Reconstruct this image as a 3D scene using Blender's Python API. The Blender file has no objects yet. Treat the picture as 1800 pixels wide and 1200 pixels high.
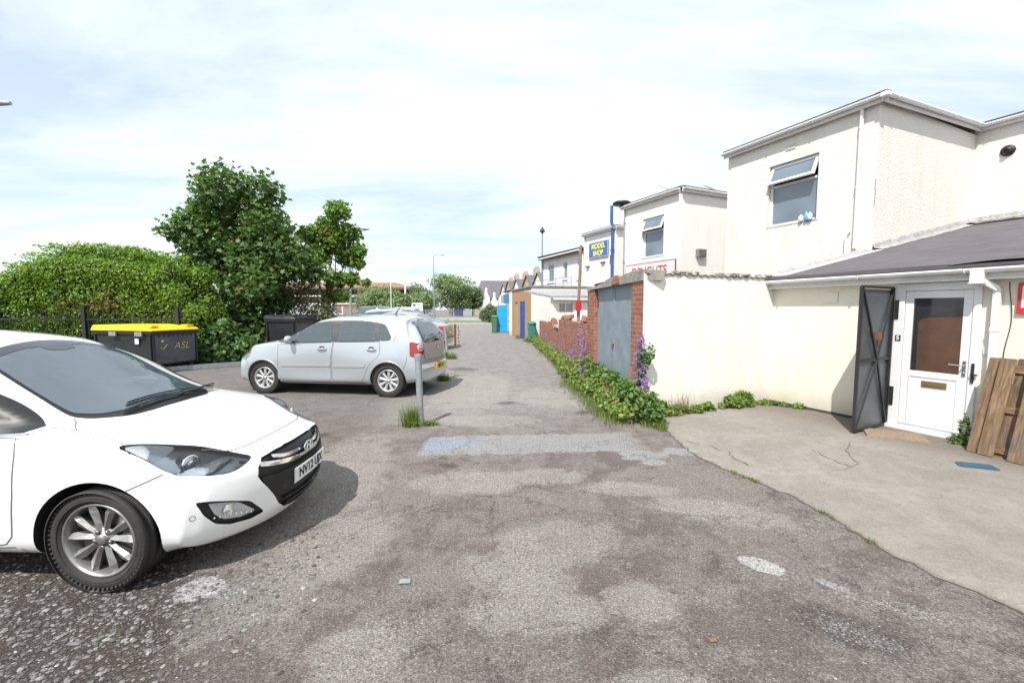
import bpy, bmesh, math, random
import numpy as np
from mathutils import Vector, Matrix, Euler, noise
from mathutils.bvhtree import BVHTree
PI = math.pi
R = math.radians
sc = bpy.context.scene
col = sc.collection
rnd = random.Random(7)

# ------------------------------------------------------------------ materials
def new_mat(name):
    m = bpy.data.materials.new(name); m.use_nodes = True
    nt = m.node_tree
    b = nt.nodes['Principled BSDF']
    return m, nt, b
def N(nt, t, **kw):
    n = nt.nodes.new(t)
    for k, v in kw.items():
        if hasattr(n, k): setattr(n, k, v)
        else: n.inputs[k.replace('_', ' ')].default_value = v
    return n
def noise_node(nt, vec, scale, detail=6, rough=.6, dist=0):
    n = nt.nodes.new('ShaderNodeTexNoise')
    n.inputs['Scale'].default_value = scale; n.inputs['Detail'].default_value = detail
    n.inputs['Roughness'].default_value = rough; n.inputs['Distortion'].default_value = dist
    if vec is not None: nt.links.new(vec, n.inputs['Vector'])
    return n.outputs['Fac']
def ramp(nt, fac, stops):
    r = nt.nodes.new('ShaderNodeValToRGB')
    e = r.color_ramp.elements
    while len(e) < len(stops): e.new(.5)
    for i, (p, c) in enumerate(stops):
        e[i].position = p
        e[i].color = (c[0], c[1], c[2], 1) if hasattr(c, '__len__') else (c, c, c, 1)
    nt.links.new(fac, r.inputs['Fac'])
    return r.outputs['Color']
def mixc(nt, fac, a, b, mode='MIX'):
    m = nt.nodes.new('ShaderNodeMix'); m.data_type = 'RGBA'; m.blend_type = mode
    for sock, v in ((0, fac), (6, a), (7, b)):
        if hasattr(v, 'is_linked') or isinstance(v, bpy.types.NodeSocket): nt.links.new(v, m.inputs[sock])
        elif sock == 0: m.inputs[0].default_value = v
        else: m.inputs[sock].default_value = (v[0], v[1], v[2], 1)
    return m.outputs[2]
def mth(nt, op, a, b=None, c=None, clamp=False):
    m = nt.nodes.new('ShaderNodeMath'); m.operation = op; m.use_clamp = clamp
    for i, v in enumerate((a, b, c)):
        if v is None: continue
        if isinstance(v, bpy.types.NodeSocket): nt.links.new(v, m.inputs[i])
        else: m.inputs[i].default_value = v
    return m.outputs[0]
def coords(nt, kind='Object', scale=None, rot=None):
    t = nt.nodes.new('ShaderNodeTexCoord')
    o = t.outputs[kind]
    if scale or rot:
        mp = nt.nodes.new('ShaderNodeMapping')
        if scale: mp.inputs['Scale'].default_value = scale
        if rot: mp.inputs['Rotation'].default_value = rot
        nt.links.new(o, mp.inputs['Vector']); o = mp.outputs['Vector']
    return o
def geo_pos(nt):
    return nt.nodes.new('ShaderNodeNewGeometry').outputs['Position']
def bump(nt, b, h, strength=.3, dist=.01):
    n = nt.nodes.new('ShaderNodeBump'); n.inputs['Strength'].default_value = strength
    n.inputs['Distance'].default_value = dist
    nt.links.new(h, n.inputs['Height']); nt.links.new(n.outputs['Normal'], b.inputs['Normal'])
def simple(name, c, rough=.5, metal=0, spec=None, coat=0, var=0, vscale=8, bmp=0, bscale=60, coat_rough=.03):
    m, nt, b = new_mat(name)
    b.inputs['Base Color'].default_value = (*c, 1)
    b.inputs['Roughness'].default_value = rough; b.inputs['Metallic'].default_value = metal
    if spec is not None: b.inputs['Specular IOR Level'].default_value = spec
    if coat: b.inputs['Coat Weight'].default_value = coat; b.inputs['Coat Roughness'].default_value = coat_rough
    if var:
        f = noise_node(nt, geo_pos(nt), vscale, 7, .65)
        lo = [max(0, x * (1 - var)) for x in c]; hi = [min(1, x * (1 + var * .6)) for x in c]
        nt.links.new(ramp(nt, f, [(.3, lo), (.7, hi)]), b.inputs['Base Color'])
        nt.links.new(mth(nt, 'MULTIPLY_ADD', f, .25, rough - .12, True), b.inputs['Roughness'])
    if bmp:
        bump(nt, b, noise_node(nt, geo_pos(nt), bscale, 5, .6), bmp, .01)
    return m

# ------------------------------------------------------------------ mesh helper
class MB:
    def __init__(s): s.v = []; s.f = []; s.mi = []; s.sm = []
    def add(s, vs, fs, mi=0, sm=False):
        o = len(s.v); s.v += [tuple(v) for v in vs]
        for f in fs: s.f.append(tuple(i + o for i in f)); s.mi.append(mi); s.sm.append(sm)
    def box(s, c, d, mi=0, rot=None, bev=0):
        x, y, z = (q / 2 for q in d)
        vs = [Vector((sx * x, sy * y, sz * z)) for sz in (-1, 1) for sy in (-1, 1) for sx in (-1, 1)]
        if rot is not None: vs = [rot @ v for v in vs]
        c = Vector(c)
        s.add([v + c for v in vs], [(0, 2, 3, 1), (4, 5, 7, 6), (0, 1, 5, 4), (2, 6, 7, 3), (0, 4, 6, 2), (1, 3, 7, 5)], mi)
    def b2(s, x0, x1, y0, y1, z0, z1, mi=0):
        s.box(((x0 + x1) / 2, (y0 + y1) / 2, (z0 + z1) / 2), (abs(x1 - x0), abs(y1 - y0), abs(z1 - z0)), mi)
    def bar(s, a, b, w, h, mi=0, up=(0, 0, 1)):
        a, b = Vector(a), Vector(b); d = (b - a); L = d.length; d.normalize()
        u = Vector(up)
        if abs(d.dot(u)) > .99: u = Vector((0, 1, 0))
        y = u.cross(d).normalized(); z = d.cross(y)
        M = Matrix((d, y, z)).transposed()
        s.box((a + b) / 2, (L, w, h), mi, M)
    def tube(s, pts, r, n=8, mi=0, cap=True, sm=True):
        pts = [Vector(p) for p in pts]; rs = r if hasattr(r, '__len__') else [r] * len(pts)
        o = []; prev = None
        vs = []; fs = []
        for i, p in enumerate(pts):
            d = (pts[min(i + 1, len(pts) - 1)] - pts[max(i - 1, 0)]).normalized()
            if prev is None:
                u = Vector((0, 0, 1)) if abs(d.z) < .9 else Vector((1, 0, 0))
                a = d.cross(u).normalized()
            else:
                a = (prev - d * prev.dot(d)).normalized()
            prev = a; b = d.cross(a)
            for k in range(n):
                t = 2 * PI * k / n
                vs.append(p + (a * math.cos(t) + b * math.sin(t)) * rs[i])
        for i in range(len(pts) - 1):
            for k in range(n):
                k2 = (k + 1) % n
                fs.append((i * n + k, i * n + k2, (i + 1) * n + k2, (i + 1) * n + k))
        s.add(vs, fs, mi, sm)
        if cap:
            e = (len(pts) - 1) * n
            s.add(vs[:n], [tuple(range(n))[::-1]], mi); s.add(vs[e:], [tuple(range(n))], mi)
    def lathe(s, prof, c=(0, 0, 0), axis='z', n=32, mi=0, sm=True, close=False):
        vs = []; fs = []
        for (r, h) in prof:
            for k in range(n):
                t = 2 * PI * k / n; x, y = r * math.cos(t), r * math.sin(t)
                v = (x, y, h) if axis == 'z' else ((h, x, y) if axis == 'x' else (x, h, y))
                vs.append(Vector(v) + Vector(c))
        m = len(prof)
        for i in range(m - 1 + (1 if close else 0)):
            j = (i + 1) % m
            for k in range(n):
                k2 = (k + 1) % n
                fs.append((i * n + k, i * n + k2, j * n + k2, j * n + k))
        s.add(vs, fs, mi, sm)
    def prism(s, poly, z0, z1, mi=0, M=None):
        """poly in xy, extruded z0..z1 then transformed by M"""
        n = len(poly)
        vs = [Vector((x, y, z0)) for x, y in poly] + [Vector((x, y, z1)) for x, y in poly]
        if M is not None: vs = [M @ v for v in vs]
        fs = [tuple(range(n))[::-1], tuple(range(n, 2 * n))] + [(i, (i + 1) % n, n + (i + 1) % n, n + i) for i in range(n)]
        s.add(vs, fs, mi)
    def build(s, name, mats, parent=None, fix=True, bev=0):
        me = bpy.data.meshes.new(name)
        me.from_pydata(s.v, [], s.f)
        for m in (mats if isinstance(mats, (list, tuple)) else [mats]): me.materials.append(m)
        me.polygons.foreach_set('material_index', s.mi)
        me.polygons.foreach_set('use_smooth', s.sm)
        me.update()
        if fix or bev:
            bm = bmesh.new(); bm.from_mesh(me)
            if fix: bmesh.ops.recalc_face_normals(bm, faces=bm.faces)
            if bev:
                bmesh.ops.bevel(bm, geom=[e for e in bm.edges if len(e.link_faces) == 2 and e.calc_face_angle(0) > .5],
                                offset=bev, segments=2, affect='EDGES', clamp_overlap=True)
            bm.to_mesh(me); bm.free()
        uv_box(me)
        o = bpy.data.objects.new(name, me); col.objects.link(o)
        if parent: o.parent = parent
        return o
def uv_box(me):
    uv = me.uv_layers.new(name='UVMap')
    nl = len(me.loops); vi = np.empty(nl, int); me.loops.foreach_get('vertex_index', vi)
    co_ = np.empty(len(me.vertices) * 3); me.vertices.foreach_get('co', co_); co_ = co_.reshape(-1, 3)
    nf = len(me.polygons); nr = np.empty(nf * 3); me.polygons.foreach_get('normal', nr); nr = np.abs(nr.reshape(-1, 3))
    lt = np.empty(nf, int); me.polygons.foreach_get('loop_total', lt)
    ax = np.repeat(np.argmax(nr, 1), lt)
    P = co_[vi]
    U = np.where(ax == 0, P[:, 1], P[:, 0]); V = np.where(ax == 2, P[:, 1], P[:, 2])
    uv.data.foreach_set('uv', np.stack([U, V], 1).ravel())
def wall(mb, ax, pos, th, a0, a1, z0, z1, holes=(), mi=0):
    """wall in the plane ax=pos..pos+th, running a0..a1, with rectangular openings (a0,a1,z0,z1)"""
    A = sorted({a0, a1, *[h[0] for h in holes], *[h[1] for h in holes]}); 
    for i in range(len(A) - 1):
        m = (A[i] + A[i + 1]) / 2
        cuts = sorted([(h[2], h[3]) for h in holes if h[0] < m < h[1]])
        z = z0; spans = []
        for c0, c1 in cuts:
            if c0 > z: spans.append((z, c0))
            z = c1
        if z < z1: spans.append((z, z1))
        for s0, s1 in spans:
            if ax == 'x': mb.b2(pos, pos + th, A[i], A[i + 1], s0, s1, mi)
            else: mb.b2(A[i], A[i + 1], pos, pos + th, s0, s1, mi)
def tag(o, label=None, cat=None, group=None, kind=None):
    if label: o['label'] = label
    if cat: o['category'] = cat
    if group: o['group'] = group
    if kind: o['kind'] = kind
    return o
def empty(name, loc=(0, 0, 0), rz=0, label=None, cat=None, group=None, scale=1):
    o = bpy.data.objects.new(name, None); col.objects.link(o)
    o.location = loc; o.rotation_euler = (0, 0, rz); o.scale = (scale,) * 3
    o.empty_display_size = .1
    return tag(o, label, cat, group)
def copy_tree(o, parent=None):
    c = o.copy(); col.objects.link(c)
    if parent: c.parent = parent
    for ch in list(o.children): copy_tree(ch, c)
    return c
def mesh_obj(name, me, mats, parent=None):
    o = bpy.data.objects.new(name, me); col.objects.link(o)
    for m in (mats if isinstance(mats, (list, tuple)) else [mats]): me.materials.append(m)
    if parent: o.parent = parent
    return o
def crom(pts, n=6, closed=True):
    """Catmull-Rom through 2D/3D points"""
    P = [np.array(p, float) for p in pts]; out = []; m = len(P)
    rng = range(m if closed else m - 1)
    for i in rng:
        if closed: a, b, c, d = P[i - 1], P[i], P[(i + 1) % m], P[(i + 2) % m]
        else: a, b, c, d = P[max(i - 1, 0)], P[i], P[i + 1], P[min(i + 2, m - 1)]
        for k in range(n):
            t = k / n
            out.append(.5 * ((2 * b) + (c - a) * t + (2 * a - 5 * b + 4 * c - d) * t * t + (3 * b - a - 3 * c + d) * t ** 3))
    if not closed: out.append(P[-1])
    return [tuple(float(x) for x in p) for p in out]
def rpoly(pts, r=.02, n=4):
    """rounded polygon corners (2D)"""
    out = []; m = len(pts)
    for i in range(m):
        a, b, c = (Vector(pts[j % m]) for j in (i - 1, i, i + 1))
        u = (a - b); v = (c - b)
        k = min(r, u.length * .45, v.length * .45)
        p, q = b + u.normalized() * k, b + v.normalized() * k
        for j in range(n + 1):
            t = j / n
            out.append(tuple((1 - t) ** 2 * p + 2 * t * (1 - t) * b + t * t * q))
    return out
def pchip(xs, ys, x):
    xs = np.asarray(xs, float); ys = np.asarray(ys, float)
    if xs[0] > xs[-1]: xs = xs[::-1]; ys = ys[::-1]
    h = np.diff(xs); d = np.diff(ys) / h; n = len(xs)
    m = np.zeros(n)
    for i in range(1, n - 1):
        if d[i - 1] * d[i] > 0:
            w1, w2 = 2 * h[i] + h[i - 1], h[i] + 2 * h[i - 1]
            m[i] = (w1 + w2) / (w1 / d[i - 1] + w2 / d[i])
    m[0], m[-1] = d[0], d[-1]
    x = np.clip(x, xs[0], xs[-1])
    i = np.clip(np.searchsorted(xs, x) - 1, 0, n - 2)
    t = (x - xs[i]) / h[i]
    return ((1 + 2 * t) * (1 - t) ** 2 * ys[i] + t * (1 - t) ** 2 * h[i] * m[i]
            + t * t * (3 - 2 * t) * ys[i + 1] + t * t * (t - 1) * h[i] * m[i + 1])
# ------------------------------------------------------------------ cars
M = {}
def car_paint(name, c, rough=.35, metal=0, coat=1):
    m, nt, b = new_mat(name)
    b.inputs['Base Color'].default_value = (*c, 1)
    b.inputs['Metallic'].default_value = metal; b.inputs['Roughness'].default_value = rough
    b.inputs['Coat Weight'].default_value = coat; b.inputs['Coat Roughness'].default_value = .02
    # road film low down and faint dust
    p = coords(nt, 'Object'); sp = nt.nodes.new('ShaderNodeSeparateXYZ'); nt.links.new(p, sp.inputs[0])
    f = noise_node(nt, p, 5, 8, .7)
    g = mth(nt, 'MULTIPLY_ADD', sp.outputs[2], -2.2, .75); g = mth(nt, 'MULTIPLY_ADD', f, .5, g); g = mth(nt, 'SUBTRACT', g, .35, None, True)
    g = mth(nt, 'MULTIPLY', g, .45)
    nt.links.new(mixc(nt, g, c, tuple(.75 * x * .5 + .12 for x in c)), b.inputs['Base Color'])
    return m
M['tyre'] = simple('tyre rubber', (.035, .032, .031), .8, var=.35, vscale=14, bmp=.2, bscale=90)
M['black'] = simple('black plastic trim', (.012, .012, .013), .45, var=.2)
M['gloss_black'] = simple('gloss black trim', (.01, .01, .011), .12, coat=1)
M['gap'] = simple('dark panel gap strip', (.03, .03, .03), .9)  # near-black strip laid along the joints between panels
M['gap_mid'] = simple('panel gap', (.10, .10, .105), .8)
M['gap_soft'] = simple('panel seam sealer', (.12, .12, .12), .8)
M['liner'] = simple('wheel arch liner', (.012, .012, .012), .9, bmp=.3, bscale=40)
M['chrome'] = simple('polished chrome', (.75, .75, .77), .14, 1)
M['alloy'] = simple('machined grey alloy', (.36, .35, .34), .42, .75, var=.15, vscale=20)
M['alloy_dark'] = simple('painted alloy recess', (.13, .13, .13), .45, .5)
M['alloy_silver'] = simple('silver painted alloy', (.62, .62, .62), .35, .6)
M['disc'] = simple('brake disc steel', (.35, .33, .31), .4, .9)
def glass_mat(name, c, rough=.03, ior=1.9):
    m, nt, b = new_mat(name)
    b.inputs['Base Color'].default_value = (*c, 1); b.inputs['Roughness'].default_value = rough
    b.inputs['IOR'].default_value = ior
    f = noise_node(nt, coords(nt, 'Object'), 1.3, 1, .4)
    nt.links.new(ramp(nt, f, [(.3, [x * .8 for x in c]), (.7, [min(1, x * 1.15) for x in c])]), b.inputs['Base Color'])
    return m
M['screen'] = glass_mat('windscreen glass', (.07, .11, .145), .02, 2.0)
M['glass'] = glass_mat('tinted side glass', (.07, .10, .11), .03, 1.9)
M['lens'] = simple('clear lamp lens', (.55, .57, .6), .08, .55, coat=1)
M['lens_white'] = simple('pearl lamp insert', (.62, .63, .66), .25, .2, coat=1)
M['lamp_dark'] = simple('lamp inner bezel', (.22, .225, .24), .3, .6)
M['lamp_bright'] = simple('lamp reflector', (.85, .86, .88), .12, .9)
M['red_lens'] = simple('red tail lamp lens', (.27, .012, .02), .2, coat=1)
M['pink_lens'] = simple('pale red lens', (.65, .2, .2), .2, coat=1)
M['trim_grey'] = simple('dark grey window trim', (.06, .06, .065), .4)
M['glass_polo'] = glass_mat('pale green side glass', (.12, .17, .18), .03, 1.9)
M['plate_white'] = simple('white number plate', (.75, .76, .78), .35)
M['plate_yellow'] = simple('yellow number plate', (.75, .48, .03), .35)
M['ink'] = simple('black plate characters', (.015, .015, .015), .4)
M['white_paint'] = car_paint('white car paint', (.82, .82, .82))
M['silver_paint'] = car_paint('silver blue car paint', (.47, .50, .535), .3, .45)
M['gold_paint'] = car_paint('champagne gold car paint', (.46, .40, .33), .35, .45)
M['grey_paint'] = car_paint('light grey car paint', (.42, .44, .46), .35, .45)
M['navy_paint'] = car_paint('dark blue car paint', (.03, .05, .08), .3)
M['green_paint'] = car_paint('dark green car paint', (.02, .035, .04), .3)

def clear_mat(name, c=(1, 1, 1), rough=.03, ior=1.5, dust=0, hazec=(.4, .5, .55)):
    m, nt, b = new_mat(name); nt.nodes.remove(b)
    tr = nt.nodes.new('ShaderNodeBsdfTransparent'); tr.inputs[0].default_value = (*c, 1)
    gl = nt.nodes.new('ShaderNodeBsdfGlossy'); gl.inputs['Roughness'].default_value = rough
    fr = nt.nodes.new('ShaderNodeFresnel'); fr.inputs[0].default_value = ior
    mx = nt.nodes.new('ShaderNodeMixShader'); nt.links.new(fr.outputs[0], mx.inputs[0]); nt.links.new(tr.outputs[0], mx.inputs[1]); nt.links.new(gl.outputs[0], mx.inputs[2])
    out = mx.outputs[0]
    if dust:  # diffuse haze paints reflected sky onto car glass, frosting onto the door pane
        df = nt.nodes.new('ShaderNodeBsdfDiffuse'); df.inputs[0].default_value = (*hazec, 1); m2 = nt.nodes.new('ShaderNodeMixShader')
        f = noise_node(nt, coords(nt, 'Object'), 3.0, 5, .6); nt.links.new(mth(nt, 'MULTIPLY', mth(nt, 'ADD', f, .5), dust), m2.inputs[0])
        nt.links.new(tr.outputs[0], m2.inputs[1]); nt.links.new(df.outputs[0], m2.inputs[2]); nt.links.new(m2.outputs[0], mx.inputs[1])
    nt.links.new(out, nt.nodes['Material Output'].inputs[0]); return m
M['clear'] = clear_mat('clear polycarbonate', (.93, .95, .97))
M['cabin'] = simple('dark cabin plastic', (.07, .073, .078), .7)
M['seat'] = simple('charcoal seat cloth', (.11, .115, .12), .9, var=.2, vscale=12)
M['clear_screen'] = clear_mat('laminated windscreen', (.60, .72, .74), .01, 2.8, .20, (.30, .42, .54))  # bluish haze tint stands in for sky reflected in the screen
M['clear_side'] = clear_mat('green tinted side glass', (.80, .92, .90), .01, 2.6, .08, (.42, .56, .58))
def ring_pts(keys, sub=5):
    P = np.array(keys); n = len(P); out = []
    for i in range(n - 1):
        a = P[max(i - 1, 0)].copy(); b = P[i]; c = P[i + 1]; d = P[min(i + 2, n - 1)].copy()
        if i == 0: a = np.array([-P[1][0], P[1][1]])
        if i == n - 2: d = np.array([-P[n - 2][0], P[n - 2][1]])
        for k in range(sub):
            t = k / sub
            out.append(.5 * ((2 * b) + (c - a) * t + (2 * a - 5 * b + 4 * c - d) * t * t + (3 * b - a - 3 * c + d) * t ** 3))
    out.append(P[-1]); return out

class Car:
    """body surface: half rings of key points whose y(x), z(x) are given per key; nose and tail warped in plan and profile"""
    def __init__(s, spec, root, paint, step=.035, sub=5):
        s.sp = spec; s.root = root; s.paint = paint
        xn, xr = spec['nose'], spec['tail']
        xs = list(np.arange(xr, xn - .02, step))
        K = len(spec['keys'])
        stations = []
        for x in xs: stations.append((x, 1.0))
        e = spec.get('edge', .05)
        for a in (.35, .7, .9, .985): stations.append((xn - e + e * math.sin(a * PI / 2) if a < .98 else xn, 1 - .075 * (1 - math.cos(a * PI / 2))))
        er = spec.get('redge', .05)
        rear = []
        for a in (.985, .9, .7, .35): rear.append((xr - er * math.sin(a * PI / 2), 1 - .06 * (1 - math.cos(a * PI / 2))))
        stations = rear + stations
        verts = []; rings = []
        zc = spec.get('capz', .5)
        def ring(x, sc_):
            ks = []
            for (yt, zt) in spec['keys']:
                y = float(pchip([p[0] for p in yt], [p[1] for p in yt], x)) if len(yt) > 1 else yt[0][1]
                z = float(pchip([p[0] for p in zt], [p[1] for p in zt], x))
                ks.append((y, z))
            h = ring_pts(ks, sub)
            return [(p[0] * sc_, zc + (p[1] - zc) * sc_) for p in h]
        for (x, k) in stations: rings.append((x, ring(x, k)))
        front = [(stations[-1][0], k) for k in (.86, .78, .68, .57, .46, .35, .24, .12)]
        back = [(stations[0][0], k) for k in (.88, .8, .7, .6, .48, .36, .24, .12)]
        rx, rr = rings[-1]
        k0 = stations[-1][1]
        for (x, k) in front: rings.append((rx, [(y * k / k0, zc + (z - zc) * k / k0) for y, z in rr]))
        bx_, br = rings[0]; k0 = stations[0][1]
        for (x, k) in back: rings.insert(0, (bx_, [(y * k / k0, zc + (z - zc) * k / k0) for y, z in br]))
        n = len(rings[0][1]); full = 2 * n - 2
        for (x, h) in rings:
            loop = h + [(-y, z) for (y, z) in h[-2:0:-1]]
            for (y, z) in loop: verts.append((s.warp(x, y, z), y, z))
        faces = []
        m = len(rings)
        for i in range(m - 1):
            for k in range(full):
                k2 = (k + 1) % full
                faces.append((i * full + k, i * full + k2, (i + 1) * full + k2, (i + 1) * full + k))
        c0 = len(verts); verts.append((s.warp(rings[0][0], 0, zc), 0, zc)); verts.append((s.warp(rings[-1][0], 0, zc), 0, zc))
        for k in range(full):
            k2 = (k + 1) % full
            faces.append((c0, k2, k)); faces.append((c0 + 1, (m - 1) * full + k, (m - 1) * full + k2))
        me = bpy.data.meshes.new('body'); me.from_pydata(verts, [], faces)
        me.materials.append(paint); me.materials.append(M['liner'])
        bm = bmesh.new(); bm.from_mesh(me); bmesh.ops.recalc_face_normals(bm, faces=bm.faces)
        s.bvh = BVHTree.FromBMesh(bm)
        bm.to_mesh(me); bm.free()
        o = bpy.data.objects.new('body', me); col.objects.link(o)
        # wheel arches
        cm = MB()
        for ax in spec['axles']:
            for sy in (1, -1):
                y0, y1 = sy * spec['arch_in'], sy * 1.2
                ro = spec['arch_r']
                cm.lathe([(.001, y0), (ro, y0), (ro, y1), (.001, y1)], (ax + spec.get('arch_dx', 0), 0, spec['wheel_r'] + spec.get('arch_dz', 0)), 'y', 56)
        cut = cm.build('cut', M['liner'])
        bmx = bmesh.new(); bmx.from_mesh(cut.data); bmesh.ops.remove_doubles(bmx, verts=bmx.verts, dist=.002)
        bmesh.ops.recalc_face_normals(bmx, faces=bmx.faces); bmx.to_mesh(cut.data); bmx.free()
        md = o.modifiers.new('b', 'BOOLEAN'); md.operation = 'DIFFERENCE'; md.object = cut; md.solver = 'EXACT'
        md.material_mode = 'TRANSFER'
        dg = bpy.context.evaluated_depsgraph_get(); dg.update()
        me2 = bpy.data.meshes.new_from_object(o.evaluated_get(dg))
        bpy.data.objects.remove(cut)
        me2.name = 'body'; o.modifiers.clear(); o.data = me2
        me2.polygons.foreach_set('use_smooth', [True] * len(me2.polygons))
        bm = bmesh.new(); bm.from_mesh(me2)
        for e2 in bm.edges:
            if len(e2.link_faces) == 2 and e2.calc_face_angle(0) > .7: e2.smooth = False
        bm.to_mesh(me2); bm.free()
        o.parent = root; s.body = o
    def warp(s, x, y, z):
        sp = s.sp
        f0, xn, cf, pf, nf = sp['fw']
        r0, xr, cr, pr, nr = sp['rw']
        if x > f0:
            t = (x - f0) / (xn - f0); t = t * t * (3 - 2 * t) * .55 + t * .45
            x += t * (-cf * abs(y / .86) ** pf + float(pchip([q[0] for q in nf], [q[1] for q in nf], z)))
        if x < r0:
            t = min(1.05, (r0 - x) / (r0 - xr)); t = t * t * (3 - 2 * t) * .55 + t * .45
            x += t * (cr * abs(y / .84) ** pr + float(pchip([q[0] for q in nr], [q[1] for q in nr], z)))
        return x
    AX = {'side': (1, 0, 0), 'front': (0, 1, 0), 'top': (1, 0, 0)}
    def axes(s, view, sy):
        c = math.sqrt(.5)
        if view == 'side': d = Vector((0, -sy, 0)); u = Vector((1, 0, 0)); o = Vector((0, 0, 0))
        elif view == 'front': d = Vector((-1, 0, 0)); u = Vector((0, sy, 0)); o = Vector((0, 0, 0))
        elif view == 'rear': d = Vector((1, 0, 0)); u = Vector((0, sy, 0)); o = Vector((s.sp['tail'], 0, 0))
        elif view == 'top': return Vector((1, 0, 0)), Vector((0, sy, 0)), Vector((0, 0, -1)), Vector((0, 0, 0))
        elif view == 'diag': d = Vector((-c, -c * sy, -.75)).normalized(); u = Vector((c, -c * sy, 0)); o = Vector((0, 0, 0))
        elif view == 'rdiag': d = Vector((c, -c * sy, 0)); u = Vector((-c, -c * sy, 0)); o = Vector((s.sp['tail'], 0, 0))
        elif view == 'screen': d = Vector((-.6, 0, -.8)); u = Vector((0, sy, 0)); o = Vector((0, 0, 0))
        elif view == 'rscreen': d = Vector((.9, 0, -.44)).normalized(); u = Vector((0, sy, 0)); o = Vector((s.sp['tail'], 0, 0))
        v = u.cross(d)
        if v.z < 0: v = -v
        return u, v, d, o
    def to2(s, view, p):
        """car point (x, |y|, z) into the 2D coordinates of a view"""
        if len(p) == 2: return p
        u, v, d, o = s.axes(view, 1)
        q = Vector(p) - o
        return (q.dot(u), q.dot(v))
    def ray(s, view, p, sy=1):
        u, v, d, o = s.axes(view, sy)
        h, nrm, i, dist = s.bvh.ray_cast(o + u * p[0] + v * p[1] - d * 5, d)
        if h is None: return None
        if nrm.dot(d) > 0: nrm = -nrm
        return h, nrm
    def patch(s, name, view, poly, mat, off=.004, sy=1, cell=.05, both=False, depth=.012, parent=None, off_fn=None, mirror=False, solid=False):
        """a panel lying on the body: 2D outline in a side / front / top view, cut into cells, thrown on the surface"""
        sides = (1, -1) if both else (sy,)
        res = None
        bm = bmesh.new()
        for sg in sides:
            b = bmesh.new()
            ps = [s.to2(view, p) for p in poly]
            if mirror: ps = [(-a, c) for a, c in ps]
            vs = [b.verts.new((p[0], p[1], 0)) for p in ps]
            b.faces.new(vs)
            bmesh.ops.triangulate(b, faces=b.faces, ngon_method='EAR_CLIP')
            bmesh.ops.join_triangles(b, faces=b.faces, angle_face_threshold=3.2, angle_shape_threshold=3.2, cmp_seam=False, cmp_sharp=False, cmp_uvs=False, cmp_vcols=False, cmp_materials=False)
            xs = [p[0] for p in ps]; ys = [p[1] for p in ps]
            for ax, lo, hi in ((0, min(xs), max(xs)), (1, min(ys), max(ys))):
                k = math.floor(lo / cell) + 1
                while k * cell < hi - 1e-5:
                    nrm = (1, 0, 0) if ax == 0 else (0, 1, 0)
                    bmesh.ops.bisect_plane(b, geom=b.verts[:] + b.edges[:] + b.faces[:], plane_co=[k * cell * q for q in nrm], plane_no=nrm)
                    k += 1
            bad = []
            nm = {}
            for v in b.verts:
                r = s.ray(view, (v.co.x, v.co.y), sg)
                if r is None: bad.append(v); continue
                nm[v] = r[1]
                v.co = r[0] + r[1] * (off + (off_fn(v.co.x, v.co.y) if off_fn else 0))
            bmesh.ops.delete(b, geom=bad, context='VERTS')
            bmesh.ops.recalc_face_normals(b, faces=b.faces)
            tot = sum((f.normal.dot(nm[f.verts[0]]) * f.calc_area() for f in b.faces if f.verts[0] in nm), 0)
            if tot < 0: bmesh.ops.reverse_faces(b, faces=b.faces)
            if depth:
                be = [e for e in b.edges if len(e.link_faces) == 1]
                bv = {v: nm.get(v, Vector((0, 0, 1))) for e in be for v in e.verts}
                new = {v: b.verts.new(v.co - n * depth) for v, n in bv.items()}
                for e in be:
                    e.smooth = False
                    a, c = e.verts
                    f = e.link_faces[0]
                    # keep winding
                    lv = list(f.verts); i = lv.index(a)
                    if lv[(i + 1) % len(lv)] is c: a, c = c, a
                    b.faces.new((a, c, new[c], new[a]))
                if solid:
                    fl = [f for f in b.faces if all(v in nm for v in f.verts)]
                    for f in fl:
                        b.faces.new([new.setdefault(v, None) or new.__setitem__(v, b.verts.new(v.co - nm[v] * depth)) or new[v] for v in reversed(f.verts)])
            me = bpy.data.meshes.new('t'); b.to_mesh(me); b.free(); bm.from_mesh(me); bpy.data.meshes.remove(me)
        if solid: bmesh.ops.recalc_face_normals(bm, faces=bm.faces)
        me = bpy.data.meshes.new(name)
        for f in bm.faces: f.smooth = True
        bm.to_mesh(me); bm.free()
        return mesh_obj(name, me, mat, parent or s.root)
    def carve(s, cutters, mat):
        for c in cutters: c.data.materials.clear(); c.data.materials.append(mat); c.parent = None
        o = s.body; o.parent = None
        for c in cutters:
            md = o.modifiers.new('b', 'BOOLEAN'); md.operation = 'DIFFERENCE'; md.object = c; md.solver = 'EXACT'; md.material_mode = 'TRANSFER'
        dg = bpy.context.evaluated_depsgraph_get(); dg.update()
        me = bpy.data.meshes.new_from_object(o.evaluated_get(dg)); o.modifiers.clear(); me.name = 'body'; o.data = me
        for c in cutters: bpy.data.objects.remove(c)
        bm = bmesh.new(); bm.from_mesh(me)
        for e2 in bm.edges:
            if len(e2.link_faces) == 2 and e2.calc_face_angle(0) > .7: e2.smooth = False
        bm.to_mesh(me); bm.free()
        o.parent = s.root
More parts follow.
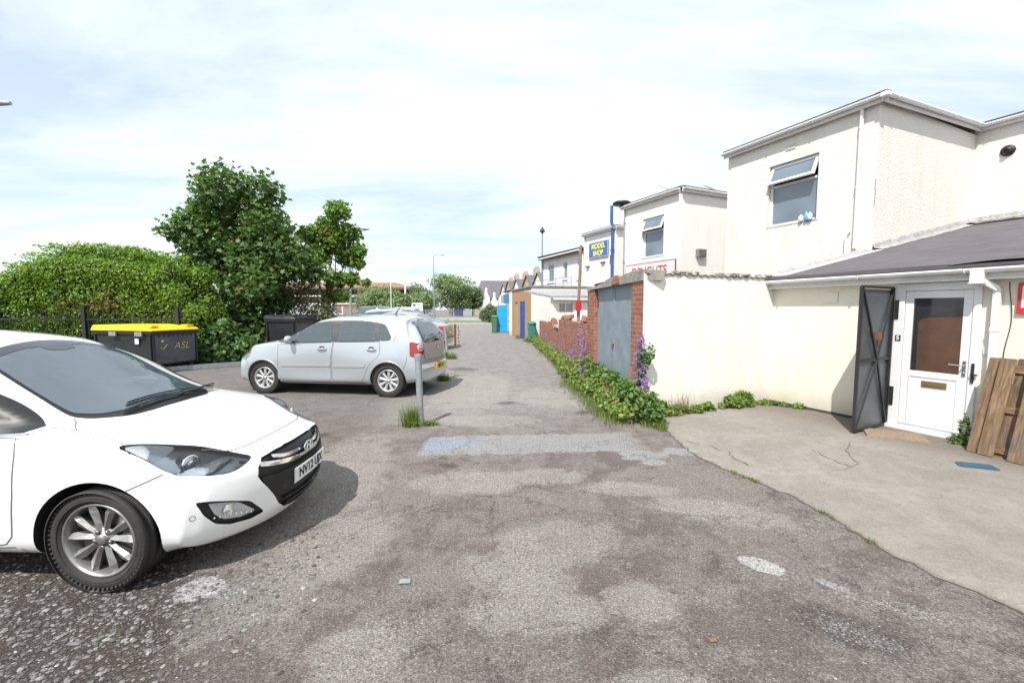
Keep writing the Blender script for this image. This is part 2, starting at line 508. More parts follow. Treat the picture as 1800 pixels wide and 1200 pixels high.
    def seam(s, name, view, pts, w=.005, mat=None, sy=1, both=False, off=.003, mb=None, step=.03, closed=False):
        own = mb is None; mb = mb or MB()
        for sg in ((1, -1) if both else (sy,)):
            P = []
            pp = [s.to2(view, p) for p in pts]; pp += [pp[0]] if closed else []
            for a, b in zip(pp[:-1], pp[1:]):
                L = math.dist(a, b); n = max(1, int(L / step))
                for k in range(n): P.append((a[0] + (b[0] - a[0]) * k / n, a[1] + (b[1] - a[1]) * k / n))
            P.append(pp[-1])
            H = [s.ray(view, p, sg) for p in P]
            H = [h for h in H if h]
            vs = []
            for i, (h, n) in enumerate(H):
                d = (H[min(i + 1, len(H) - 1)][0] - H[max(i - 1, 0)][0]).normalized()
                t = n.cross(d).normalized()
                for q in (-1, 1): vs.append(h + n * off + t * q * w / 2)
            mb.add(vs, [(2 * i, 2 * i + 1, 2 * i + 3, 2 * i + 2) for i in range(len(H) - 1)])
        if own: return mb.build(name, mat or M['gap'], s.root)
    def path3(s, view, pts, sy=1, off=0, n=None):
        out = []
        for p in (s.to2(view, q) for q in pts):
            r = s.ray(view, p, sy)
            if r: out.append(r[0] + r[1] * off)
        return out

def make_wheel(parent, loc, sy, r, w, rim_r, kind, steer=0, lod=0):
    """wheel with tyre and rim; outer face towards sy"""
    e = empty('wheel', loc); e.parent = parent; e.rotation_euler = (0, 0, steer)
    t = MB(); W = w / 2
    prof = [(rim_r + .004, -W * .78), (rim_r + .02, -W * .93), (r - .045, -W), (r - .016, -W * .93), (r - .003, -W * .78), (r, -W * .4), (r, W * .4), (r - .003, W * .78), (r - .016, W * .93), (r - .045, W), (rim_r + .02, W * .93), (rim_r + .004, W * .78)]
    t.lathe(prof, (0, 0, 0), 'y', 72 if not lod else 32)
    if not lod:
        for yy in (-.45, -.15, .15, .45):  # tread ribs stand proud, grooves between
            t.lathe([(r - .004, yy * w - .022), (r + .004, yy * w - .020), (r + .004, yy * w + .020), (r - .004, yy * w + .022)], (0, 0, 0), 'y', 72)
        for k in range(64):
            a = 2 * PI * k / 64
            for q in (-1, 1):
                rot = Matrix.Rotation(-a, 3, 'Y')
                p = rot @ Vector((r - .011, q * W * .86, 0))
                t.box(p, (.016, .028, .013), 0, rot @ Matrix.Rotation(q * .5, 3, 'Z'))
        t.lathe([(r - .062, sy * W * .985), (r - .058, sy * (W + .0025)), (r - .052, sy * W * .985)], (0, 0, 0), 'y', 72)
        t.lathe([(rim_r + .03, sy * W * .95), (rim_r + .034, sy * (W * .95 + .004)), (rim_r + .04, sy * W * .96)], (0, 0, 0), 'y', 72)
    t.build('tyre', M['tyre'], e)
    m = MB()
    yo = sy * W * .80
    al, dk = (0, 1)
    m.lathe([(rim_r + .008, yo * 1.02), (rim_r + .004, yo + sy * .008), (rim_r - .006, yo + sy * .006), (rim_r - .012, yo - sy * .01), (rim_r - .022, yo - sy * .05), (rim_r - .03, -yo)], (0, 0, 0), 'y', 64 if not lod else 24, al)
    hub_y = yo - sy * .012
    if kind == 'five':
        for k in range(5):
            for q in (-1, 1):
                a = 2 * PI * k / 5 + PI / 2
                rot = Matrix.Rotation(-a, 3, 'Y')
                # twin spokes splay outward, faceted with a ridge
                pts = [(.050, q * .013, .038, -.010), (.10, q * .029, .042, -.004), (rim_r * .74, q * .052, .064, 0), (rim_r - .010, q * .070, .040, -.003)]
                vs = []
                for (rr, off, wd, dy) in pts:
                    for (dx, dd) in ((-wd / 2, -.014), (q * wd * .12, .004), (wd / 2, -.014)):
                        vs.append(rot @ Vector((rr, hub_y + sy * (dy + dd), off + dx)))
                    for dx in (wd / 2 * .7, -wd / 2 * .7):
                        vs.append(rot @ Vector((rr, hub_y + sy * (dy - .05), off + dx)))
                fs = []
                for i in range(3):
                    for j in range(5):
                        j2 = (j + 1) % 5
                        fs.append((i * 5 + j, i * 5 + j2, (i + 1) * 5 + j2, (i + 1) * 5 + j))
                fs.append((0, 1, 2, 3, 4)); fs.append((15, 16, 17, 18, 19))
                for fi, f in enumerate(fs):
                    m.add([vs[i] for i in f], [tuple(range(len(f)))], al if (fi % 5 in (0, 1) and fi < 15) else dk if fi < 15 else al)
    else:
        ns = 9
        for k in range(ns):
            a = 2 * PI * k / ns + .2
            rot = Matrix.Rotation(-a, 3, 'Y')
            vs = []
            for (rr, wd) in ((.045, .03), (.09, .034), (rim_r - .01, .062)):
                for (dx, dd) in ((-wd / 2, -.006), (0, .003), (wd / 2, -.006)): vs.append(rot @ Vector((rr, hub_y + sy * dd, dx)))
                for dx in (wd / 2 * .8, -wd / 2 * .8): vs.append(rot @ Vector((rr, hub_y - sy * .04, dx)))
            fs = [(i * 5 + j, i * 5 + (j + 1) % 5, (i + 1) * 5 + (j + 1) % 5, (i + 1) * 5 + j) for i in range(2) for j in range(5)]
            m.add(vs, fs, al)
    m.lathe([(.002, hub_y + sy * .006), (.028, hub_y + sy * .006), (.031, hub_y + sy * .002), (.031, hub_y - sy * .012), (.068, hub_y - sy * .016), (.072, hub_y - sy * .03)], (0, 0, 0), 'y', 32, al)
    for k in range(5):
        a = 2 * PI * (k + .5) / 5 + PI / 2
        c = (.052 * math.cos(a), 0, .052 * math.sin(a))
        m.lathe([(.012, hub_y - sy * .014), (.012, hub_y - sy * .006), (.009, hub_y - sy * .002), (.001, hub_y - sy * .002)], c, 'y', 10, 2)
        m.lathe([(.017, hub_y - sy * .016), (.0165, hub_y - sy * .009), (.0135, hub_y - sy * .012)], c, 'y', 14, dk)
    m.build('rim', [M['alloy'], M['alloy_dark'], M['disc']] if kind == 'five' else [M['alloy_silver'], M['alloy_dark'], M['disc']], e)
    b = MB()
    b.lathe([(.07, hub_y - sy * .055), (rim_r * .8, hub_y - sy * .055), (rim_r * .8, hub_y - sy * .075), (.07, hub_y - sy * .075)], (0, 0, 0), 'y', 40, 0)
    b.box((rim_r * .62, hub_y - sy * .07, .05), (.07, .07, .13), 1)
    b.lathe([(.001, hub_y - sy * .085), (rim_r - .03, hub_y - sy * .085)], (0, 0, 0), 'y', 40, 2)
    b.build('brake', [M['disc'], M['alloy_dark'], M['liner']], e)
    return e

def cabin(car, root, windows, screen, rear, prof, seats, wheel, yw=.60):
    """hollow the cabin, cut the window openings and fit the seats"""
    SXZ = Matrix(((1, 0, 0, 0), (0, 0, 1, 0), (0, 1, 0, 0), (0, 0, 0, 1)))
    def pz(poly, a, b_):
        q = MB(); q.prism(poly, a, b_, 0, SXZ); o = q.build('cut', M['cabin']); return o
    cut = [pz(prof, -yw, yw)] + [pz(w_, -1.3, 1.3) for w_ in windows]
    q = MB(); q.prism([car.to2('top', p) for p in screen], .915, 2.0); cut.append(q.build('cut', M['cabin']))
    if rear:
        q = MB(); q.prism(rear, -4.2, -2.62, 0, Matrix(((0, 0, 1, 0), (1, 0, 0, 0), (0, 1, 0, 0), (0, 0, 0, 1)))); cut.append(q.build('cut', M['cabin']))
    car.carve(cut, M['cabin'])
    for nm, (x, y, w, zb, zt) in [('front_seat', s) for s in seats[:2]] + [('rear_seat', s) for s in seats[2:]]:
        q = MB()
        q.prism(rpoly([(x - .22, zb + .08), (x - .34, zt - .20), (x - .25, zt - .18), (x - .10, zb + .10), (x + .32, zb + .16), (x + .32, zb), (x - .2, zb - .02)], .05), y - w / 2, y + w / 2, 0, SXZ)
        st = q.build(nm, M['seat'], root, bev=.03)
        for yy in ([y] if w < .7 else [y - w * .32, y + w * .32]):
            q = MB(); q.prism(rpoly([(x - .37, zt - .17), (x - .39, zt), (x - .31, zt + .01), (x - .28, zt - .16)], .03), yy - .12, yy + .12, 0, SXZ); q.build('headrest', M['seat'], st, bev=.025)
    q = MB(); c = Vector(wheel); tl = Matrix.Rotation(R(-28), 3, 'Y')
    q.tube([c + tl @ Vector((0, .185 * math.cos(t), .185 * math.sin(t))) for t in np.linspace(0, 2 * PI, 25)], .016, 8)
    q.tube([c, c + tl @ Vector((.25, 0, -.02))], .035, 8); q.tube([c + tl @ Vector((0, -.18, 0)), c + tl @ Vector((0, .18, 0))], .02, 6)
    q.build('steering_wheel', M['cabin'], root)
def text_mesh(body, size, mat, name, parent, M4, ext=.002, bold=0.0, align='CENTER', sx=1.0, shear=0.0):
    cu = bpy.data.curves.new(name, 'FONT'); cu.body = body; cu.size = size; cu.extrude = ext; cu.offset = bold
    cu.align_x = align; cu.align_y = 'CENTER'; cu.shear = shear
    o = bpy.data.objects.new(name, cu); col.objects.link(o)
    dg = bpy.context.evaluated_depsgraph_get()
    me = bpy.data.meshes.new_from_object(o.evaluated_get(dg))
    bpy.data.objects.remove(o)
    me.transform(Matrix.Diagonal((sx, 1, 1, 1))); me.transform(M4)
    me.materials.clear(); me.name = name
    return mesh_obj(name, me, mat, parent)
def C(*a): return list(a)
SPEC_HATCH = dict(nose=.90, tail=-3.42, axles=(0, -2.65), wheel_r=.316, arch_r=.374, arch_dx=-.012, arch_in=.50, edge=.06, redge=.06, capz=.5,
    fw=(.22, .90, .42, 2.3, [(.2, -.09), (.34, -.015), (.5, 0), (.62, -.015), (.70, -.05), (.8, -.09)]),
    rw=(-2.9, -3.42, .30, 2.6, [(.2, .06), (.5, 0), (.9, .05), (1.1, .16), (1.3, .30)]),
    keys=[
    ([(0, 0)], [(-3.4, .22), (-2.6, .19), (.4, .19), (.9, .21)]),
    ([(-3.4, .55), (-2.6, .66), (.4, .66), (.9, .56)], [(-3.4, .23), (-2.6, .19), (.4, .19), (.9, .20)]),
    ([(-3.4, .74), (-2.6, .82), (-1.3, .835), (0, .85), (.5, .84), (.9, .80)], [(-3.4, .30), (-2.6, .24), (-.5, .23), (.5, .235), (.9, .25)]),
    ([(-3.4, .79), (-2.6, .875), (-1.3, .87), (0, .885), (.5, .87), (.9, .83)], [(-3.4, .48), (-2.6, .43), (.5, .42), (.9, .40)]),
    ([(-3.4, .77), (-2.6, .88), (-1.3, .875), (0, .885), (.5, .855), (.9, .80)], [(-3.4, .74), (-2.6, .72), (-1, .70), (0, .69), (.9, .58)]),
    ([(-3.4, .70), (-3, .77), (-2, .81), (-1, .835), (-.3, .845), (.2, .835), (.6, .80), (.9, .74)], [(-3.4, .96), (-3, 1.0), (-2, .975), (-1, .945), (-.3, .905), (.2, .85), (.6, .755), (.9, .665)]),
    ([(-3.4, .62), (-3, .67), (-2.2, .72), (-1.4, .75), (-.8, .775), (-.4, .745), (0, .71), (.5, .66), (.9, .60)], [(-3.4, 1.05), (-3.2, 1.14), (-3, 1.19), (-2.4, 1.23), (-1.6, 1.22), (-1.1, 1.15), (-.7, 1.03), (-.4, .97), (0, .915), (.5, .80), (.9, .70)]),
    ([(-3.4, .50), (-3.2, .53), (-2.6, .585), (-1.8, .61), (-1.3, .635), (-.7, .695), (-.4, .66), (0, .60), (.5, .52), (.9, .44)], [(-3.4, 1.13), (-3.2, 1.29), (-3, 1.37), (-2.6, 1.44), (-2, 1.455), (-1.4, 1.40), (-1.0, 1.27), (-.65, 1.09), (-.4, .995), (0, .93), (.5, .825), (.9, .712)]),
    ([(-3.4, .25), (-2, .33), (0, .30), (.9, .22)], [(-3.4, 1.17), (-3.2, 1.37), (-3, 1.43), (-2.6, 1.50), (-2, 1.51), (-1.4, 1.475), (-1.1, 1.40), (-.7, 1.20), (-.4, 1.05), (-.2, .99), (0, .955), (.5, .84), (.9, .722)]),
    ([(0, 0)], [(-3.4, 1.19), (-3.2, 1.40), (-3, 1.46), (-2.6, 1.52), (-1.8, 1.53), (-1.4, 1.505), (-1.15, 1.44), (-.7, 1.22), (-.38, 1.06), (-.16, .99), (0, .962), (.5, .845), (.9, .724)]),
    ])
white_root = empty('parked_car', (-2.49, 3.29, 0), R(1.6), 'shiny white five door hatchback nosing in from the left in the foreground', 'car', scale=.97)
white_root.rotation_euler = (0, R(1.6), R(1.6))
white = Car(SPEC_HATCH, white_root, M['white_paint'], .03)
LAMP = [(.09, .814, .883), (.136, .741, .885), (.278, .649, .855), (.43, .55, .81), (.635, .48, .742), (.696, .477, .721), (.701, .547, .694), (.653, .638, .668), (.573, .713, .674), (.44, .778, .697), (.372, .803, .728), (.282, .838, .805)]
GR = [(.10, .237), (.283, .272), (.36, .33), (.414, .423), (.49, .54), (.512, .592), (.495, .65), (.445, .705), (.313, .722), (.15, .73)]
GRILLE = GR + [(0, .732)] + [(-a, b) for a, b in GR[::-1]] + [(0, .235)]
FOG = [(.527, .798, .53), (.66, .68, .495), (.736, .562, .439), (.77, .458, .312), (.719, .536, .296), (.65, .65, .315), (.60, .72, .352), (.56, .77, .43)]
FOGL = [(.584, .758, .504), (.65, .69, .485), (.70, .622, .455), (.751, .523, .355), (.701, .602, .345), (.64, .69, .37), (.605, .73, .42)]
def c2(car, v, P, n=4): return crom([car.to2(v, p) for p in P], n)
lamp2 = c2(white, 'diag', LAMP); 
cut = [white.patch('cut', 'diag', lamp2, M['black'], .02, sy, .06, depth=.06, solid=True) for sy in (1, -1)]
cut.append(white.patch('cut', 'front', GRILLE, M['black'], .02, 1, .08, depth=.058, solid=True))
fog2 = rpoly([white.to2('diag', p) for p in FOG], .02)
cut += [white.patch('cut', 'diag', fog2, M['black'], .02, sy, .06, depth=.045, solid=True) for sy in (1, -1)]
white.carve(cut, M['black'])
def shrink(poly, k):
    cx = sum(p[0] for p in poly) / len(poly); cy = sum(p[1] for p in poly) / len(poly)
    return [(cx + (p[0] - cx) * k, cy + (p[1] - cy) * k) for p in poly]
for sy in (1, -1):
    hl = white.patch('headlight', 'diag', lamp2, M['clear'], .001, sy, .05, depth=.006)
    p = white.patch('bezel', 'diag', lamp2, M['lamp_dark'], -.036, sy, .05, depth=0, parent=hl)
    q = [(.115, .802, .878), (.145, .745, .884), (.20, .700, .872), (.30, .655, .850), (.31, .70, .82), (.30, .80, .79), (.285, .832, .805)]
    white.patch('indicator_reflector', 'diag', c2(white, 'diag', q), M['lens_white'], -.010, sy, .04, depth=.01, parent=hl)
    q = [(.29, .82, .79), (.31, .70, .82), (.36, .66, .82), (.36, .72, .76), (.40, .74, .70), (.37, .80, .72)]
    white.patch('indicator_reflector', 'diag', c2(white, 'diag', q), M['lens'], -.016, sy, .03, depth=.012, parent=hl)
    # swept light strip hooking round the projector
    q = [(.40, .775, .700), (.50, .735, .685), (.56, .69, .690), (.585, .61, .725), (.60, .53, .750), (.56, .56, .757), (.53, .62, .735), (.50, .68, .708), (.44, .73, .712)]
    white.patch('daytime_light_strip', 'diag', c2(white, 'diag', q), M['lamp_bright'], -.014, sy, .04, depth=.012, parent=hl)
    r = white.ray('diag', white.to2('diag', (.436, .690, .760)), sy)
    m = MB(); A = r[1].to_track_quat('Z', 'Y').to_matrix().to_4x4(); A.translation = r[0] - r[1] * .030
    A = Matrix.Translation(A.translation) @ Vector((.92, sy * .3, .1)).to_track_quat('Z', 'Y').to_matrix().to_4x4()
    for prof, mi in (([(.058, 0), (.062, .012), (.056, .018), (.046, .008)], 0), ([(.045, .004), (.040, .014), (.034, .006)], 0), ([(.034, .004), (.031, .016), (.02, .024), (.001, .027)], 1)):
        t_ = MB(); t_.lathe(prof, n=28); m.add([A @ Vector(v) for v in t_.v], t_.f, mi, True)
    m.build('projector_lamp', [M['lamp_bright'], M['lens']], hl)
    t_ = MB()
    for k in range(7):
        h = white.ray('diag', white.to2('diag', (.33 + .012 * k, .73 - .010 * k, .79 - .004 * k)), sy)
        if h: t_.tube([h[0] - h[1] * .018, h[0] - h[1] * .01 - Vector((0, 0, .05))], .004, 6)
    t_.build('indicator_ribs', M['lamp_bright'], hl)
    # front fog lamp
    fg = white.patch('fog_lamp_surround', 'diag', fog2, M['black'], -.018, sy, .05, depth=.01)
    fl = rpoly([white.to2('diag', p) for p in FOGL], .015)
    fl_o = white.patch('fog_lamp', 'diag', fl, M['lens'], -.008, sy, .03, depth=.012, parent=fg)
    m = MB()
    for k in range(8):
        a = k / 7; pp = Vector((.605, .728, .395)).lerp(Vector((.735, .545, .352)), a) ; h = white.ray('diag', white.to2('diag', pp), sy)
        if h: m.lathe([(.001, .004), (.006, .003), (.008, -.003)], h[0] - h[1] * .006, 'x', 10, 0)
    h = white.ray('diag', white.to2('diag', (.665, .67, .43)), sy)
    A = Matrix.Translation(h[0] - h[1] * .012) @ Vector((1, sy * .25, 0)).to_track_quat('Z', 'Y').to_matrix().to_4x4()
    for i in range(5):
        t_ = MB(); t_.lathe([(.036 - i * .007, .006 + i * .002), (.033 - i * .007, .012 + i * .002), (.029 - i * .007, .004 + i * .002)], n=20)
        m.add([A @ Vector((v[0] * 1.35, v[1], v[2])) for v in t_.v], t_.f, 0, True)
    m.build('fog_lamp_reflector', M['lamp_bright'], fg)
    white.seam('parking_sensor', 'diag', [white.to2('diag', (.518 + .012 * math.cos(t), .808 - .009 * math.cos(t), .434 + .016 * math.sin(t))) for t in np.linspace(0, 2 * PI, 14)], .003, M['gap'], sy)
# grille
gr = white.patch('grille', 'front', GRILLE, M['black'], -.034, 1, .06, depth=0)
panel = [(.0, .57), (.24, .562), (.37, .562), (.49, .575), (.475, .53), (.40, .41), (.30, .425), (.0, .435)]
white.patch('plate_panel', 'front', panel + [(-a, b) for a, b in panel[::-1][1:-1]], M['black'], -.006, 1, .06, depth=.03, parent=gr)
def slat(c0, w, name, off=.0):
    pts = [(y, z) for y, z in c0] ; P = crom([(-a, b) for a, b in pts[::-1]] + pts[1:], 6, False)
    n = len(P); up = []; dn = []
    for i, (y, z) in enumerate(P):
        ww = w * (.55 + .45 * min(1, abs(y) / .3)) ; up.append((y, z + ww / 2)); dn.append((y, z - ww / 2))
    return white.patch(name, 'front', up + dn[::-1], M['chrome'], off, 1, .05, depth=.02, parent=gr)
slat([(0, .614), (.15, .617), (.28, .628), (.40, .648), (.475, .668)], .034, 'chrome_slat', -.004)
slat([(0, .665), (.12, .662), (.2, .663), (.29, .672), (.37, .695)], .026, 'chrome_slat', -.008)
white.patch('lower_intake_bar', 'front', [(-.3, .345), (0, .335), (.3, .345), (.29, .325), (0, .312), (-.29, .325)], M['black'], -.014, 1, .06, depth=.02, parent=gr)
white.patch('lower_intake_bar', 'front', [(-.25, .288), (0, .278), (.25, .288), (.24, .270), (0, .262), (-.24, .270)], M['gloss_black'], -.016, 1, .06, depth=.02, parent=gr)
# emblem: an oval ring around a slanted H
em = MB(); h = white.ray('front', (0, .655)); ex = h[0].x + .012
E = Matrix.Translation((ex, 0, .655)) @ Matrix.Rotation(R(-4), 4, 'Y')
ring = [E @ Vector((.0, .068 * math.cos(t), .036 * math.sin(t))) for t in np.linspace(0, 2 * PI, 37)]
em.tube(ring, .0065, 8)
for sgn in (-1, 1):
    em.tube([E @ Vector((.002, sgn * .026 - .008, -.026)), E @ Vector((.002, sgn * .026 + .002, 0)), E @ Vector((.002, sgn * .026 + .010, .026))], [.007, .006, .007], 8)
em.tube([E @ Vector((.002, -.026, -.006)), E @ Vector((.002, -.008, .004)), E @ Vector((.002, .008, -.004)), E @ Vector((.002, .028, .006))], [.005, .006, .006, .005], 8)
em.add([E @ Vector((-.008, .062 * math.cos(t), .031 * math.sin(t))) for t in np.linspace(0, 2 * PI, 25)[:-1]], [tuple(range(24))], 1)
em.build('emblem', [M['chrome'], M['gloss_black']], white_root)
# number plate
px_ = white.ray('front', (0, .5))[0].x + .012
pl = MB(); n = 12
for i in range(n):
    ya, yb = -.262 + .524 * i / n, -.262 + .524 * (i + 1) / n
    fx = lambda y: px_ - .16 * y * y
    vs = [(fx(ya), ya, .445), (fx(yb), yb, .445), (fx(yb), yb, .553), (fx(ya), ya, .553), (fx(ya) - .006, ya, .445), (fx(yb) - .006, yb, .445), (fx(yb) - .006, yb, .553), (fx(ya) - .006, ya, .553)]
    pl.add(vs, [(0, 1, 2, 3), (4, 7, 6, 5), (0, 4, 5, 1), (3, 2, 6, 7)], 0)
plate = pl.build('number_plate', M['plate_white'], white_root)
tm = text_mesh('NV12 UJX', .098, M['ink'], 'plate_characters', plate, Matrix.Translation((px_ + .002, 0, .499)) @ Matrix.Rotation(R(90), 4, 'Z') @ Matrix.Rotation(R(90), 4, 'X'), .001, .0022, sx=.98)
for v in tm.data.vertices: v.co.x -= .16 * v.co.y ** 2
# glass
scr = [(-1.20, 0), (-1.17, .30), (-1.12, .47), (-1.07, .50), (-.9, .53), (-.7, .548), (-.53, .57), (-.42, .585), (-.36, .575), (-.28, .525), (-.17, .375), (-.148, .15), (-.145, 0)]
SC = crom(scr + [(x, -y) for x, y in scr[::-1][1:-1]], 3)
gl = [(-1.185, 0), (-1.155, .30), (-1.10, .455), (-1.05, .485), (-.9, .508), (-.7, .528), (-.53, .545), (-.44, .55), (-.39, .53), (-.31, .46), (-.255, .3), (-.235, .15), (-.23, 0)]
GL = crom(gl + [(x, -y) for x, y in gl[::-1][1:-1]], 3)
GL_IN = shrink(GL, .97)
WW1 = [(-.66, .985), (-.80, 1.155), (-1.0, 1.262), (-1.2, 1.335), (-1.42, 1.375), (-1.46, 1.01), (-.8, .982)]
WW2 = [(-1.56, 1.012), (-1.53, 1.385), (-2.2, 1.40), (-2.6, 1.375), (-2.95, 1.28), (-3.02, 1.16), (-2.5, 1.055)]
cabin(white, white_root, [shrink(WW1, .95), shrink(WW2, .95)], GL_IN, None, [(-.50, .93), (-.62, 1.02), (-1.12, 1.38), (-1.35, 1.44), (-2.5, 1.46), (-2.95, 1.36), (-3.05, 1.1), (-2.9, .45), (-.9, .40), (-.80, .86)],
      [(-1.45, -.34, .46, .48, 1.22), (-1.45, .34, .46, .48, 1.22), (-2.35, 0, 1.1, .50, 1.20)], (-.98, -.34, .92), .62)
for ring_ in (SC,):
    a_ = white.patch('windscreen_surround', 'top', ring_, M['black'], .002, 1, .03, depth=.003)
    bm = bmesh.new(); bm.from_mesh(a_.data)
    from mathutils.geometry import intersect_point_tri_2d
    def inside(x, y, P):
        c_ = False; n = len(P)
        for i in range(n):
            (x1, y1), (x2, y2) = P[i], P[i - 1]
            if (y1 > y) != (y2 > y) and x < (x2 - x1) * (y - y1) / (y2 - y1) + x1: c_ = not c_
        return c_
    GI = shrink(GL, .985)
    bmesh.ops.delete(bm, geom=[f for f in bm.faces if all(inside(v.co.x, v.co.y, GI) for v in f.verts)], context='FACES'); bm.to_mesh(a_.data); bm.free()
white.patch('windscreen', 'top', GL, M['clear_screen'], .005, 1, .04, depth=.001)
band = [(-1.182, 0), (-1.152, .30), (-1.10, .45), (-1.05, .48), (-1.06, .40), (-1.09, .20), (-1.085, .12), (-1.03, .10), (-1.01, 0)]
M['band'] = glass_mat('shaded glass band', (.035, .04, .055), .02, 1.7)
white.patch('sun_strip', 'top', band + [(x, -y) for x, y in band[::-1][1:-1]], M['band'], .0075, 1, .03, depth=.002)
m = MB()
for pts, k in (([(-.217, -.419), (-.225, -.27), (-.235, 0), (-.225, .42)], .028), ([(-.30, -.30), (-.30, -.1), (-.285, .30), (-.27, .60)], .028)):
    P = white.path3('top', crom(pts, 6, False), 1, .03)
    m.tube(P, [.004] + [.0065] * (len(P) - 2) + [.004], 6)
    P2 = white.path3('top', crom(pts, 6, False), 1, .012); 
    for a_, b_ in zip(P, P2): pass
    m.tube(P2, .005, 6)
P = white.path3('top', [(-.176, -.30), (-.19, -.02), (-.22, .30), (-.27, .48)], 1, .045); m.tube(P, .008, 6)
P = white.path3('top', [(-.20, .10), (-.23, .35), (-.29, .62)], 1, .05); m.tube(P, .009, 6)
m.build('windscreen_wiper', M['black'], white_root)
SW = [(-.43, .987), (-.63, 1.092), (-.79, 1.185), (-1.0, 1.295), (-1.2, 1.37), (-1.6, 1.425), (-2.2, 1.43), (-2.7, 1.395), (-3.0, 1.31), (-3.1, 1.2), (-3.0, 1.09), (-2.5, 1.03), (-1.5, .985), (-.8, .962), (-.607, .957), (-.49, .963)]
for sy in (1, -1):
    white.patch('window_trim', 'side', [(-.43, .987), (-.63, 1.092), (-.79, 1.172), (-.655, .985), (-.607, .957), (-.49, .963)], M['black'], .006, sy, .02, depth=.01)
    white.patch('window_trim', 'side', [(-1.45, 1.0), (-1.41, 1.395), (-1.54, 1.40), (-1.57, 1.0)], M['black'], .006, sy, .02, depth=.01)
    for W_ in (WW1, WW2): white.seam('window_frame', 'side', W_, .04, M['black'], sy, off=.006, closed=True)
    for W_ in (WW1, WW2): white.patch('side_window', 'side', W_, M['clear_side'], .008, sy, .04, depth=.001)
    white.seam('window_bright_strip', 'side', [(-.46, .958), (-.61, .951), (-.8, .957), (-1.5, .979), (-2.5, 1.024)], .014, M['chrome'], sy, off=.004)
    DR = [(-.500, .936), (-.484, .843), (-.488, .6), (-.498, .498), (-.512, .34), (-.55, .292), (-.62, .276), (-1.40, .27), (-1.47, .30), (-1.49, .6), (-1.475, .955), (-1.1, .945), (-.7, .94)]
    white.seam('door_gap', 'side', DR, .009, M['gap_soft'], sy, off=.0012, closed=True)
    dr = white.patch('front_door', 'side', shrink(DR, .992), M['white_paint'], .0022, sy, .06, depth=.002)
    P = [white.ray('side', (x, .80), sy)[0] + Vector((0, sy * d, 0)) for x, d in ((-1.36, .0), (-1.34, .035), (-1.25, .045), (-1.16, .035), (-1.14, 0))]
    t_ = MB(); t_.tube(P, [.012, .014, .016, .014, .012], 8); t_.build('door_handle', M['white_paint'], dr)
    D2 = [(-1.52, .955), (-1.52, .30), (-1.56, .272), (-2.12, .272), (-2.24, .42), (-2.36, .62), (-2.40, .98), (-2.0, .965)]
    white.seam('door_gap', 'side', D2, .009, M['gap_soft'], sy, off=.0012, closed=True)
    dr = white.patch('rear_door', 'side', shrink(D2, .99), M['white_paint'], .0022, sy, .06, depth=.002)
    P = [white.ray('side', (x, .83), sy)[0] + Vector((0, sy * d, 0)) for x, d in ((-2.26, .0), (-2.24, .035), (-2.15, .045), (-2.06, .035), (-2.04, 0))]
    t_ = MB(); t_.tube(P, [.012, .014, .016, .014, .012], 8); t_.build('door_handle', M['white_paint'], dr)
    t_ = MB()
    white.seam('x', 'side', [(.355, .722), (.27, .682), (.18, .64)], .005, sy=sy, mb=t_)
    white.seam('x', 'side', [(-.49, .93), (-.45, .955), (-.42, .975)], .006, sy=sy, mb=t_)
    white.seam('x', 'top', [(-.42, .735), (-.34, .722), (-.254, .716), (-.094, .718), (.05, .755), (.09, .785)], .005, sy=sy, mb=t_)
    white.seam('x', 'top', [(-.385, .60), (-.34, .63), (-.30, .68), (-.254, .716)], .006, sy=sy, mb=t_)
    white.seam('x', 'side', [(-.50, .27), (-.62, .262), (-1.5, .255), (-2.1, .255)], .006, sy=sy, mb=t_)
    white.seam('x', 'side', [(-.44, .21), (-.47, .262)], .006, sy=sy, mb=t_)
    t_.build('panel_seam', M['gap_soft'], white_root)
    # mirror
    mm = MB()
    mm.tube([(-.78, sy * .79, .955), (-.88, sy * .86, .955), (-.95, sy * .91, .955)], [.03, .028, .045], 12, 1)
    sph = [(.001, -.09), (.05, -.085), (.085, -.05), (.095, 0), (.085, .05), (.05, .085), (.001, .09)]
    t2 = MB(); t2.lathe(sph, n=20, axis='y')
    mm.add([(-1.0 + v[0] * .75 - (.03 if v[0] < 0 else 0), sy * 1.0 + v[1] * 1.35, 0.965 + v[2] * .85) for v in t2.v], t2.f, 0, True)
    mm.build('door_mirror', [M['white_paint'], M['black']], white_root)
t_ = MB()
white.seam('x', 'top', crom([(.43, -.585), (.47, -.55), (.56, -.494), (.622, -.353), (.645, -.18), (.652, 0), (.645, .18), (.622, .353), (.56, .494), (.47, .55), (.43, .585)], 4, False), .006, mb=t_)
t_.build('bonnet_gap', M['gap_soft'], white_root)
for sy in (-1, 1):
    make_wheel(white_root, (0, sy * .785, .316), sy, .316, .205, .228, 'five', R(-4))
    make_wheel(white_root, (-2.65, sy * .785, .316), sy, .316, .205, .228, 'five')
m = MB(); m.b2(-2.2, -.5, -.72, .72, .2, .3); m.build('underbody', M['liner'], white_root)
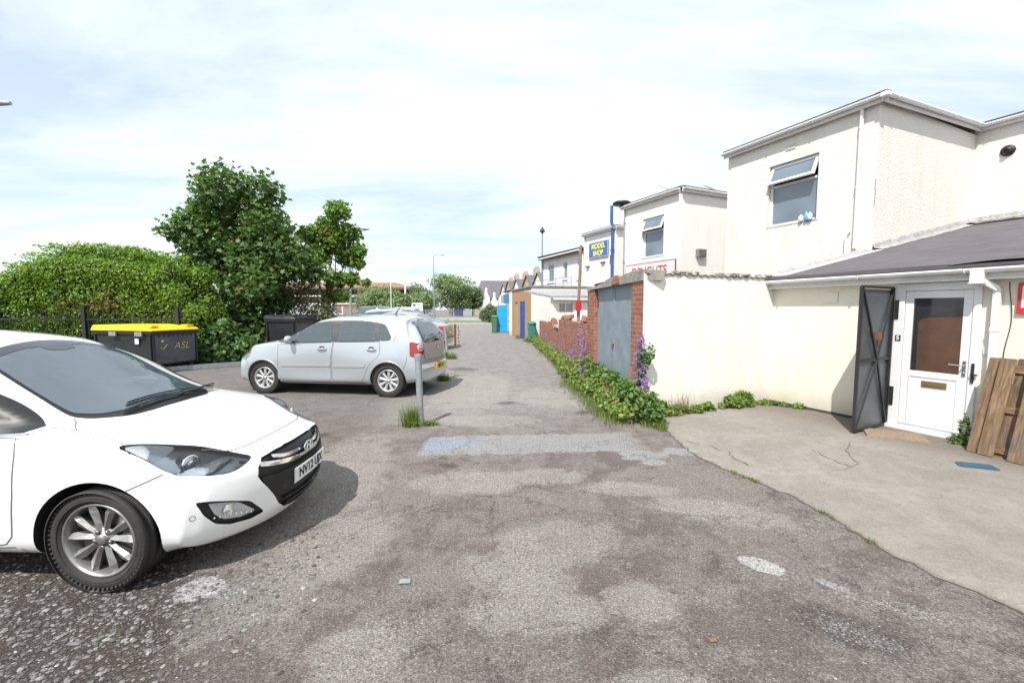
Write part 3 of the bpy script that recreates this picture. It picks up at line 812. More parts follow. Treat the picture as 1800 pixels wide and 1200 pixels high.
SPEC_POLO = dict(nose=.80, tail=-3.10, axles=(0, -2.46), wheel_r=.296, arch_r=.335, arch_in=.46, edge=.07, redge=.06, capz=.52,
    fw=(.2, .80, .36, 2.3, [(.2, -.05), (.34, 0), (.5, 0), (.62, -.02), (.72, -.07), (.85, -.12)]),
    rw=(-2.72, -3.10, .13, 3.0, [(.2, .05), (.32, .0), (.50, -.02), (.58, .02), (.92, .045), (1.02, .06), (1.2, .17), (1.34, .26), (1.5, .30)]),
    keys=[
    ([(0, 0)], [(-3.1, .26), (-2.6, .20), (.4, .19), (.8, .20)]),
    ([(-3.1, .55), (-2.4, .62), (.4, .62), (.8, .50)], [(-3.1, .26), (-2.5, .20), (.4, .19), (.8, .19)]),
    ([(-3.1, .74), (-2.4, .78), (0, .785), (.5, .77), (.8, .72)], [(-3.1, .31), (-2.5, .25), (-.5, .235), (.5, .24), (.8, .25)]),
    ([(-3.1, .78), (-2.4, .828), (-1.2, .80), (0, .825), (.5, .80), (.8, .75)], [(-3.1, .46), (-2.4, .44), (.5, .42), (.8, .40)]),
    ([(-3.1, .765), (-2.4, .825), (-1.2, .81), (0, .825), (.5, .79), (.8, .72)], [(-3.1, .70), (-2.4, .68), (-1, .69), (0, .66), (.8, .56)]),
    ([(-3.1, .72), (-2.8, .75), (-2, .78), (-1, .79), (-.3, .785), (.2, .76), (.5, .71), (.8, .62)], [(-3.1, .94), (-2.8, .97), (-2, .965), (-1, .955), (-.3, .935), (.2, .88), (.5, .79), (.8, .64)]),
    ([(-3.1, .665), (-2.8, .68), (-2, .70), (-1, .715), (-.4, .72), (0, .67), (.5, .59), (.8, .50)], [(-3.1, 1.04), (-2.8, 1.19), (-2.2, 1.22), (-1.4, 1.21), (-1, 1.18), (-.6, 1.06), (-.3, .985), (0, .945), (.5, .84), (.8, .69)]),
    ([(-3.1, .595), (-2.8, .59), (-2, .60), (-1.2, .61), (-.7, .635), (-.3, .65), (0, .57), (.5, .47), (.8, .38)], [(-3.1, 1.25), (-2.9, 1.33), (-2.7, 1.375), (-2.2, 1.41), (-1.5, 1.41), (-1.1, 1.36), (-.75, 1.20), (-.45, 1.06), (-.25, .995), (0, .96), (.5, .86), (.8, .705)]),
    ([(-3.1, .30), (-2, .32), (0, .30), (.8, .2)], [(-3.1, 1.345), (-2.9, 1.40), (-2.7, 1.42), (-2.2, 1.46), (-1.5, 1.46), (-1.1, 1.40), (-.7, 1.22), (-.35, 1.06), (-.12, .99), (0, .975), (.5, .875), (.8, .715)]),
    ([(0, 0)], [(-3.1, 1.36), (-2.9, 1.41), (-2.7, 1.43), (-2.2, 1.47), (-1.5, 1.47), (-1.1, 1.41), (-.7, 1.23), (-.33, 1.06), (-.1, .995), (0, .98), (.5, .88), (.8, .717)]),
    ])
polo_root = empty('parked_car', (-4.86, 9.35, 0), R(171.5), 'silver five door hatchback parked side on behind the nearest grey post', 'car', scale=1.07)
polo = Car(SPEC_POLO, polo_root, M['silver_paint'], .03)

def add_wheels(root, r, w, rim, kind, xs, ys, steer=0, lod=0):
    for x in xs:
        for sy in (1, -1): make_wheel(root, (x, sy * ys, r), sy, r, w, rim, kind, steer if x > -.5 else 0, lod)
add_wheels(polo_root, .296, .185, .192, 'nine', (0, -2.46), .715, R(2))
SW = [(-0.27, 0.975), (-0.38, 1.043), (-0.6, 1.151), (-0.85, 1.273), (-1.05, 1.349), (-1.35, 1.379), (-1.9, 1.381), (-2.3, 1.341), (-2.42, 1.282), (-2.52, 1.111), (-2.53, 1.03), (-2.45, 1.01), (-2, 0.995), (-1.2, 0.975), (-0.55, 0.945)]
W1 = [(-0.58, 0.972), (-0.66, 1.111), (-0.86, 1.241), (-1.04, 1.313), (-1.33, 1.352), (-1.39, 0.995), (-0.9, 0.978)]
W2 = [(-1.5, 0.998), (-1.525, 1.356), (-1.9, 1.356), (-2.16, 1.334), (-2.235, 1.015), (-1.9, 1.005)]
W3 = [(-2.31, 1.022), (-2.235, 1.323), (-2.36, 1.291), (-2.43, 1.201), (-2.495, 1.075), (-2.48, 1.034)]
sc_ = [(-1.06, 0), (-1.03, .3), (-.97, .50), (-.75, .545), (-.5, .58), (-.36, .60), (-.28, .57), (-.17, .40), (-.12, .2), (-.11, 0)]
PS = crom(sc_ + [(x, -y) for x, y in sc_[::-1][1:-1]], 3)
rg0 = [(0, 1.345), (.38, 1.34), (.45, 1.32), (.51, 1.24), (.565, 1.09), (.58, 1.02), (.52, 1.01), (0, .995)]
RG = rpoly(rg0 + [(-a, b) for a, b in rg0[::-1][1:-1]], .02, 2)
cabin(polo, polo_root, [shrink(rpoly(W, .04, 3), .93) for W in (W1, W2, W3)], shrink(PS, .95), shrink(RG, .95), [(-.42, .92), (-.60, 1.05), (-1.02, 1.35), (-1.25, 1.39), (-2.4, 1.38), (-2.7, 1.30), (-2.80, 1.0), (-2.7, .45), (-.8, .40), (-.70, .86)],
      [(-1.25, -.32, .44, .46, 1.20), (-1.25, .32, .44, .46, 1.20), (-2.1, 0, 1.05, .48, 1.18)], (-.86, -.32, .92), .60)
for sy in (1, -1):
    polo.patch('window_trim', 'side', [(-.27, .975), (-.38, 1.045), (-.60, 1.15), (-.64, 1.10), (-.575, .972), (-.55, .945)], M['trim_grey'], .007, sy, .02, depth=.01)
    polo.patch('window_trim', 'side', [(-1.385, .985), (-1.325, 1.36), (-1.53, 1.37), (-1.505, .99)], M['trim_grey'], .007, sy, .02, depth=.01)
    polo.patch('window_trim', 'side', [(-2.235, 1.005), (-2.16, 1.35), (-2.24, 1.335), (-2.31, 1.01)], M['trim_grey'], .007, sy, .02, depth=.01)
    for W in (W1, W2, W3):
        polo.seam('window_frame', 'side', rpoly(W, .04, 3), .030, M['trim_grey'], sy, off=.007, closed=True)
        polo.patch('side_window', 'side', rpoly(W, .04, 3), M['clear_side'], .009, sy, .03, depth=.001)
    D1 = [(-.31, .925), (-.315, .66), (-.295, .28), (-1.33, .27), (-1.36, .30), (-1.37, .68), (-1.41, .975), (-.9, .955)]
    D2 = [(-1.43, .978), (-1.39, .68), (-1.38, .30), (-1.42, .272), (-1.97, .275), (-2.02, .38), (-2.06, .48), (-2.15, .62), (-2.27, .71), (-2.32, .80), (-2.31, .995), (-1.9, .985)]
    for nm, D, hx in (('front_door', D1, -1.20), ('rear_door', D2, -2.16)):
        polo.seam('door_gap', 'side', D, .008, M['gap_mid'], sy, off=.001, closed=True)
        cx = sum(p[0] for p in D) / len(D); cz = sum(p[1] for p in D) / len(D)
        dr = polo.patch(nm, 'side', [(cx + (p[0] - cx) * .99, cz + (p[1] - cz) * .985) for p in D], M['silver_paint'], .002, sy, .05, depth=.003)
        h = polo.ray('side', (hx, .855), sy)[0]; m = MB()
        m.tube([h + Vector((.085, 0, 0)), h + Vector((.075, sy * .03, 0)), h + Vector((0, sy * .036, 0)), h + Vector((-.075, sy * .03, 0)), h + Vector((-.085, 0, 0))], [.011, .013, .014, .013, .011], 8)
        t_ = MB(); t_.lathe([(.001, 0), (.045, .001), (.05, .004)], n=20, axis='y')
        m.add([(h.x + v[0] * 1.2, h.y + sy * (.003 + v[1]), h.z + .012 + v[2] * .8) for v in t_.v], t_.f, 1, True)
        m.build('door_handle', [M['silver_paint'], M['gap_soft']], dr)
        x0, x1 = (-.385, -1.345) if nm == 'front_door' else (-1.415, -2.03)
        polo.patch('rub_strip', 'side', [(x0, .565), (x1, .572), (x1, .53), (x0, .522)], M['silver_paint'], .012, sy, .08, depth=.014, parent=dr)
    polo.patch('sill_trim', 'side', [(-.36, .245), (-2.03, .25), (-2.02, .20), (-.36, .195)], M['black'], .006, sy, .08, depth=.02)
    polo.seam('panel_seam', 'side', [(.30, .49), (.36, .60), (.42, .66), (.50, .70)], .006, M['gap_soft'], sy)
    polo.seam('panel_seam', 'side', [(-2.75, .50), (-2.80, .60), (-2.82, .72)], .006, M['gap_soft'], sy)
    polo.seam('panel_seam', 'side', [(-2.55, 1.0), (-2.58, 1.05), (-2.62, 1.2), (-2.60, 1.33)], .004, M['gap_soft'], sy)
    # arch lips
    for ax in (0, -2.46):
        m = MB()
        P = [polo.ray('side', (ax + .352 * math.cos(t), .296 + .352 * math.sin(t)), sy) for t in np.linspace(.05, PI - .05, 26)]
        P = [q[0] - q[1] * .004 for q in P if q]; m.tube(P, .011, 6); m.build('arch_lip', M['silver_paint'], polo_root)
    mm = MB()
    mm.tube([(-.50, sy * .74, .975), (-.54, sy * .80, .985), (-.57, sy * .84, 1.0)], [.02, .02, .03], 10, 1)
    t2 = MB(); t2.lathe([(.001, -.09), (.05, -.085), (.085, -.05), (.095, 0), (.085, .05), (.05, .085), (.001, .09)], n=18, axis='y')
    mm.add([(-.60 + v[0] * .6, sy * .90 + v[1] * .95, 1.02 + v[2] * .82) for v in t2.v], t2.f, 0, True)
    mm.build('door_mirror', [M['silver_paint'], M['black']], polo_root)
    # headlamp and tail lamp wrap the corners
    hl = polo.patch('headlight', 'diag', crom([polo.to2('diag', p) for p in [(.26, .77, .80), (.42, .73, .80), (.58, .58, .76), (.64, .52, .70), (.60, .60, .62), (.50, .71, .62), (.36, .78, .68)]], 3), M['lens'], .006, sy, .04, depth=.012)
    tl = polo.patch('tail_light', 'rdiag', rpoly([polo.to2('rdiag', p) for p in [(-2.86, .742, .99), (-2.95, .72, .985), (-3.03, .64, .94), (-3.06, .60, .86), (-3.05, .61, .77), (-2.98, .74, .72), (-2.86, .77, .73)]], .05), M['red_lens'], .009, sy, .03, depth=.016)
    r = polo.ray('rdiag', polo.to2('rdiag', (-3.02, .68, .89)), sy)
    A = Matrix.Translation(r[0] + r[1] * .006) @ r[1].to_track_quat('Z', 'Y').to_matrix().to_4x4()
    t_ = MB(); m = MB()
    for q, mi in (([(.062, 0), (.056, .010), (.046, .008)], 0), ([(.034, .006), (.028, .012), (.001, .014)], 1)):
        t_ = MB(); t_.lathe(q, n=24); m.add([A @ Vector(v) for v in t_.v], t_.f, mi, True)
    m.build('tail_lamp_ring', [M['lens_white'], M['pink_lens']], tl)
rg = [(0, 1.375), (.40, 1.37), (.50, 1.345), (.575, 1.25), (.64, 1.08), (.665, 1.0), (.60, .985), (0, .965)]
polo.seam('rear_window_surround', 'rear', RG, .09, M['gloss_black'], off=.006, closed=True)
rg = [(0, 1.345), (.38, 1.34), (.45, 1.32), (.51, 1.24), (.565, 1.09), (.58, 1.02), (.52, 1.01), (0, .995)]
polo.patch('rear_window', 'rear', rpoly(rg + [(-a, b) for a, b in rg[::-1][1:-1]], .02, 2), M['clear_screen'], .010, 1, .04, depth=.001)
polo.patch('brake_light', 'rear', [(-.16, 1.395), (.16, 1.395), (.15, 1.37), (-.15, 1.37)], M['red_lens'], .014, 1, .05, depth=.01)
m = MB()
hg = [(-.60, .97), (-.61, .85), (-.60, .72), (-.57, .66), (0, .645), (.57, .66), (.60, .72), (.61, .85), (.60, .97)]
polo.seam('x', 'rear', hg, .009, mb=m); m.build('tailgate_gap', M['gap'], polo_root)
tg = polo.patch('tailgate', 'rear', [(p[0] * .985, .815 + (p[1] - .815) * .975) for p in hg], M['silver_paint'], .002, 1, .06, depth=.003)
m = MB(); P = polo.path3('rear', [(0, .985), (.10, 1.03), (.25, 1.035), (.42, 1.02)], 1, .03); m.tube(P, .008, 6)
P = polo.path3('rear', [(-.02, .985), (0, 1.0), (.02, .985)], 1, .03); m.tube(P, .022, 8)
m.build('rear_wiper', M['black'], polo_root)
h = polo.ray('rear', (0, .88))[0]
m = MB(); m.lathe([(.001, .006), (.045, .005), (.05, .0), (.05, -.012)], h - Vector((.008, 0, 0)), 'x', 24)
m.tube([h + Vector((-.012, .036 * math.cos(t), .036 * math.sin(t))) for t in np.linspace(0, 2 * PI, 25)], .004, 6)
for a_, b_ in (((-.022, .026), (-.009, -.026)), ((-.009, -.026), (0, 0)), ((0, 0), (.009, -.026)), ((.009, -.026), (.022, .026)), ((-.010, .028), (0, .006)), ((0, .006), (.010, .028))):
    m.bar(h + Vector((-.014, a_[0], a_[1])), h + Vector((-.014, b_[0], b_[1])), .005, .005)
m.build('emblem', M['chrome'], tg)
hx = polo.ray('rear', (0, .50))[0].x
m = MB(); m.box((hx - .008, 0, .505), (.012, .52, .112)); pp = m.build('number_plate', M['plate_yellow'], polo_root, bev=.003)
text_mesh('MJ05 LLK', .09, M['ink'], 'plate_characters', pp, Matrix.Translation((hx - .016, 0, .505)) @ Matrix.Rotation(R(-90), 4, 'Z') @ Matrix.Rotation(R(90), 4, 'X'), .001, .002, sx=.95)
polo.patch('bumper_lower_trim', 'rear', [(-.66, .30), (.66, .30), (.62, .235), (-.62, .235)], M['black'], .004, 1, .08, depth=.02)
bs = MB(); polo.seam('x', 'rear', [(-.74, .62), (-.4, .615), (0, .61), (.4, .615), (.74, .62)], .012, mb=bs); bs.build('bumper_seam', M['gap_soft'], polo_root)
polo.patch('windscreen', 'top', PS, M['clear_screen'], .005, 1, .05, depth=.001)
polo.seam('windscreen_surround', 'top', PS, .05, M['black'], off=.004, closed=True)
m = MB(); polo.seam('x', 'top', crom([(.10, .70), (.35, .66), (.58, .50), (.66, .30), (.69, 0), (.66, -.30), (.58, -.50), (.35, -.66), (.10, -.70)], 4, False), .006, mb=m); m.build('bonnet_gap', M['gap_soft'], polo_root)
h = polo.ray('top', (-2.30, 0))[0]
m = MB(); m.tube([h, h + Vector((.02, 0, .015)), h + Vector((-.10, 0, .18))], [.02, .014, .003], 8); m.build('roof_aerial', M['black'], polo_root)
m = MB(); m.b2(-2.1, -.4, -.66, .66, .19, .28); m.tube([(-3.05, -.42, .22), (-2.7, -.42, .22)], .025, 8); m.build('underbody', M['liner'], polo_root)
# ------------------------------------------------------------------ ground
def smooth(nt, x, lo, hi):
    m = nt.nodes.new('ShaderNodeMapRange'); m.interpolation_type = 'SMOOTHSTEP'
    nt.links.new(x, m.inputs['Value']); m.inputs['From Min'].default_value = lo; m.inputs['From Max'].default_value = hi
    return m.outputs['Result']
def ell_mask(nt, pos, nz, ells, k=.9, soft=.25):
    """union of rough-edged patches on the ground: (cx, cy, rx, ry, angle)"""
    out = None
    for (cx, cy, rx, ry, an) in ells:
        mp = nt.nodes.new('ShaderNodeMapping'); mp.vector_type = 'TEXTURE'
        mp.inputs['Location'].default_value = (cx, cy, 0); mp.inputs['Rotation'].default_value = (0, 0, R(an)); mp.inputs['Scale'].default_value = (rx, ry, 1)
        nt.links.new(pos, mp.inputs[0])
        l = nt.nodes.new('ShaderNodeVectorMath'); l.operation = 'LENGTH'
        sx_ = nt.nodes.new('ShaderNodeVectorMath'); sx_.operation = 'MULTIPLY'; sx_.inputs[1].default_value = (1, 1, 0)
        nt.links.new(mp.outputs[0], sx_.inputs[0]); nt.links.new(sx_.outputs[0], l.inputs[0])
        d = mth(nt, 'MULTIPLY_ADD', mth(nt, 'SUBTRACT', nz, .5), k * 2, l.outputs['Value'])
        m = smooth(nt, d, 1 + soft, 1 - soft)
        out = m if out is None else mth(nt, 'MAXIMUM', out, m)
    return out
def ground_material():
    m, nt, b = new_mat('worn tarmac and grit')
    P = geo_pos(nt)
    n_big = noise_node(nt, P, .8, 12, .74, .5)
    n_mid = noise_node(nt, P, 3.1, 12, .78, .3)
    n_fine = noise_node(nt, P, 30, 8, .75)
    n_vf = noise_node(nt, P, 130, 4, .7)
    # base: brownish worn asphalt
    base = ramp(nt, n_mid, [(.3, (.098, .081, .076)), (.5, (.138, .117, .109)), (.7, (.190, .167, .157))])
    grey = ramp(nt, n_fine, [(.3, (.145, .13, .122)), (.7, (.26, .24, .228))])
    n12 = noise_node(nt, P, 11, 10, .8)
    sel = smooth(nt, mth(nt, 'ADD', mth(nt, 'MULTIPLY', mth(nt, 'SUBTRACT', n12, .5), .45), mth(nt, 'MULTIPLY_ADD', n_mid, .45, mth(nt, 'MULTIPLY', n_big, .75))), .55, .63)
    c = mixc(nt, mth(nt, 'MULTIPLY', sel, .62), base, grey)
    # far lane reads paler and greyer
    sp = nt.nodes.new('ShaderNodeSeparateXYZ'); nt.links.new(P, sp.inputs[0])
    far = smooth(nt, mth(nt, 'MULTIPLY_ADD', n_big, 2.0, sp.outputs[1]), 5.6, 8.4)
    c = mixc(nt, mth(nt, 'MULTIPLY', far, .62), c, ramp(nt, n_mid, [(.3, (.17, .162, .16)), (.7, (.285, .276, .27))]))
    # car park side: dark earth
    xx = mth(nt, 'MULTIPLY_ADD', sp.outputs[1], .12, sp.outputs[0])
    left = smooth(nt, mth(nt, 'MULTIPLY_ADD', n_mid, -1.4, xx), -1.75, -2.35)
    near = smooth(nt, mth(nt, 'MULTIPLY_ADD', n_mid, .8, sp.outputs[1]), 3.9, 2.6)
    earth = ramp(nt, n_fine, [(.3, (.035, .027, .023)), (.55, (.068, .055, .047)), (.75, (.12, .105, .093))])
    c = mixc(nt, mth(nt, 'MULTIPLY', left, mth(nt, 'MULTIPLY_ADD', near, .58, .38)), c, earth)
    moss = mth(nt, 'MULTIPLY', mth(nt, 'MULTIPLY', left, near), smooth(nt, noise_node(nt, P, 3.2, 6, .7), .60, .70))
    c = mixc(nt, mth(nt, 'MULTIPLY', moss, .75), c, (.085, .095, .03))
    # worn pale patches
    nzp = mth(nt, 'MULTIPLY_ADD', mth(nt, 'SUBTRACT', n12, .5), .5, noise_node(nt, P, 4.6, 14, .86, .2))
    pale = ell_mask(nt, P, nzp, [(.30, 2.95, .48, .30, 20), (.02, 2.58, .40, .22, -25), (.15, 2.25, .42, .16, 5), (-1.35, 2.75, .35, .75, -25), (-1.75, 4.3, .45, 1.25, 8), (-.45, 4.05, .55, .28, 0), (.34, 4.2, .4, .22, 0), (1.75, 3.45, .55, .22, -20), (-.75, 1.95, .25, .2, 0), (.62, 1.75, .28, .12, 10), (1.1, 3.9, .45, .15, -5), (-1.95, 3.1, .35, .5, 0), (.75, 2.35, .22, .16, 0), (.9, 8.2, .9, .9, 10), (-.8, 9, .9, 2.0, 0), (-.4, 6.4, .8, .35, 0)], 1.25, .17)
    c = mixc(nt, mth(nt, 'MULTIPLY', pale, .5), c, ramp(nt, n_fine, [(.3, (.235, .22, .205)), (.7, (.37, .35, .33))]))
    dark = ell_mask(nt, P, nzp, [(.3, 6.55, .55, .35, -10), (1.0, 4.9, .8, .35, -5), (-.5, 3.4, .5, .3, 0), (.9, 3.0, .7, .35, -20), (1.9, 3.0, .5, .12, -38), (2.35, 2.45, .5, .11, -30), (1.85, 2.32, .38, .13, -25), (.1, 2.0, .5, .2, 0), (1.9, 5.0, .35, .2, 0)], 1.3, .3)
    c = mixc(nt, mth(nt, 'MULTIPLY', dark, .07), c, (.078, .066, .062))
    # concrete trench reinstatement and small cement patches
    nzs = noise_node(nt, P, 6, 6, .65)
    strip_x = mth(nt, 'MULTIPLY', smooth(nt, mth(nt, 'MULTIPLY_ADD', nzs, .25, sp.outputs[0]), -.98, -.93), smooth(nt, mth(nt, 'MULTIPLY_ADD', nzs, .7, sp.outputs[0]), 2.05, 1.75))
    yl = mth(nt, 'MULTIPLY_ADD', nzs, .30, sp.outputs[1])
    yl = mth(nt, 'MULTIPLY_ADD', sp.outputs[0], -.06, yl)
    strip = mth(nt, 'MULTIPLY', strip_x, mth(nt, 'MULTIPLY', smooth(nt, yl, 5.02, 5.07), smooth(nt, yl, 5.80, 5.73)))
    cem = ramp(nt, n_fine, [(.3, (.19, .19, .192)), (.7, (.285, .283, .282))])
    strip = mth(nt, 'MULTIPLY', strip, mth(nt, 'SUBTRACT', 1.0, mth(nt, 'MULTIPLY', smooth(nt, n_mid, .5, .66), .5)))
    spots = ell_mask(nt, P, nzs, [(1.53, 4.88, .30, .12, -5), (1.58, 4.62, .13, .11, 0), (2.02, 4.95, .22, .14, -25), (-1.90, 2.46, .13, .12, 0), (-1.78, 2.44, .1, .07, 0), (1.40, 4.75, .16, .05, 0), (1.98, 2.52, .09, .035, -40)], .75, .08)
    c = mixc(nt, mth(nt, 'MAXIMUM', strip, spots), c, cem)
    # hairline cracking
    vc2 = nt.nodes.new('ShaderNodeTexVoronoi'); vc2.feature = 'DISTANCE_TO_EDGE'; vc2.inputs['Scale'].default_value = .75
    wv = nt.nodes.new('ShaderNodeVectorMath'); wv.operation = 'ADD'; nn = nt.nodes.new('ShaderNodeTexNoise'); nn.inputs['Scale'].default_value = 3.5; nn.inputs['Detail'].default_value = 8; nn.inputs['Roughness'].default_value = .7; nt.links.new(P, nn.inputs['Vector'])
    sv = nt.nodes.new('ShaderNodeVectorMath'); sv.operation = 'SCALE'; sv.inputs['Scale'].default_value = .6; nt.links.new(nn.outputs['Color'], sv.inputs[0]); nt.links.new(P, wv.inputs[0]); nt.links.new(sv.outputs[0], wv.inputs[1]); nt.links.new(wv.outputs[0], vc2.inputs['Vector'])
    ckm = mth(nt, 'MULTIPLY', smooth(nt, vc2.outputs['Distance'], .010, .004), smooth(nt, n_big, .44, .54))
    c = mixc(nt, mth(nt, 'MULTIPLY', ckm, .6), c, (.045, .038, .034))
    oil = ell_mask(nt, P, nzs, [(-2.6, 5.6, .16, .12, 0), (-.1, 7.6, .2, .12, 20), (-1.4, 12, .4, .3, 0), (-.7, 4.5, .10, .07, 0), (1.2, 6.9, .25, .1, 40)], .8, .5)
    c = mixc(nt, mth(nt, 'MULTIPLY', oil, .55), c, (.04, .036, .034))
    sp2 = ell_mask(nt, P, nzs, [(1.64, 2.70, .14, .085, -35), (-1.88, 2.46, .13, .12, 0)], .45, .06)
    c = mixc(nt, sp2, c, ramp(nt, n_fine, [(.3, (.29, .285, .28)), (.7, (.40, .395, .385))]))
    bl = ell_mask(nt, P, nzs, [(-.92, 5.2, .18, .25, 0), (-.62, 5.3, .2, .12, 0)], .7, .6)
    c = mixc(nt, mth(nt, 'MULTIPLY', bl, .25), c, (.16, .32, .58))
    ph = ell_mask(nt, P, nzs, [(1.77, 2.17, .27, .17, -25)], .6, .3)
    c = mixc(nt, mth(nt, 'MULTIPLY', ph, .58), c, (.050, .040, .036))
    # loose pale aggregate
    vo = nt.nodes.new('ShaderNodeTexVoronoi'); vo.inputs['Scale'].default_value = 62; nt.links.new(P, vo.inputs['Vector'])
    vo.inputs['Randomness'].default_value = 1
    st = smooth(nt, vo.outputs['Distance'], .34, .22)
    vc = nt.nodes.new('ShaderNodeSeparateColor'); nt.links.new(vo.outputs['Color'], vc.inputs[0])
    st = mth(nt, 'MULTIPLY', st, smooth(nt, mth(nt, 'MULTIPLY_ADD', n_mid, -.5, vc.outputs[0]), .22, .45))
    st = mth(nt, 'MULTIPLY', st, smooth(nt, n_fine, .38, .6))
    c = mixc(nt, mth(nt, 'MULTIPLY', st, .75), c, ramp(nt, vc.outputs[1], [(0, (.20, .185, .18)), (.6, (.40, .385, .38)), (1, (.62, .59, .56))]))
    pot = ell_mask(nt, P, nzs, [(1.80, 2.13, .16, .075, -32), (2.25, 2.3, .3, .08, -30), (-.62, 2.15, .2, .1, 10)], .7, .5)
    c = mixc(nt, mth(nt, 'MULTIPLY', mth(nt, 'MULTIPLY', pot, smooth(nt, vo.outputs['Distance'], .5, .3)), .5), c, (.36, .355, .35))
    c = mixc(nt, mth(nt, 'MULTIPLY', smooth(nt, n_vf, .42, .66), .6), c, mixc(nt, 1.0, c, (1.7, 1.68, 1.66), 'MULTIPLY'))
    c = mixc(nt, mth(nt, 'MULTIPLY', smooth(nt, n_vf, .50, .34), .62), c, mixc(nt, 1.0, c, (.45, .44, .43), 'MULTIPLY'))
    n60 = noise_node(nt, P, 62, 5, .8)
    c = mixc(nt, 1.0, c, ramp(nt, n60, [(.30, (.55, .53, .52)), (.47, (.90, .885, .875)), (.55, (1.15, 1.14, 1.13)), (.68, (1.9, 1.86, 1.83))]), 'MULTIPLY')
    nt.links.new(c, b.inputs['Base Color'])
    b.inputs['Roughness'].default_value = .92; b.inputs['Specular IOR Level'].default_value = .25
    h = mth(nt, 'ADD', mth(nt, 'MULTIPLY', n_fine, .5), mth(nt, 'MULTIPLY', n_vf, .35))
    h = mth(nt, 'ADD', h, mth(nt, 'MULTIPLY', st, .35))
    h = mth(nt, 'ADD', h, mth(nt, 'MULTIPLY', n_mid, .8)); h = mth(nt, 'SUBTRACT', h, mth(nt, 'MULTIPLY', dark, .1))
    bump(nt, b, h, .9, .03)
    return m
def hills(x, y):
    if abs(x) > 9 or y > 30 or y < -4: return 0.0
    v = .010 * noise.noise(Vector((x * .9, y * .9, 0))) + .007 * noise.noise(Vector((x * 2.7, y * 2.7, 3)))
    for cx, cy, r, d in ((1.88, 2.25, .36, .03), (2.2, 2.5, .35, .018), (.3, 6.5, .5, .015)):
        q = ((x - cx) ** 2 + (y - cy) ** 2) / r ** 2
        v -= d * math.exp(-q * 1.6)
    f = min(1, max(0, (9 - abs(x)) / 2)) * min(1, max(0, (30 - y) / 8)) * min(1, max(0, (y + 4) / 2))
    return v * f
def gz(x, y): return hills(x, y)
ys_ = [-60, -20, -8, -4] + list(np.arange(-3, 8, .09)) + list(np.arange(8, 14, .2)) + list(np.arange(14, 31, .5)) + [35, 42, 50, 58, 66, 80, 120, 200, 400, 900]
xs_ = [-900, -300, -120, -60, -30, -16, -12, -9] + list(np.arange(-8.5, -3.6, .3)) + list(np.arange(-3.5, 4.6, .09)) + [4.9, 5.5, 6.5, 8, 9, 12, 20, 40, 90, 300, 900]
gv = [(float(x), float(y), hills(float(x), float(y))) for y in ys_ for x in xs_]
nx = len(xs_); gf = [(j * nx + i, j * nx + i + 1, (j + 1) * nx + i + 1, (j + 1) * nx + i) for j in range(len(ys_) - 1) for i in range(nx - 1)]
gm = MB(); gm.add(gv, gf, 0, True)
M['ground'] = ground_material()
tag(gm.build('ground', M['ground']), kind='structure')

# concrete apron before the doors
AP = [(2.02, 7.2), (2.17, 6.03), (2.13, 5.36), (2.14, 4.82), (2.30, 4.3), (2.53, 3.76), (2.60, 3.24), (2.62, 2.85), (2.71, 2.59), (2.79, 2.43), (2.88, 2.2), (3.05, 1.8), (3.4, 1.1), (3.9, 0), (4.2, -3)]
def rough_line(P, amp, step, seed=0):
    out = []
    for a, b_ in zip(P[:-1], P[1:]):
        n = max(1, int(math.dist(a, b_) / step))
        for k in range(n):
            x = a[0] + (b_[0] - a[0]) * k / n; y = a[1] + (b_[1] - a[1]) * k / n
            d = amp * noise.noise(Vector((x * 9, y * 9, seed))) + amp * .6 * noise.noise(Vector((x * 31, y * 31, seed)))
            out.append((x + d, y + d * .5))
    out.append(P[-1]); return out
edge_ = rough_line(crom(AP, 4, False), .035, .03)
m, nt, b = new_mat('weathered concrete')
P = geo_pos(nt); f1 = noise_node(nt, P, 1.1, 9, .7, .8); f2 = noise_node(nt, P, 9, 8, .75); f3 = noise_node(nt, P, 70, 6, .7)
c = ramp(nt, f1, [(.3, (.145, .125, .107)), (.5, (.21, .19, .167)), (.7, (.27, .249, .224))])
c = mixc(nt, mth(nt, 'MULTIPLY', smooth(nt, f2, .42, .66), .7), c, (.155, .135, .115))
sp = nt.nodes.new('ShaderNodeSeparateXYZ'); nt.links.new(P, sp.inputs[0])
wl_ = mth(nt, 'ADD', mth(nt, 'MULTIPLY', sp.outputs[0], .906), mth(nt, 'MULTIPLY', sp.outputs[1], .4226))
wl_ = mth(nt, 'MULTIPLY_ADD', f1, 1.6, wl_)
c = mixc(nt, mth(nt, 'MULTIPLY', smooth(nt, wl_, 6.95, 7.9), .85), c, ramp(nt, f2, [(.3, (.06, .044, .032)), (.7, (.15, .115, .085))]))
c = mixc(nt, mth(nt, 'MULTIPLY', smooth(nt, f3, .35, .7), .35), c, (.38, .36, .335))
nt.links.new(c, b.inputs['Base Color']); b.inputs['Roughness'].default_value = .9
bump(nt, b, mth(nt, 'ADD', f3, mth(nt, 'MULTIPLY', f2, 2)), .5, .012)
M['concrete'] = m
ap = MB()
inner = [(9.5, 10.5), (3.2, 8.3)]
rows = []
for i, (x, y) in enumerate(edge_):
    t = i / (len(edge_) - 1)
    fx = 6.3 + 6 * t if t > .2 else 3.0 + 3.3 * t / .2 + t * 6; fy = y + .7 * (1 - t)
    z0 = gz(x, y); top = max(z0, 0) + .024 + .006 * noise.noise(Vector((x * 5, y * 5, 1)))
    rows.append([(x - .012, y, z0 - .03), (x - .008, y, top - .012), (x + .012, y, top), (x + .10, y, .034)] + [(x + .1 + (fx - x - .1) * k / 8, y + (fy - y) * k / 8, .036) for k in range(1, 9)])
k = len(rows[0])
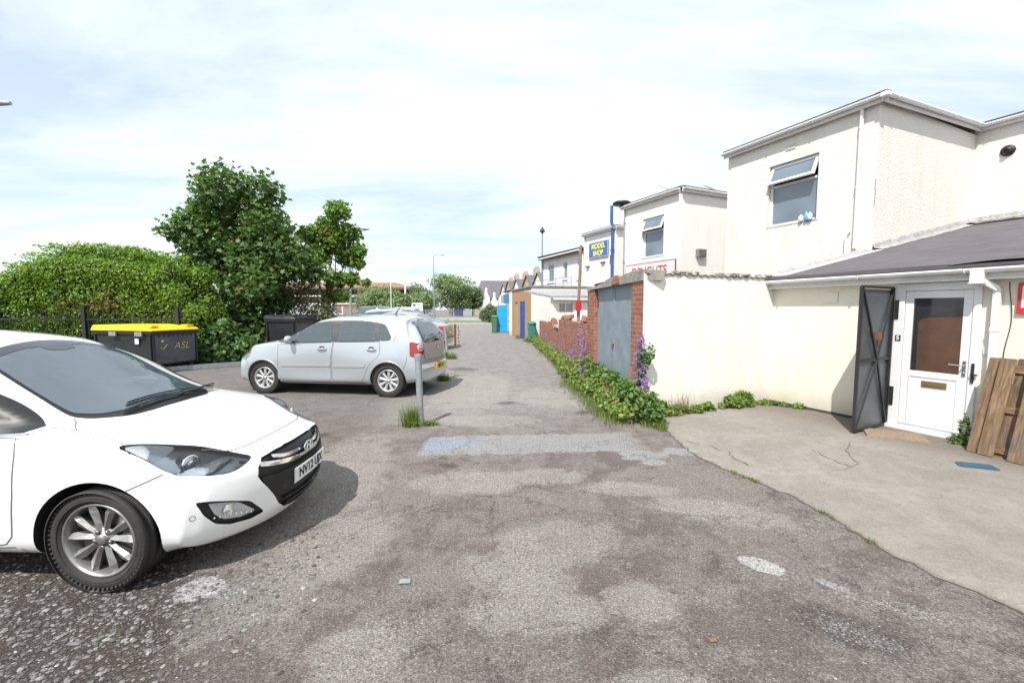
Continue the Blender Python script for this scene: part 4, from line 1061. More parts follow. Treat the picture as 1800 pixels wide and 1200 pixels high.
ap.add([p for r_ in rows for p in r_], [(i * k + j, i * k + j + 1, (i + 1) * k + j + 1, (i + 1) * k + j) for i in range(len(rows) - 1) for j in range(k - 1)], 0, True)
tag(ap.build('concrete_apron', M['concrete']), kind='structure')
M['crack'] = simple('crack dirt', (.09, .08, .065), .95)
ck = MB()
for ci, L in enumerate([[(4.24, 5.24), (3.98, 4.95), (3.86, 4.80), (3.68, 4.43), (3.45, 4.30), (3.2, 4.22)], [(2.14, 5.24), (2.42, 5.0), (2.52, 4.85), (2.45, 4.62), (2.5, 4.4)], [(3.55, 4.34), (3.5, 4.6), (3.52, 4.9)]]):
    Q = rough_line(L, .05, .04, ci); 
    vs = []
    for i, (x, y) in enumerate(Q):
        w_ = .0035 + .004 * abs(noise.noise(Vector((x * 8, y * 8, 9))))
        vs += [(x - w_, y, .0405), (x + w_, y, .0405)]
    ck.add(vs, [(2 * i, 2 * i + 1, 2 * i + 3, 2 * i + 2) for i in range(len(Q) - 1)])
tag(ck.build('concrete_crack', M['crack']), kind='structure')
jl = MB(); vs = []
for i, (x, y) in enumerate(edge_):
    w_ = .006 + .012 * abs(noise.noise(Vector((x * 6, y * 6, 4)))); vs += [(x - .014 - w_, y, gz(x, y) + .004), (x - .006, y, gz(x, y) + .006)]
jl.add(vs, [(2 * i, 2 * i + 1, 2 * i + 3, 2 * i + 2) for i in range(len(edge_) - 1)]); tag(jl.build('joint_dirt', M['crack']), kind='structure')
# grass verge, far road and pavement
def leafgreen(name, a, b_, rough=.6, trans=.35):
    m, nt, bs = new_mat(name)
    g = nt.nodes.new('ShaderNodeNewGeometry')
    c = ramp(nt, g.outputs['Random Per Island'], [(0, a), (.55, [(x + y) / 2 for x, y in zip(a, b_)]), (1, b_)])
    nt.links.new(c, bs.inputs['Base Color']); bs.inputs['Roughness'].default_value = rough; bs.inputs['Specular IOR Level'].default_value = .35
    tl = nt.nodes.new('ShaderNodeBsdfTranslucent'); nt.links.new(mixc(nt, 1.0, c, (1.3, 1.5, .6), 'MULTIPLY'), tl.inputs[0])
    mx = nt.nodes.new('ShaderNodeMixShader'); mx.inputs[0].default_value = trans
    nt.links.new(bs.outputs[0], mx.inputs[1]); nt.links.new(tl.outputs[0], mx.inputs[2]); nt.links.new(mx.outputs[0], nt.nodes['Material Output'].inputs[0])
    return m
M['turf'] = simple('mown verge turf', (.14, .17, .055), .9, var=.35, vscale=1.2, bmp=.4, bscale=20)
M['far_tar'] = simple('far tarmac', (.22, .215, .22), .9, var=.15, vscale=.6)
M['paving'] = simple('pale paving', (.42, .41, .39), .85, var=.2, vscale=1.5)
v_ = MB(); v_.b2(-60, 30, 50.5, 63, -.02, .06); tag(v_.build('verge', M['turf']), kind='structure')
v_ = MB(); v_.b2(-60, 30, 50.1, 50.5, -.02, .13); tag(v_.build('kerb', M['paving']), kind='structure')
v_ = MB(); v_.b2(-70, 40, 63, 66.0, -.02, .35); tag(v_.build('far_pavement', M['paving']), kind='structure')
v_ = MB(); v_.b2(-200, 100, 66, 100, -.02, .30); tag(v_.build('far_road', M['far_tar']), kind='structure')

# ------------------------------------------------------------------ loose stones
def stones(name, n, fn, smin, smax, mat, seed):
    r = np.random.RandomState(seed)
    base = np.array([(1, 0, 0), (0, 1, 0), (-1, 0, 0), (0, -1, 0), (0, 0, 1), (.7, .7, .35), (-.7, .6, .3), (-.6, -.7, .35), (.7, -.6, .3), (0, 0, -.4)])
    hullf = None
    bm = bmesh.new()
    for p in base: bm.verts.new(p)
    bmesh.ops.convex_hull(bm, input=bm.verts)
    bm.verts.index_update(); V0 = np.array([v.co for v in bm.verts]); F0 = [[v.index for v in f.verts] for f in bm.faces]; bm.free()
    vs = []; fs = []
    for i in range(n):
        x, y = fn(r); s = smin + (smax - smin) * r.rand() ** 3.2
        a = r.rand() * 6.28; J = V0 * (1 + .5 * (r.rand(*V0.shape) - .5))
        J = J * np.array([s, s * (.5 + .5 * r.rand()), s * (.3 + .45 * r.rand())])
        X = J[:, 0] * math.cos(a) - J[:, 1] * math.sin(a) + x; Y = J[:, 0] * math.sin(a) + J[:, 1] * math.cos(a) + y
        Z = J[:, 2] + gz(x, y) + s * .08
        o = len(vs); vs += list(zip(X.tolist(), Y.tolist(), Z.tolist())); fs += [tuple(q + o for q in f) for f in F0]
    me = bpy.data.meshes.new(name); me.from_pydata(vs, [], fs); uv_box(me)
    return tag(mesh_obj(name, me, mat), kind='stuff')
def stone_mat():
    m, nt, b = new_mat('limestone chips')
    g = nt.nodes.new('ShaderNodeNewGeometry')
    nt.links.new(ramp(nt, g.outputs['Random Per Island'], [(0, (.06, .05, .045)), (.4, (.115, .105, .10)), (.75, (.165, .157, .155)), (.97, (.235, .225, .215)), (1, (.38, .36, .33))]), b.inputs['Base Color'])
    b.inputs['Roughness'].default_value = .85; return m
M['stone'] = stone_mat()
def f_left(r):
    while 1:
        x, y = -3.6 + 2.6 * r.rand(), 1.1 + 2.2 * r.rand()
        if r.rand() < min(1, max(0, (-1.0 - x) / 1.1)) * min(1, (3.4 - y)): return x, y
def f_all(r):
    while 1:
        x, y = -2.4 + 5.2 * r.rand(), 1.1 + 4.4 * r.rand() ** 1.5
        if x < 2.15 + .25 * math.sin(y) and (x < 2.4): return x, y
o = stones('gravel', 13000, f_left, .0025, .019, M['stone'], 1); tag(o, 'loose grey limestone chippings over dark earth beside the white car', 'gravel')
o = stones('grit', 16000, f_all, .0022, .009, M['stone'], 2); tag(o, 'fine pale grit scattered over the worn tarmac', 'grit')
def f_pot(r):
    a = r.randn(2) * np.array([.13, .07]); c_, s_ = math.cos(R(-32)), math.sin(R(-32))
    return 1.80 + a[0] * c_ - a[1] * s_, 2.13 + a[0] * s_ + a[1] * c_
o = stones('loose_chippings', 900, f_pot, .003, .008, M['stone'], 3); tag(o, 'pale chippings lying in the dark pothole at lower right', 'gravel')
# ------------------------------------------------------------------ buildings
def stucco(name, c, stain=.3, rough_amt=.6, tint=(.56, .51, .43)):
    m, nt, b = new_mat(name)
    P = geo_pos(nt); f1 = noise_node(nt, P, .8, 7, .65, .4); f2 = noise_node(nt, P, 45, 5, .7)
    mp = nt.nodes.new('ShaderNodeMapping'); mp.inputs['Scale'].default_value = (7, 7, .5); nt.links.new(P, mp.inputs[0])
    st = noise_node(nt, mp.outputs[0], 1, 6, .7)
    k = mth(nt, 'MULTIPLY', mth(nt, 'MULTIPLY', smooth(nt, f1, .38, .62), smooth(nt, st, .40, .62)), stain * 2)
    col_ = mixc(nt, k, c, [x * y for x, y in zip(c, (tint[0] / .62, tint[1] / .60, tint[2] / .56))])
    sp = nt.nodes.new('ShaderNodeSeparateXYZ'); nt.links.new(P, sp.inputs[0])
    low = mth(nt, 'MULTIPLY', smooth(nt, mth(nt, 'MULTIPLY_ADD', f1, .6, sp.outputs[2]), .78, .30), .6)
    col_ = mixc(nt, low, col_, (.40, .36, .30))
    spk = mth(nt, 'MULTIPLY', smooth(nt, noise_node(nt, P, 22, 4, .7), .66, .74), stain)
    col_ = mixc(nt, spk, col_, (.30, .26, .22))
    nt.links.new(col_, b.inputs['Base Color']); b.inputs['Roughness'].default_value = .88; b.inputs['Specular IOR Level'].default_value = .3
    bump(nt, b, mth(nt, 'ADD', f2, mth(nt, 'MULTIPLY', noise_node(nt, P, 24, 4, .6), 1.0)), rough_amt, .017)
    return m
def brick(name, c1, c2, mortar, ageing=.5):
    m, nt, b = new_mat(name)
    t = nt.nodes.new('ShaderNodeTexCoord')
    br = nt.nodes.new('ShaderNodeTexBrick'); nt.links.new(t.outputs['UV'], br.inputs['Vector'])
    br.inputs['Scale'].default_value = 1; br.inputs['Brick Width'].default_value = .225; br.inputs['Row Height'].default_value = .075
    br.inputs['Mortar Size'].default_value = .006; br.inputs['Mortar Smooth'].default_value = .3; br.inputs['Bias'].default_value = -.1
    br.inputs['Color1'].default_value = (*c1, 1); br.inputs['Color2'].default_value = (*c2, 1); br.inputs['Mortar'].default_value = (*mortar, 1)
    f = noise_node(nt, t.outputs['UV'], 5, 8, .7); f2 = noise_node(nt, t.outputs['UV'], 38, 5, .7)
    c = mixc(nt, mth(nt, 'MULTIPLY', smooth(nt, f, .5, .7), ageing), br.outputs['Color'], [x * .35 for x in c1])
    c = mixc(nt, mth(nt, 'MULTIPLY', smooth(nt, f, .46, .3), ageing * .5), c, (.48, .44, .40))
    c = mixc(nt, .35, c, mixc(nt, f2, (.25, .2, .18), (1, 1, 1)), 'MULTIPLY')
    nt.links.new(c, b.inputs['Base Color']); b.inputs['Roughness'].default_value = .9
    h = mth(nt, 'SUBTRACT', mth(nt, 'MULTIPLY', f2, .5), br.outputs['Fac'])
    bump(nt, b, h, .7, .012); return m
M['cream'] = stucco('cream rough render', (.78, .745, .695), .28, .75)
M['cream2'] = stucco('pale cream render', (.80, .77, .735), .26, .6)
M['white_render'] = stucco('white painted render', (.79, .77, .72), .28, .35, (.64, .58, .48))
M['yellow_render'] = stucco('creamy yellow painted wall', (.76, .715, .62), .18, .3)
M['far_render'] = stucco('far white render', (.74, .73, .72), .3, .4, (.6, .5, .45))
M['upvc'] = simple('white plastic', (.78, .78, .79), .3, var=.06, vscale=5)
M['upvc_dirty'] = simple('weathered white plastic', (.68, .665, .64), .45, var=.14, vscale=9)
M['felt'] = simple('grey roofing felt', (.108, .099, .108), .9, var=.25, vscale=2.2, bmp=.5, bscale=120)
M['felt_dark'] = simple('dark bitumen felt', (.06, .06, .065), .8, var=.3, vscale=3, bmp=.3, bscale=60)
M['lead'] = simple('crinkled silver flashing', (.40, .40, .40), .5, .3, var=.4, vscale=9, bmp=.6, bscale=14)
M['cement'] = simple('old cement mortar', (.30, .275, .25), .95, var=.4, vscale=6, bmp=.8, bscale=25)
M['fibre'] = simple('weathered fibre cement sheet', (.24, .22, .19), .95, var=.45, vscale=12, bmp=.6, bscale=30)
M['red_brick'] = brick('worn red brick', (.42, .15, .085), (.27, .10, .07), (.40, .35, .30), .8)
M['tan_brick'] = brick('tan brick', (.44, .25, .13), (.50, .30, .165), (.50, .42, .33), .2)
M['orange_brick'] = brick('orange brown brick', (.40, .19, .10), (.34, .16, .09), (.4, .3, .22), .2)
M['blue_grey'] = simple('faded blue grey painted doors', (.235, .285, .33), .6, var=.22, vscale=3, bmp=.2, bscale=30)
M['blue_paint'] = simple('royal blue paint', (.04, .10, .32), .4, var=.3, vscale=4)
M['sky_blue'] = simple('bright sky blue paint', (.02, .36, .90), .45)
M['win_glass'] = glass_mat('window glass', (.16, .20, .25), .03, 1.8)
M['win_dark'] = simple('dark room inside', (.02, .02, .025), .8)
M['slate'] = simple('grey slate roof', (.13, .115, .125), .8, var=.25, vscale=1.5, bmp=.3, bscale=8)
M['tile_brown'] = simple('brown roof tiles', (.26, .15, .09), .85, var=.2, vscale=1.2, bmp=.3, bscale=8)
M['rust'] = simple('rusty iron', (.20, .085, .045), .9, var=.5, vscale=14, bmp=.3)
M['galv'] = simple('galvanised steel', (.34, .37, .39), .5, .45, var=.25, vscale=16, bmp=.15, bscale=40)
M['wood_pole'] = simple('brown weathered pole', (.26, .17, .11), .85, var=.3, vscale=8)
M['red_plastic'] = simple('red plastic', (.40, .03, .028), .35)
M['black_iron'] = simple('black painted iron', (.022, .022, .024), .5, var=.3, vscale=10)
M['brass'] = simple('dull brass', (.32, .24, .11), .4, .7)

BA = R(-90 + 115)   # frame rotated 25 degrees
def bframe(name, P, label, cat, group=None, rz=R(25)):
    return empty(name, (P[0], P[1], 0), rz, label, cat, group)
CX = (4.61, 7.55)
def BW(bx, by): return (CX[0] + .9063 * bx - .4226 * by, CX[1] + .4226 * bx + .9063 * by)

def upvc_window(root, y0, y1, z0, z1, x, frost=False, parts=True):
    """bay facing -x: top-hung open vent over a fixed light; plane at x"""
    w = MB(); f = .06; mid = z0 + (z1 - z0) * .66
    w.b2(x, x + .07, y0, y0 + f, z0, z1); w.b2(x, x + .07, y1 - f, y1, z0, z1)
    w.b2(x, x + .07, y0 + f, y1 - f, z0, z0 + f); w.b2(x, x + .07, y0 + f, y1 - f, z1 - f * .7, z1); w.b2(x, x + .07, y0 + f, y1 - f, mid - f / 2, mid + f / 2)
    w = w.build('window', M['upvc'], root, bev=.006)
    g = MB(); g.b2(x + .03, x + .045, y0 + f, y1 - f, z0 + f, mid - f / 2); g.build('pane', M['win_glass'], w)
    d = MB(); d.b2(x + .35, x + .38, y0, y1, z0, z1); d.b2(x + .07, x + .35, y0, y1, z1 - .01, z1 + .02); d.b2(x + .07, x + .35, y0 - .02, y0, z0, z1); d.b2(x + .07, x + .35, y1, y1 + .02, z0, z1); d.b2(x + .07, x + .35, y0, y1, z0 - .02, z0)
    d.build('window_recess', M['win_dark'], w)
    # open casement hinged at the top
    hgt = z1 - f * .7 - mid - f / 2; a = R(24); v = MB()
    Mx = Matrix.Translation((x + .0, 0, z1 - f * .7)) @ Matrix.Rotation(a, 4, 'Y')
    def vb(yy0, yy1, zz0, zz1, x0=-.03, x1=.02, mi=0):
        o = len(v.v); v.b2(x0, x1, yy0, yy1, zz0, zz1, mi)
        for i in range(o, len(v.v)): v.v[i] = tuple(Mx @ Vector(v.v[i]))
    H_ = hgt + .04
    vb(y0 + f * .6, y0 + f * 1.5, -H_, 0); vb(y1 - f * 1.5, y1 - f * .6, -H_, 0); vb(y0 + f * 1.5, y1 - f * 1.5, -H_, -H_ + f * .9); vb(y0 + f * 1.5, y1 - f * 1.5, -f * .9, 0)
    vb(y0 + f * 1.5, y1 - f * 1.5, -H_ + f * .9, -f * .9, -.008, .004, 1)
    v.build('open_casement', [M['upvc'], M['win_glass']], w)
    s = MB(); s.b2(x - .09, x + .07, y0 - .05, y1 + .05, z0 - .05, z0); s.build('sill', M['upvc_dirty'], w, bev=.006)
    return w
def eaves(root, pts, mat_g, drop=.17, gut=True, name='roof'):
    """flat roof edge along local points [(x,y,z)..]: felt edge, fascia board and half round gutter"""
    fb = MB(); g = MB(); ft = MB()
    for a, b_ in zip(pts[:-1], pts[1:]):
        a, b_ = Vector(a), Vector(b_)
        d = (b_ - a).normalized(); n = Vector((d.y, -d.x, 0)).normalized()
        if n.x > 0 and abs(n.x) > .5: n = -n
        if abs(n.x) < .5 and n.y > 0: n = -n
        fb.bar(a + n * .10 - Vector((0, 0, .10)), b_ + n * .10 - Vector((0, 0, .10)), .022, drop)
        ft.bar(a + n * .055 - Vector((0, 0, .005)), b_ + n * .055 - Vector((0, 0, .005)), .16, .03)
        if gut:
            c0, c1 = a + n * .165 - Vector((0, 0, .06)), b_ + n * .165 - Vector((0, 0, .06))
            k = 9; vs = []; 
            for p in (c0, c1):
                for r_ in (.056, .050):
                    for j in range(k):
                        t = PI + PI * j / (k - 1)
                        vs.append(p + n * math.cos(t) * r_ + Vector((0, 0, math.sin(t) * r_)))
            fs = []
            for j in range(k - 1):
                fs += [(j, j + 1, 2 * k + j + 1, 2 * k + j), (k + j, 3 * k + j, 3 * k + j + 1, k + j + 1)]
            fs += [(0, 2 * k, 3 * k, k), (k - 1, 2 * k - 1, 4 * k - 1, 3 * k - 1)]
            g.add(vs, fs, 0, True)
            L = (c1 - c0).length; nb = max(1, int(L / 1.1))
            for i in range(nb + 1):
                p = c0.lerp(c1, (i + .3) / (nb + .6)); r3 = []
                g.tube([p + n * math.cos(t) * .064 + Vector((0, 0, math.sin(t) * .064)) for t in np.linspace(PI, 2 * PI, 9)], .010, 5)
    fb.build('fascia', M['upvc_dirty'], root); ft.build('roof_edge', M['felt_dark'], root)
    if gut: g.build('gutter', mat_g, root)

# --- the big cream block on the right
KX = BW(3, 0)
blk = bframe('cream_building', KX, 'tall cream rendered building at right with an open topped window and white downpipe', 'building')
b1 = MB()
W1y = (1.10, 2.25); WZ = (3.72, 5.19)
wall(b1, 'x', 0, .25, 0, 3.42, 0, 5.84, [(W1y[0], W1y[1], WZ[0], WZ[1])])
b1.b2(.25, 4.25, 0, .25, 0, 5.86); b1.b2(4.25, 4.5, -7.5, .25, 0, 5.98); b1.b2(.25, 4.5, 3.17, 3.42, 0, 5.84)
b1.build('wall', M['cream'], blk)
rf = MB(); rf.add([(-.1, -.1, 5.90), (4.45, -.1, 6.06), (4.15, -8, 6.06), (9, -8, 6.1), (9, 3.5, 6.1), (-.1, 3.5, 5.90)], [(0, 1, 4, 5), (1, 2, 3, 4)]); rf.build('roof', M['felt_dark'], blk)
eaves(blk, [(0, 3.50, 5.93), (0, -.17, 5.93)], M['upvc']); eaves(blk, [(-.15, 0, 5.93), (4.15, 0, 6.08)], M['upvc'])
q = MB(); q.b2(-.225, -.09, -.225, -.09, 5.80, 5.885); q.build('gutter_corner', M['upvc'], blk, bev=.01); eaves(blk, [(4.25, .0, 6.08), (4.25, -7, 6.08)], M['upvc'])
upvc_window(blk, *W1y, *WZ, .09)
dp = MB(); dp.tube([(-.09, .28, 5.86), (-.06, .28, 5.78), (-.055, .28, 5.6), (-.055, .28, 2.95)], .036, 14)
for z in (5.4, 4.2, 3.2): dp.tube([(-.055, .28, z - .03), (-.055, .28, z + .03)], .044, 14)
dp.build('downpipe', M['upvc'], blk)
dp = MB(); dp.tube([(-.05, .45, 3.25), (-.05, .45, 2.75)], .022, 10); dp.tube([(-.05, .45, 3.25), (-.05, .40, 3.32), (0, .40, 3.33)], .02, 8); dp.build('overflow_pipe', M['upvc'], blk)
av = MB(); av.b2(-.012, .0, 1.63, 1.86, 5.44, 5.56)
for i in range(5): av.b2(-.02, -.01, 1.645, 1.845, 5.452 + i * .022, 5.462 + i * .022)
av.build('air_brick', M['upvc_dirty'], blk)
ev = MB(); ev.lathe([(.001, -.05), (.06, -.05), (.085, -.03), (.09, 0), (.12, 0), (.125, .03)], (4.22, -.55, 5.32), 'x', 24)
ev.lathe([(.03, -.07), (.05, -.075), (.05, -.05)], (4.22, -.55, 5.32), 'x', 16); ev.build('round_wall_vent', M['galv_dark'] if 'galv_dark' in M else M['black'], blk)
cv = MB(); cv.lathe([(.001, .22), (.16, .20), (.24, .10), (.26, .0), (.22, 0), (.2, -.15)], (5.6, -.2, 6.2), 'z', 20); cv.build('roof_vent', M['galv'], blk)
cab = MB(); cab.tube([Vector((-.01, -.008 + .004 * math.sin(i * .7), 4.3 - i * .05)) for i in range(12)], .003, 5); cab.build('cable', M['black'], blk)
# bottles on the window board inside
for k, (yy, h_, c_) in enumerate(((1.30, .20, (.10, .35, .62)), (1.42, .15, (.75, .75, .78)), (1.22, .17, (.55, .62, .72)))):
    q = MB(); q.lathe([(.001, 0), (.045, 0), (.05, .01), (.05, h_ * .7), (.02, h_ * .85), (.02, h_), (.001, h_)], (0, 0, 0), 'z', 16)
    M['bt%d' % k] = simple('bottle plastic %d' % k, c_, .3)
    wx = Vector(KX) ; p_ = Matrix.Rotation(R(25), 3, 'Z') @ Vector((.02 - .04, yy, 0))
    o = q.build('cleaning_bottle', M['bt%d' % k]); o.location = (KX[0] + p_.x, KX[1] + p_.y, WZ[0] + .003)
    tag(o, ['blue detergent bottle on the sill of the open window', 'short white bottle on the sill beside the blue detergent bottle', 'pale blue tub at the corner of the open window sill'][k], 'bottle', 'bottles on the window sill')

# --- single storey lean-to with the doors
lt = bframe('lean_to', CX, 'low cream lean-to with dark grey felt roof and white gutter', 'building')
S = lambda s: -s
lw = MB()
wall(lw, 'x', 0, .22, -9, 0, 0, 2.2, [(-2.60, -1.75, 0, 2.03)])
lw.build('wall', M['yellow_render'], lt)
gb = MB(); gb.add([(0, 0, 2.15), (0, -.2, 2.15), (3, 0, 2.15), (3, -.2, 2.15), (0, 0, 2.28), (0, -.2, 2.28), (3, 0, 2.88), (3, -.2, 2.88)], [(0, 2, 6, 4), (1, 5, 7, 3), (0, 4, 5, 1), (2, 3, 7, 6), (4, 6, 7, 5), (0, 1, 3, 2)]); gb.build('gable_wall', M['cream2'], lt)
r_ = MB(); nxr = 24; nyr = 40
def rz_(x, y): return 2.262 + .205 * x + .012 * noise.noise(Vector((x * 1.3, y * .8, 2)))
vs = [(-.22 + 7.4 * i / nxr, .06 - 8.6 * j / nyr) for j in range(nyr + 1) for i in range(nxr + 1)]
r_.add([(x, y, rz_(x, y)) for x, y in vs], [(j * (nxr + 1) + i, j * (nxr + 1) + i + 1, (j + 1) * (nxr + 1) + i + 1, (j + 1) * (nxr + 1) + i) for j in range(nyr) for i in range(nxr)], 0, True)
r_.add([(x, y, rz_(x, y) - .03) for x, y in vs], [(j * (nxr + 1) + i, (j + 1) * (nxr + 1) + i, (j + 1) * (nxr + 1) + i + 1, j * (nxr + 1) + i + 1) for j in range(nyr) for i in range(nxr)], 0, True)
r_.b2(-.225, -.205, -8.5, .06, 2.185, 2.222)
r_.build('roof', M['felt'], lt)
# lifted felt lap near the right
lp = MB(); P_ = []
for i in range(15):
    t = i / 14; y = -2.35 - 1.4 * t; P_.append((y, .03 * math.sin(PI * min(1, t * 1.5)) * (1 if t < .66 else .2) + .012))
vs = []
for (y, h_) in P_:
    for x in (-.235, .1, .7, 1.6): vs.append((x, y, rz_(x, y) + (h_ if x < .5 else h_ * .3) ))
lp.add(vs, [(i * 4 + j, i * 4 + j + 1, (i + 1) * 4 + j + 1, (i + 1) * 4 + j) for i in range(14) for j in range(3)], 0, True); lp.build('felt_patch', M['felt'], lt)
fl = MB(); rr = random.Random(3)
def strip(pts, w0, w1):
    vs = []
    for i, (x, y, dx, dy) in enumerate(pts):
        j = rr.uniform(-.02, .02); z = rz_(x, y)
        for q, up in ((0, w1 + j), (.03, .05), (.10 + j, .03), (w0 + j * 1.5, .008)): vs.append((x + dx * q, y + dy * q, z + up))
    fl.add(vs, [(i * 4 + j, i * 4 + j + 1, (i + 1) * 4 + j + 1, (i + 1) * 4 + j) for i in range(len(pts) - 1) for j in range(3)], 0, False)
strip([(x, -.02, 0, -1) for x in np.arange(3.0, 7.2, .16)], .20, .13)
strip([(7.18, y, -1, 0) for y in np.arange(-.05, -7, -.18)], .30, .15)
strip([(x, .08, 0, -1) for x in np.arange(.15, 3.05, .14)], .13, .05)
fl.build('flashing', M['lead'], lt)
eaves(lt, [(-.02, -8.4, 2.23), (-.02, .08, 2.23)], M['upvc'], drop=.15)
bx_ = MB(); bx_.b2(-.16, 0, -8.4, .05, 2.035, 2.055); bx_.build('soffit', M['upvc_dirty'], lt)
dn = MB()
dn.b2(-.235, -.115, -2.66, -2.54, 2.0, 2.15, 0); dn.b2(-.245, -.105, -2.67, -2.53, 1.985, 2.0, 0)
dn.bar((-.17, -2.62, 2.03), (-.07, -2.73, 1.92), .062, .062, 0); dn.b2(-.085, -.02, -2.765, -2.70, .75, 1.93, 0); dn.b2(-.09, -.015, -2.77, -2.695, 1.42, 1.47, 0)
dn.build('downpipe', M['upvc'], lt, bev=.004)
cb_ = MB(); cb_.tube([(-.012, -2.83 + .02 * math.sin(z * 7), z) for z in np.arange(2.0, .5, -.08)], .004, 5); cb_.build('cable', M['black'], lt)
vp = MB(); vp.b2(-.012, 0, -1.02, -.86, 1.79, 1.95); vp.build('vent_cover', M['yellow_render'], lt)
bl_ = MB(); bl_.b2(-.02, 0, -2.69, -2.64, 1.14, 1.23); bl_.build('door_bell', M['upvc'], lt, bev=.004)
bs_ = MB(); bs_.b2(-.012, .001, -1.7, 0, 0, .075); bs_.build('damp_course', M['felt_dark'], lt)
# white door
dr = MB(); F = -.035
dr.b2(F, .06, -1.86, -1.75, .05, 2.03); dr.b2(F, .06, -2.60, -2.53, .05, 2.03); dr.b2(F, .06, -2.53, -1.86, 1.93, 2.03); dr.b2(F - .03, .10, -2.62, -1.73, 0.03, .085)
dr = dr.build('front_door', M['upvc'], lt, bev=.004)
lf = MB(); L0, L1 = -2.525, -1.865; gy0, gy1, gz0, gz1 = -2.44, -1.95, .86, 1.83
wall(lf, 'x', -.02, .05, L0, L1, .09, 1.925, [(gy0, gy1, gz0, gz1)])
lf.b2(-.028, -.02, gy0, gy1, .78, .795); lf.b2(-.028, -.02, gy0, gy0 + .012, .16, .78); lf.b2(-.028, -.02, gy1 - .012, gy1, .16, .78); lf.b2(-.032, -.02, L0 + .01, L1 - .01, .12, .14)
lf.build('door_leaf', M['upvc'], dr, bev=.003)
M['door_glass'] = clear_mat('misty door glass', (.90, .90, .92), .10, 1.5, .05, (.45, .45, .45))
pn = MB(); pn.b2(0, .006, gy0, gy1, gz0, gz1); pn.build('door_pane', M['door_glass'], dr)
bk = MB(); bk.b2(.45, .47, -2.7, -1.6, .1, 2.0, 0); bk.b2(.07, .45, -2.70, -2.66, .1, 2.0, 0); bk.b2(.07, .45, -1.64, -1.60, .1, 2.0, 0)
M['hall'] = simple('dim hallway', (.16, .19, .21), .8, var=.5, vscale=3); bk.build('hallway', M['hall'], dr)
M['orange'] = simple('orange board', (.95, .32, .10), .6, var=.3, vscale=6)
ob = MB(); ob.prism(rpoly([(-2.50, .80), (-2.00, .80), (-1.985, 1.56), (-2.50, 1.60)], .08), 0, .02, 0, Matrix(((0, 0, 1, .035), (1, 0, 0, 0), (0, 1, 0, 0), (0, 0, 0, 1)))); 
ob = ob.build('orange_board', M['orange'], dr)
lb = MB(); lb.b2(-.03, -.02, -2.34, -2.09, .655, .735); lb.b2(-.036, -.03, -2.31, -2.12, .675, .715); lb.build('letterbox', M['brass'], dr, bev=.002)
hd = MB(); hd.b2(-.032, -.02, -2.505, -2.475, .85, 1.04); hd.tube([(-.03, -2.49, .985), (-.07, -2.49, .985), (-.075, -2.47, .985), (-.075, -2.36, .988)], .009, 8); hd.lathe([(.001, -.045), (.010, -.045), (.012, -.03)], (0, -2.49, .89), 'x', 12); hd.build('door_handle', M['chrome'], dr)
np_ = MB(); np_.b2(F - .006, F, -1.84, -1.78, 1.25, 1.33); np_ = np_.build('house_number', M['black'], dr)
text_mesh('5', .075, M['upvc'], 'numeral', np_, Matrix.Translation((F - .008, -1.81, 1.29)) @ Matrix.Rotation(R(-90), 4, 'Z') @ Matrix.Rotation(R(90), 4, 'X'), .001, .003)
bt = MB(); bt.b2(-.05, -.035, -2.585, -2.56, .78, 1.02); bt.b2(-.07, -.05, -2.62, -2.56, .87, .89); bt.build('door_bolt', M['black_iron'], lt)
# red notice at the right edge
sg = MB(); sg.b2(-.03, -.012, -3.32, -2.885, 1.63, 1.985, 0); sg.b2(-.034, -.03, -3.29, -2.92, 1.70, 1.95, 1); sg.b2(-.036, -.034, -3.27, -2.94, 1.715, 1.935, 0)
sroot = bframe('wall_sign', CX, 'small red notice with white border at the right edge of the wall', 'sign')
M['sign_red'] = simple('red enamel', (.50, .03, .04), .35)
so_ = sg.build('board', [M['sign_red'], M['upvc']], sroot)
for i, (tx, sz, zz) in enumerate((('CCTV', .075, 1.885), ('24 HOUR', .04, 1.815), ('IN OPERATION', .035, 1.765), ('ON PREMISES', .03, 1.73))):
    text_mesh(tx, sz, M['upvc'], 'lettering', so_, Matrix.Translation((-.037, -3.105, zz)) @ Matrix.Rotation(R(-90), 4, 'Z') @ Matrix.Rotation(R(90), 4, 'X'), .001, .001)
# open metal security door
q0 = Vector((-.04, -1.72, 0)); q1w = Vector((4.52, 5.56, 0)); dxy = q1w - Vector((CX[0], CX[1], 0)); q1 = Matrix.Rotation(R(-25), 3, 'Z') @ dxy
md_ = bframe('security_door', CX, 'dark metal grille door standing open beside the white door', 'door')
d_ = (q1 - q0); Ld = min(.86, d_.length); d_.normalize(); q1 = q0 + d_ * Ld
fr = MB(); z0, z1 = .06, 1.98
Z = Vector((0, 0, 1))
def bar3(a, za, b_, zb, w=.03, h=.025, mi=0): fr.bar(a + Z * za, b_ + Z * zb, w, h, mi, up=(d_.y, -d_.x, 0))
bar3(q0, z0, q0, z1, .035, .035); bar3(q1, z0, q1, z1, .035, .035)
for z in (z0, (z0 + z1) / 2 - .02, z1): bar3(q0, z, q1, z, .032, .028)
n_ = Vector((-d_.y, d_.x, 0)) * .012
zm = (z0 + z1) / 2 - .02; mdp = q0.lerp(q1, .42)
for a_, za, b2_, zb in ((q0, z1, mdp, zm), (q1, z1, mdp, zm), (mdp, zm, q0, z0), (mdp, zm, q1, z0)): bar3(a_ + n_, za, b2_ + n_, zb, .026, .02)
fr.build('door_frame', M['black_iron'], md_)
M['mesh_grey'] = simple('grey steel sheet', (.13, .14, .15), .42, .5, var=.35, vscale=2.5)
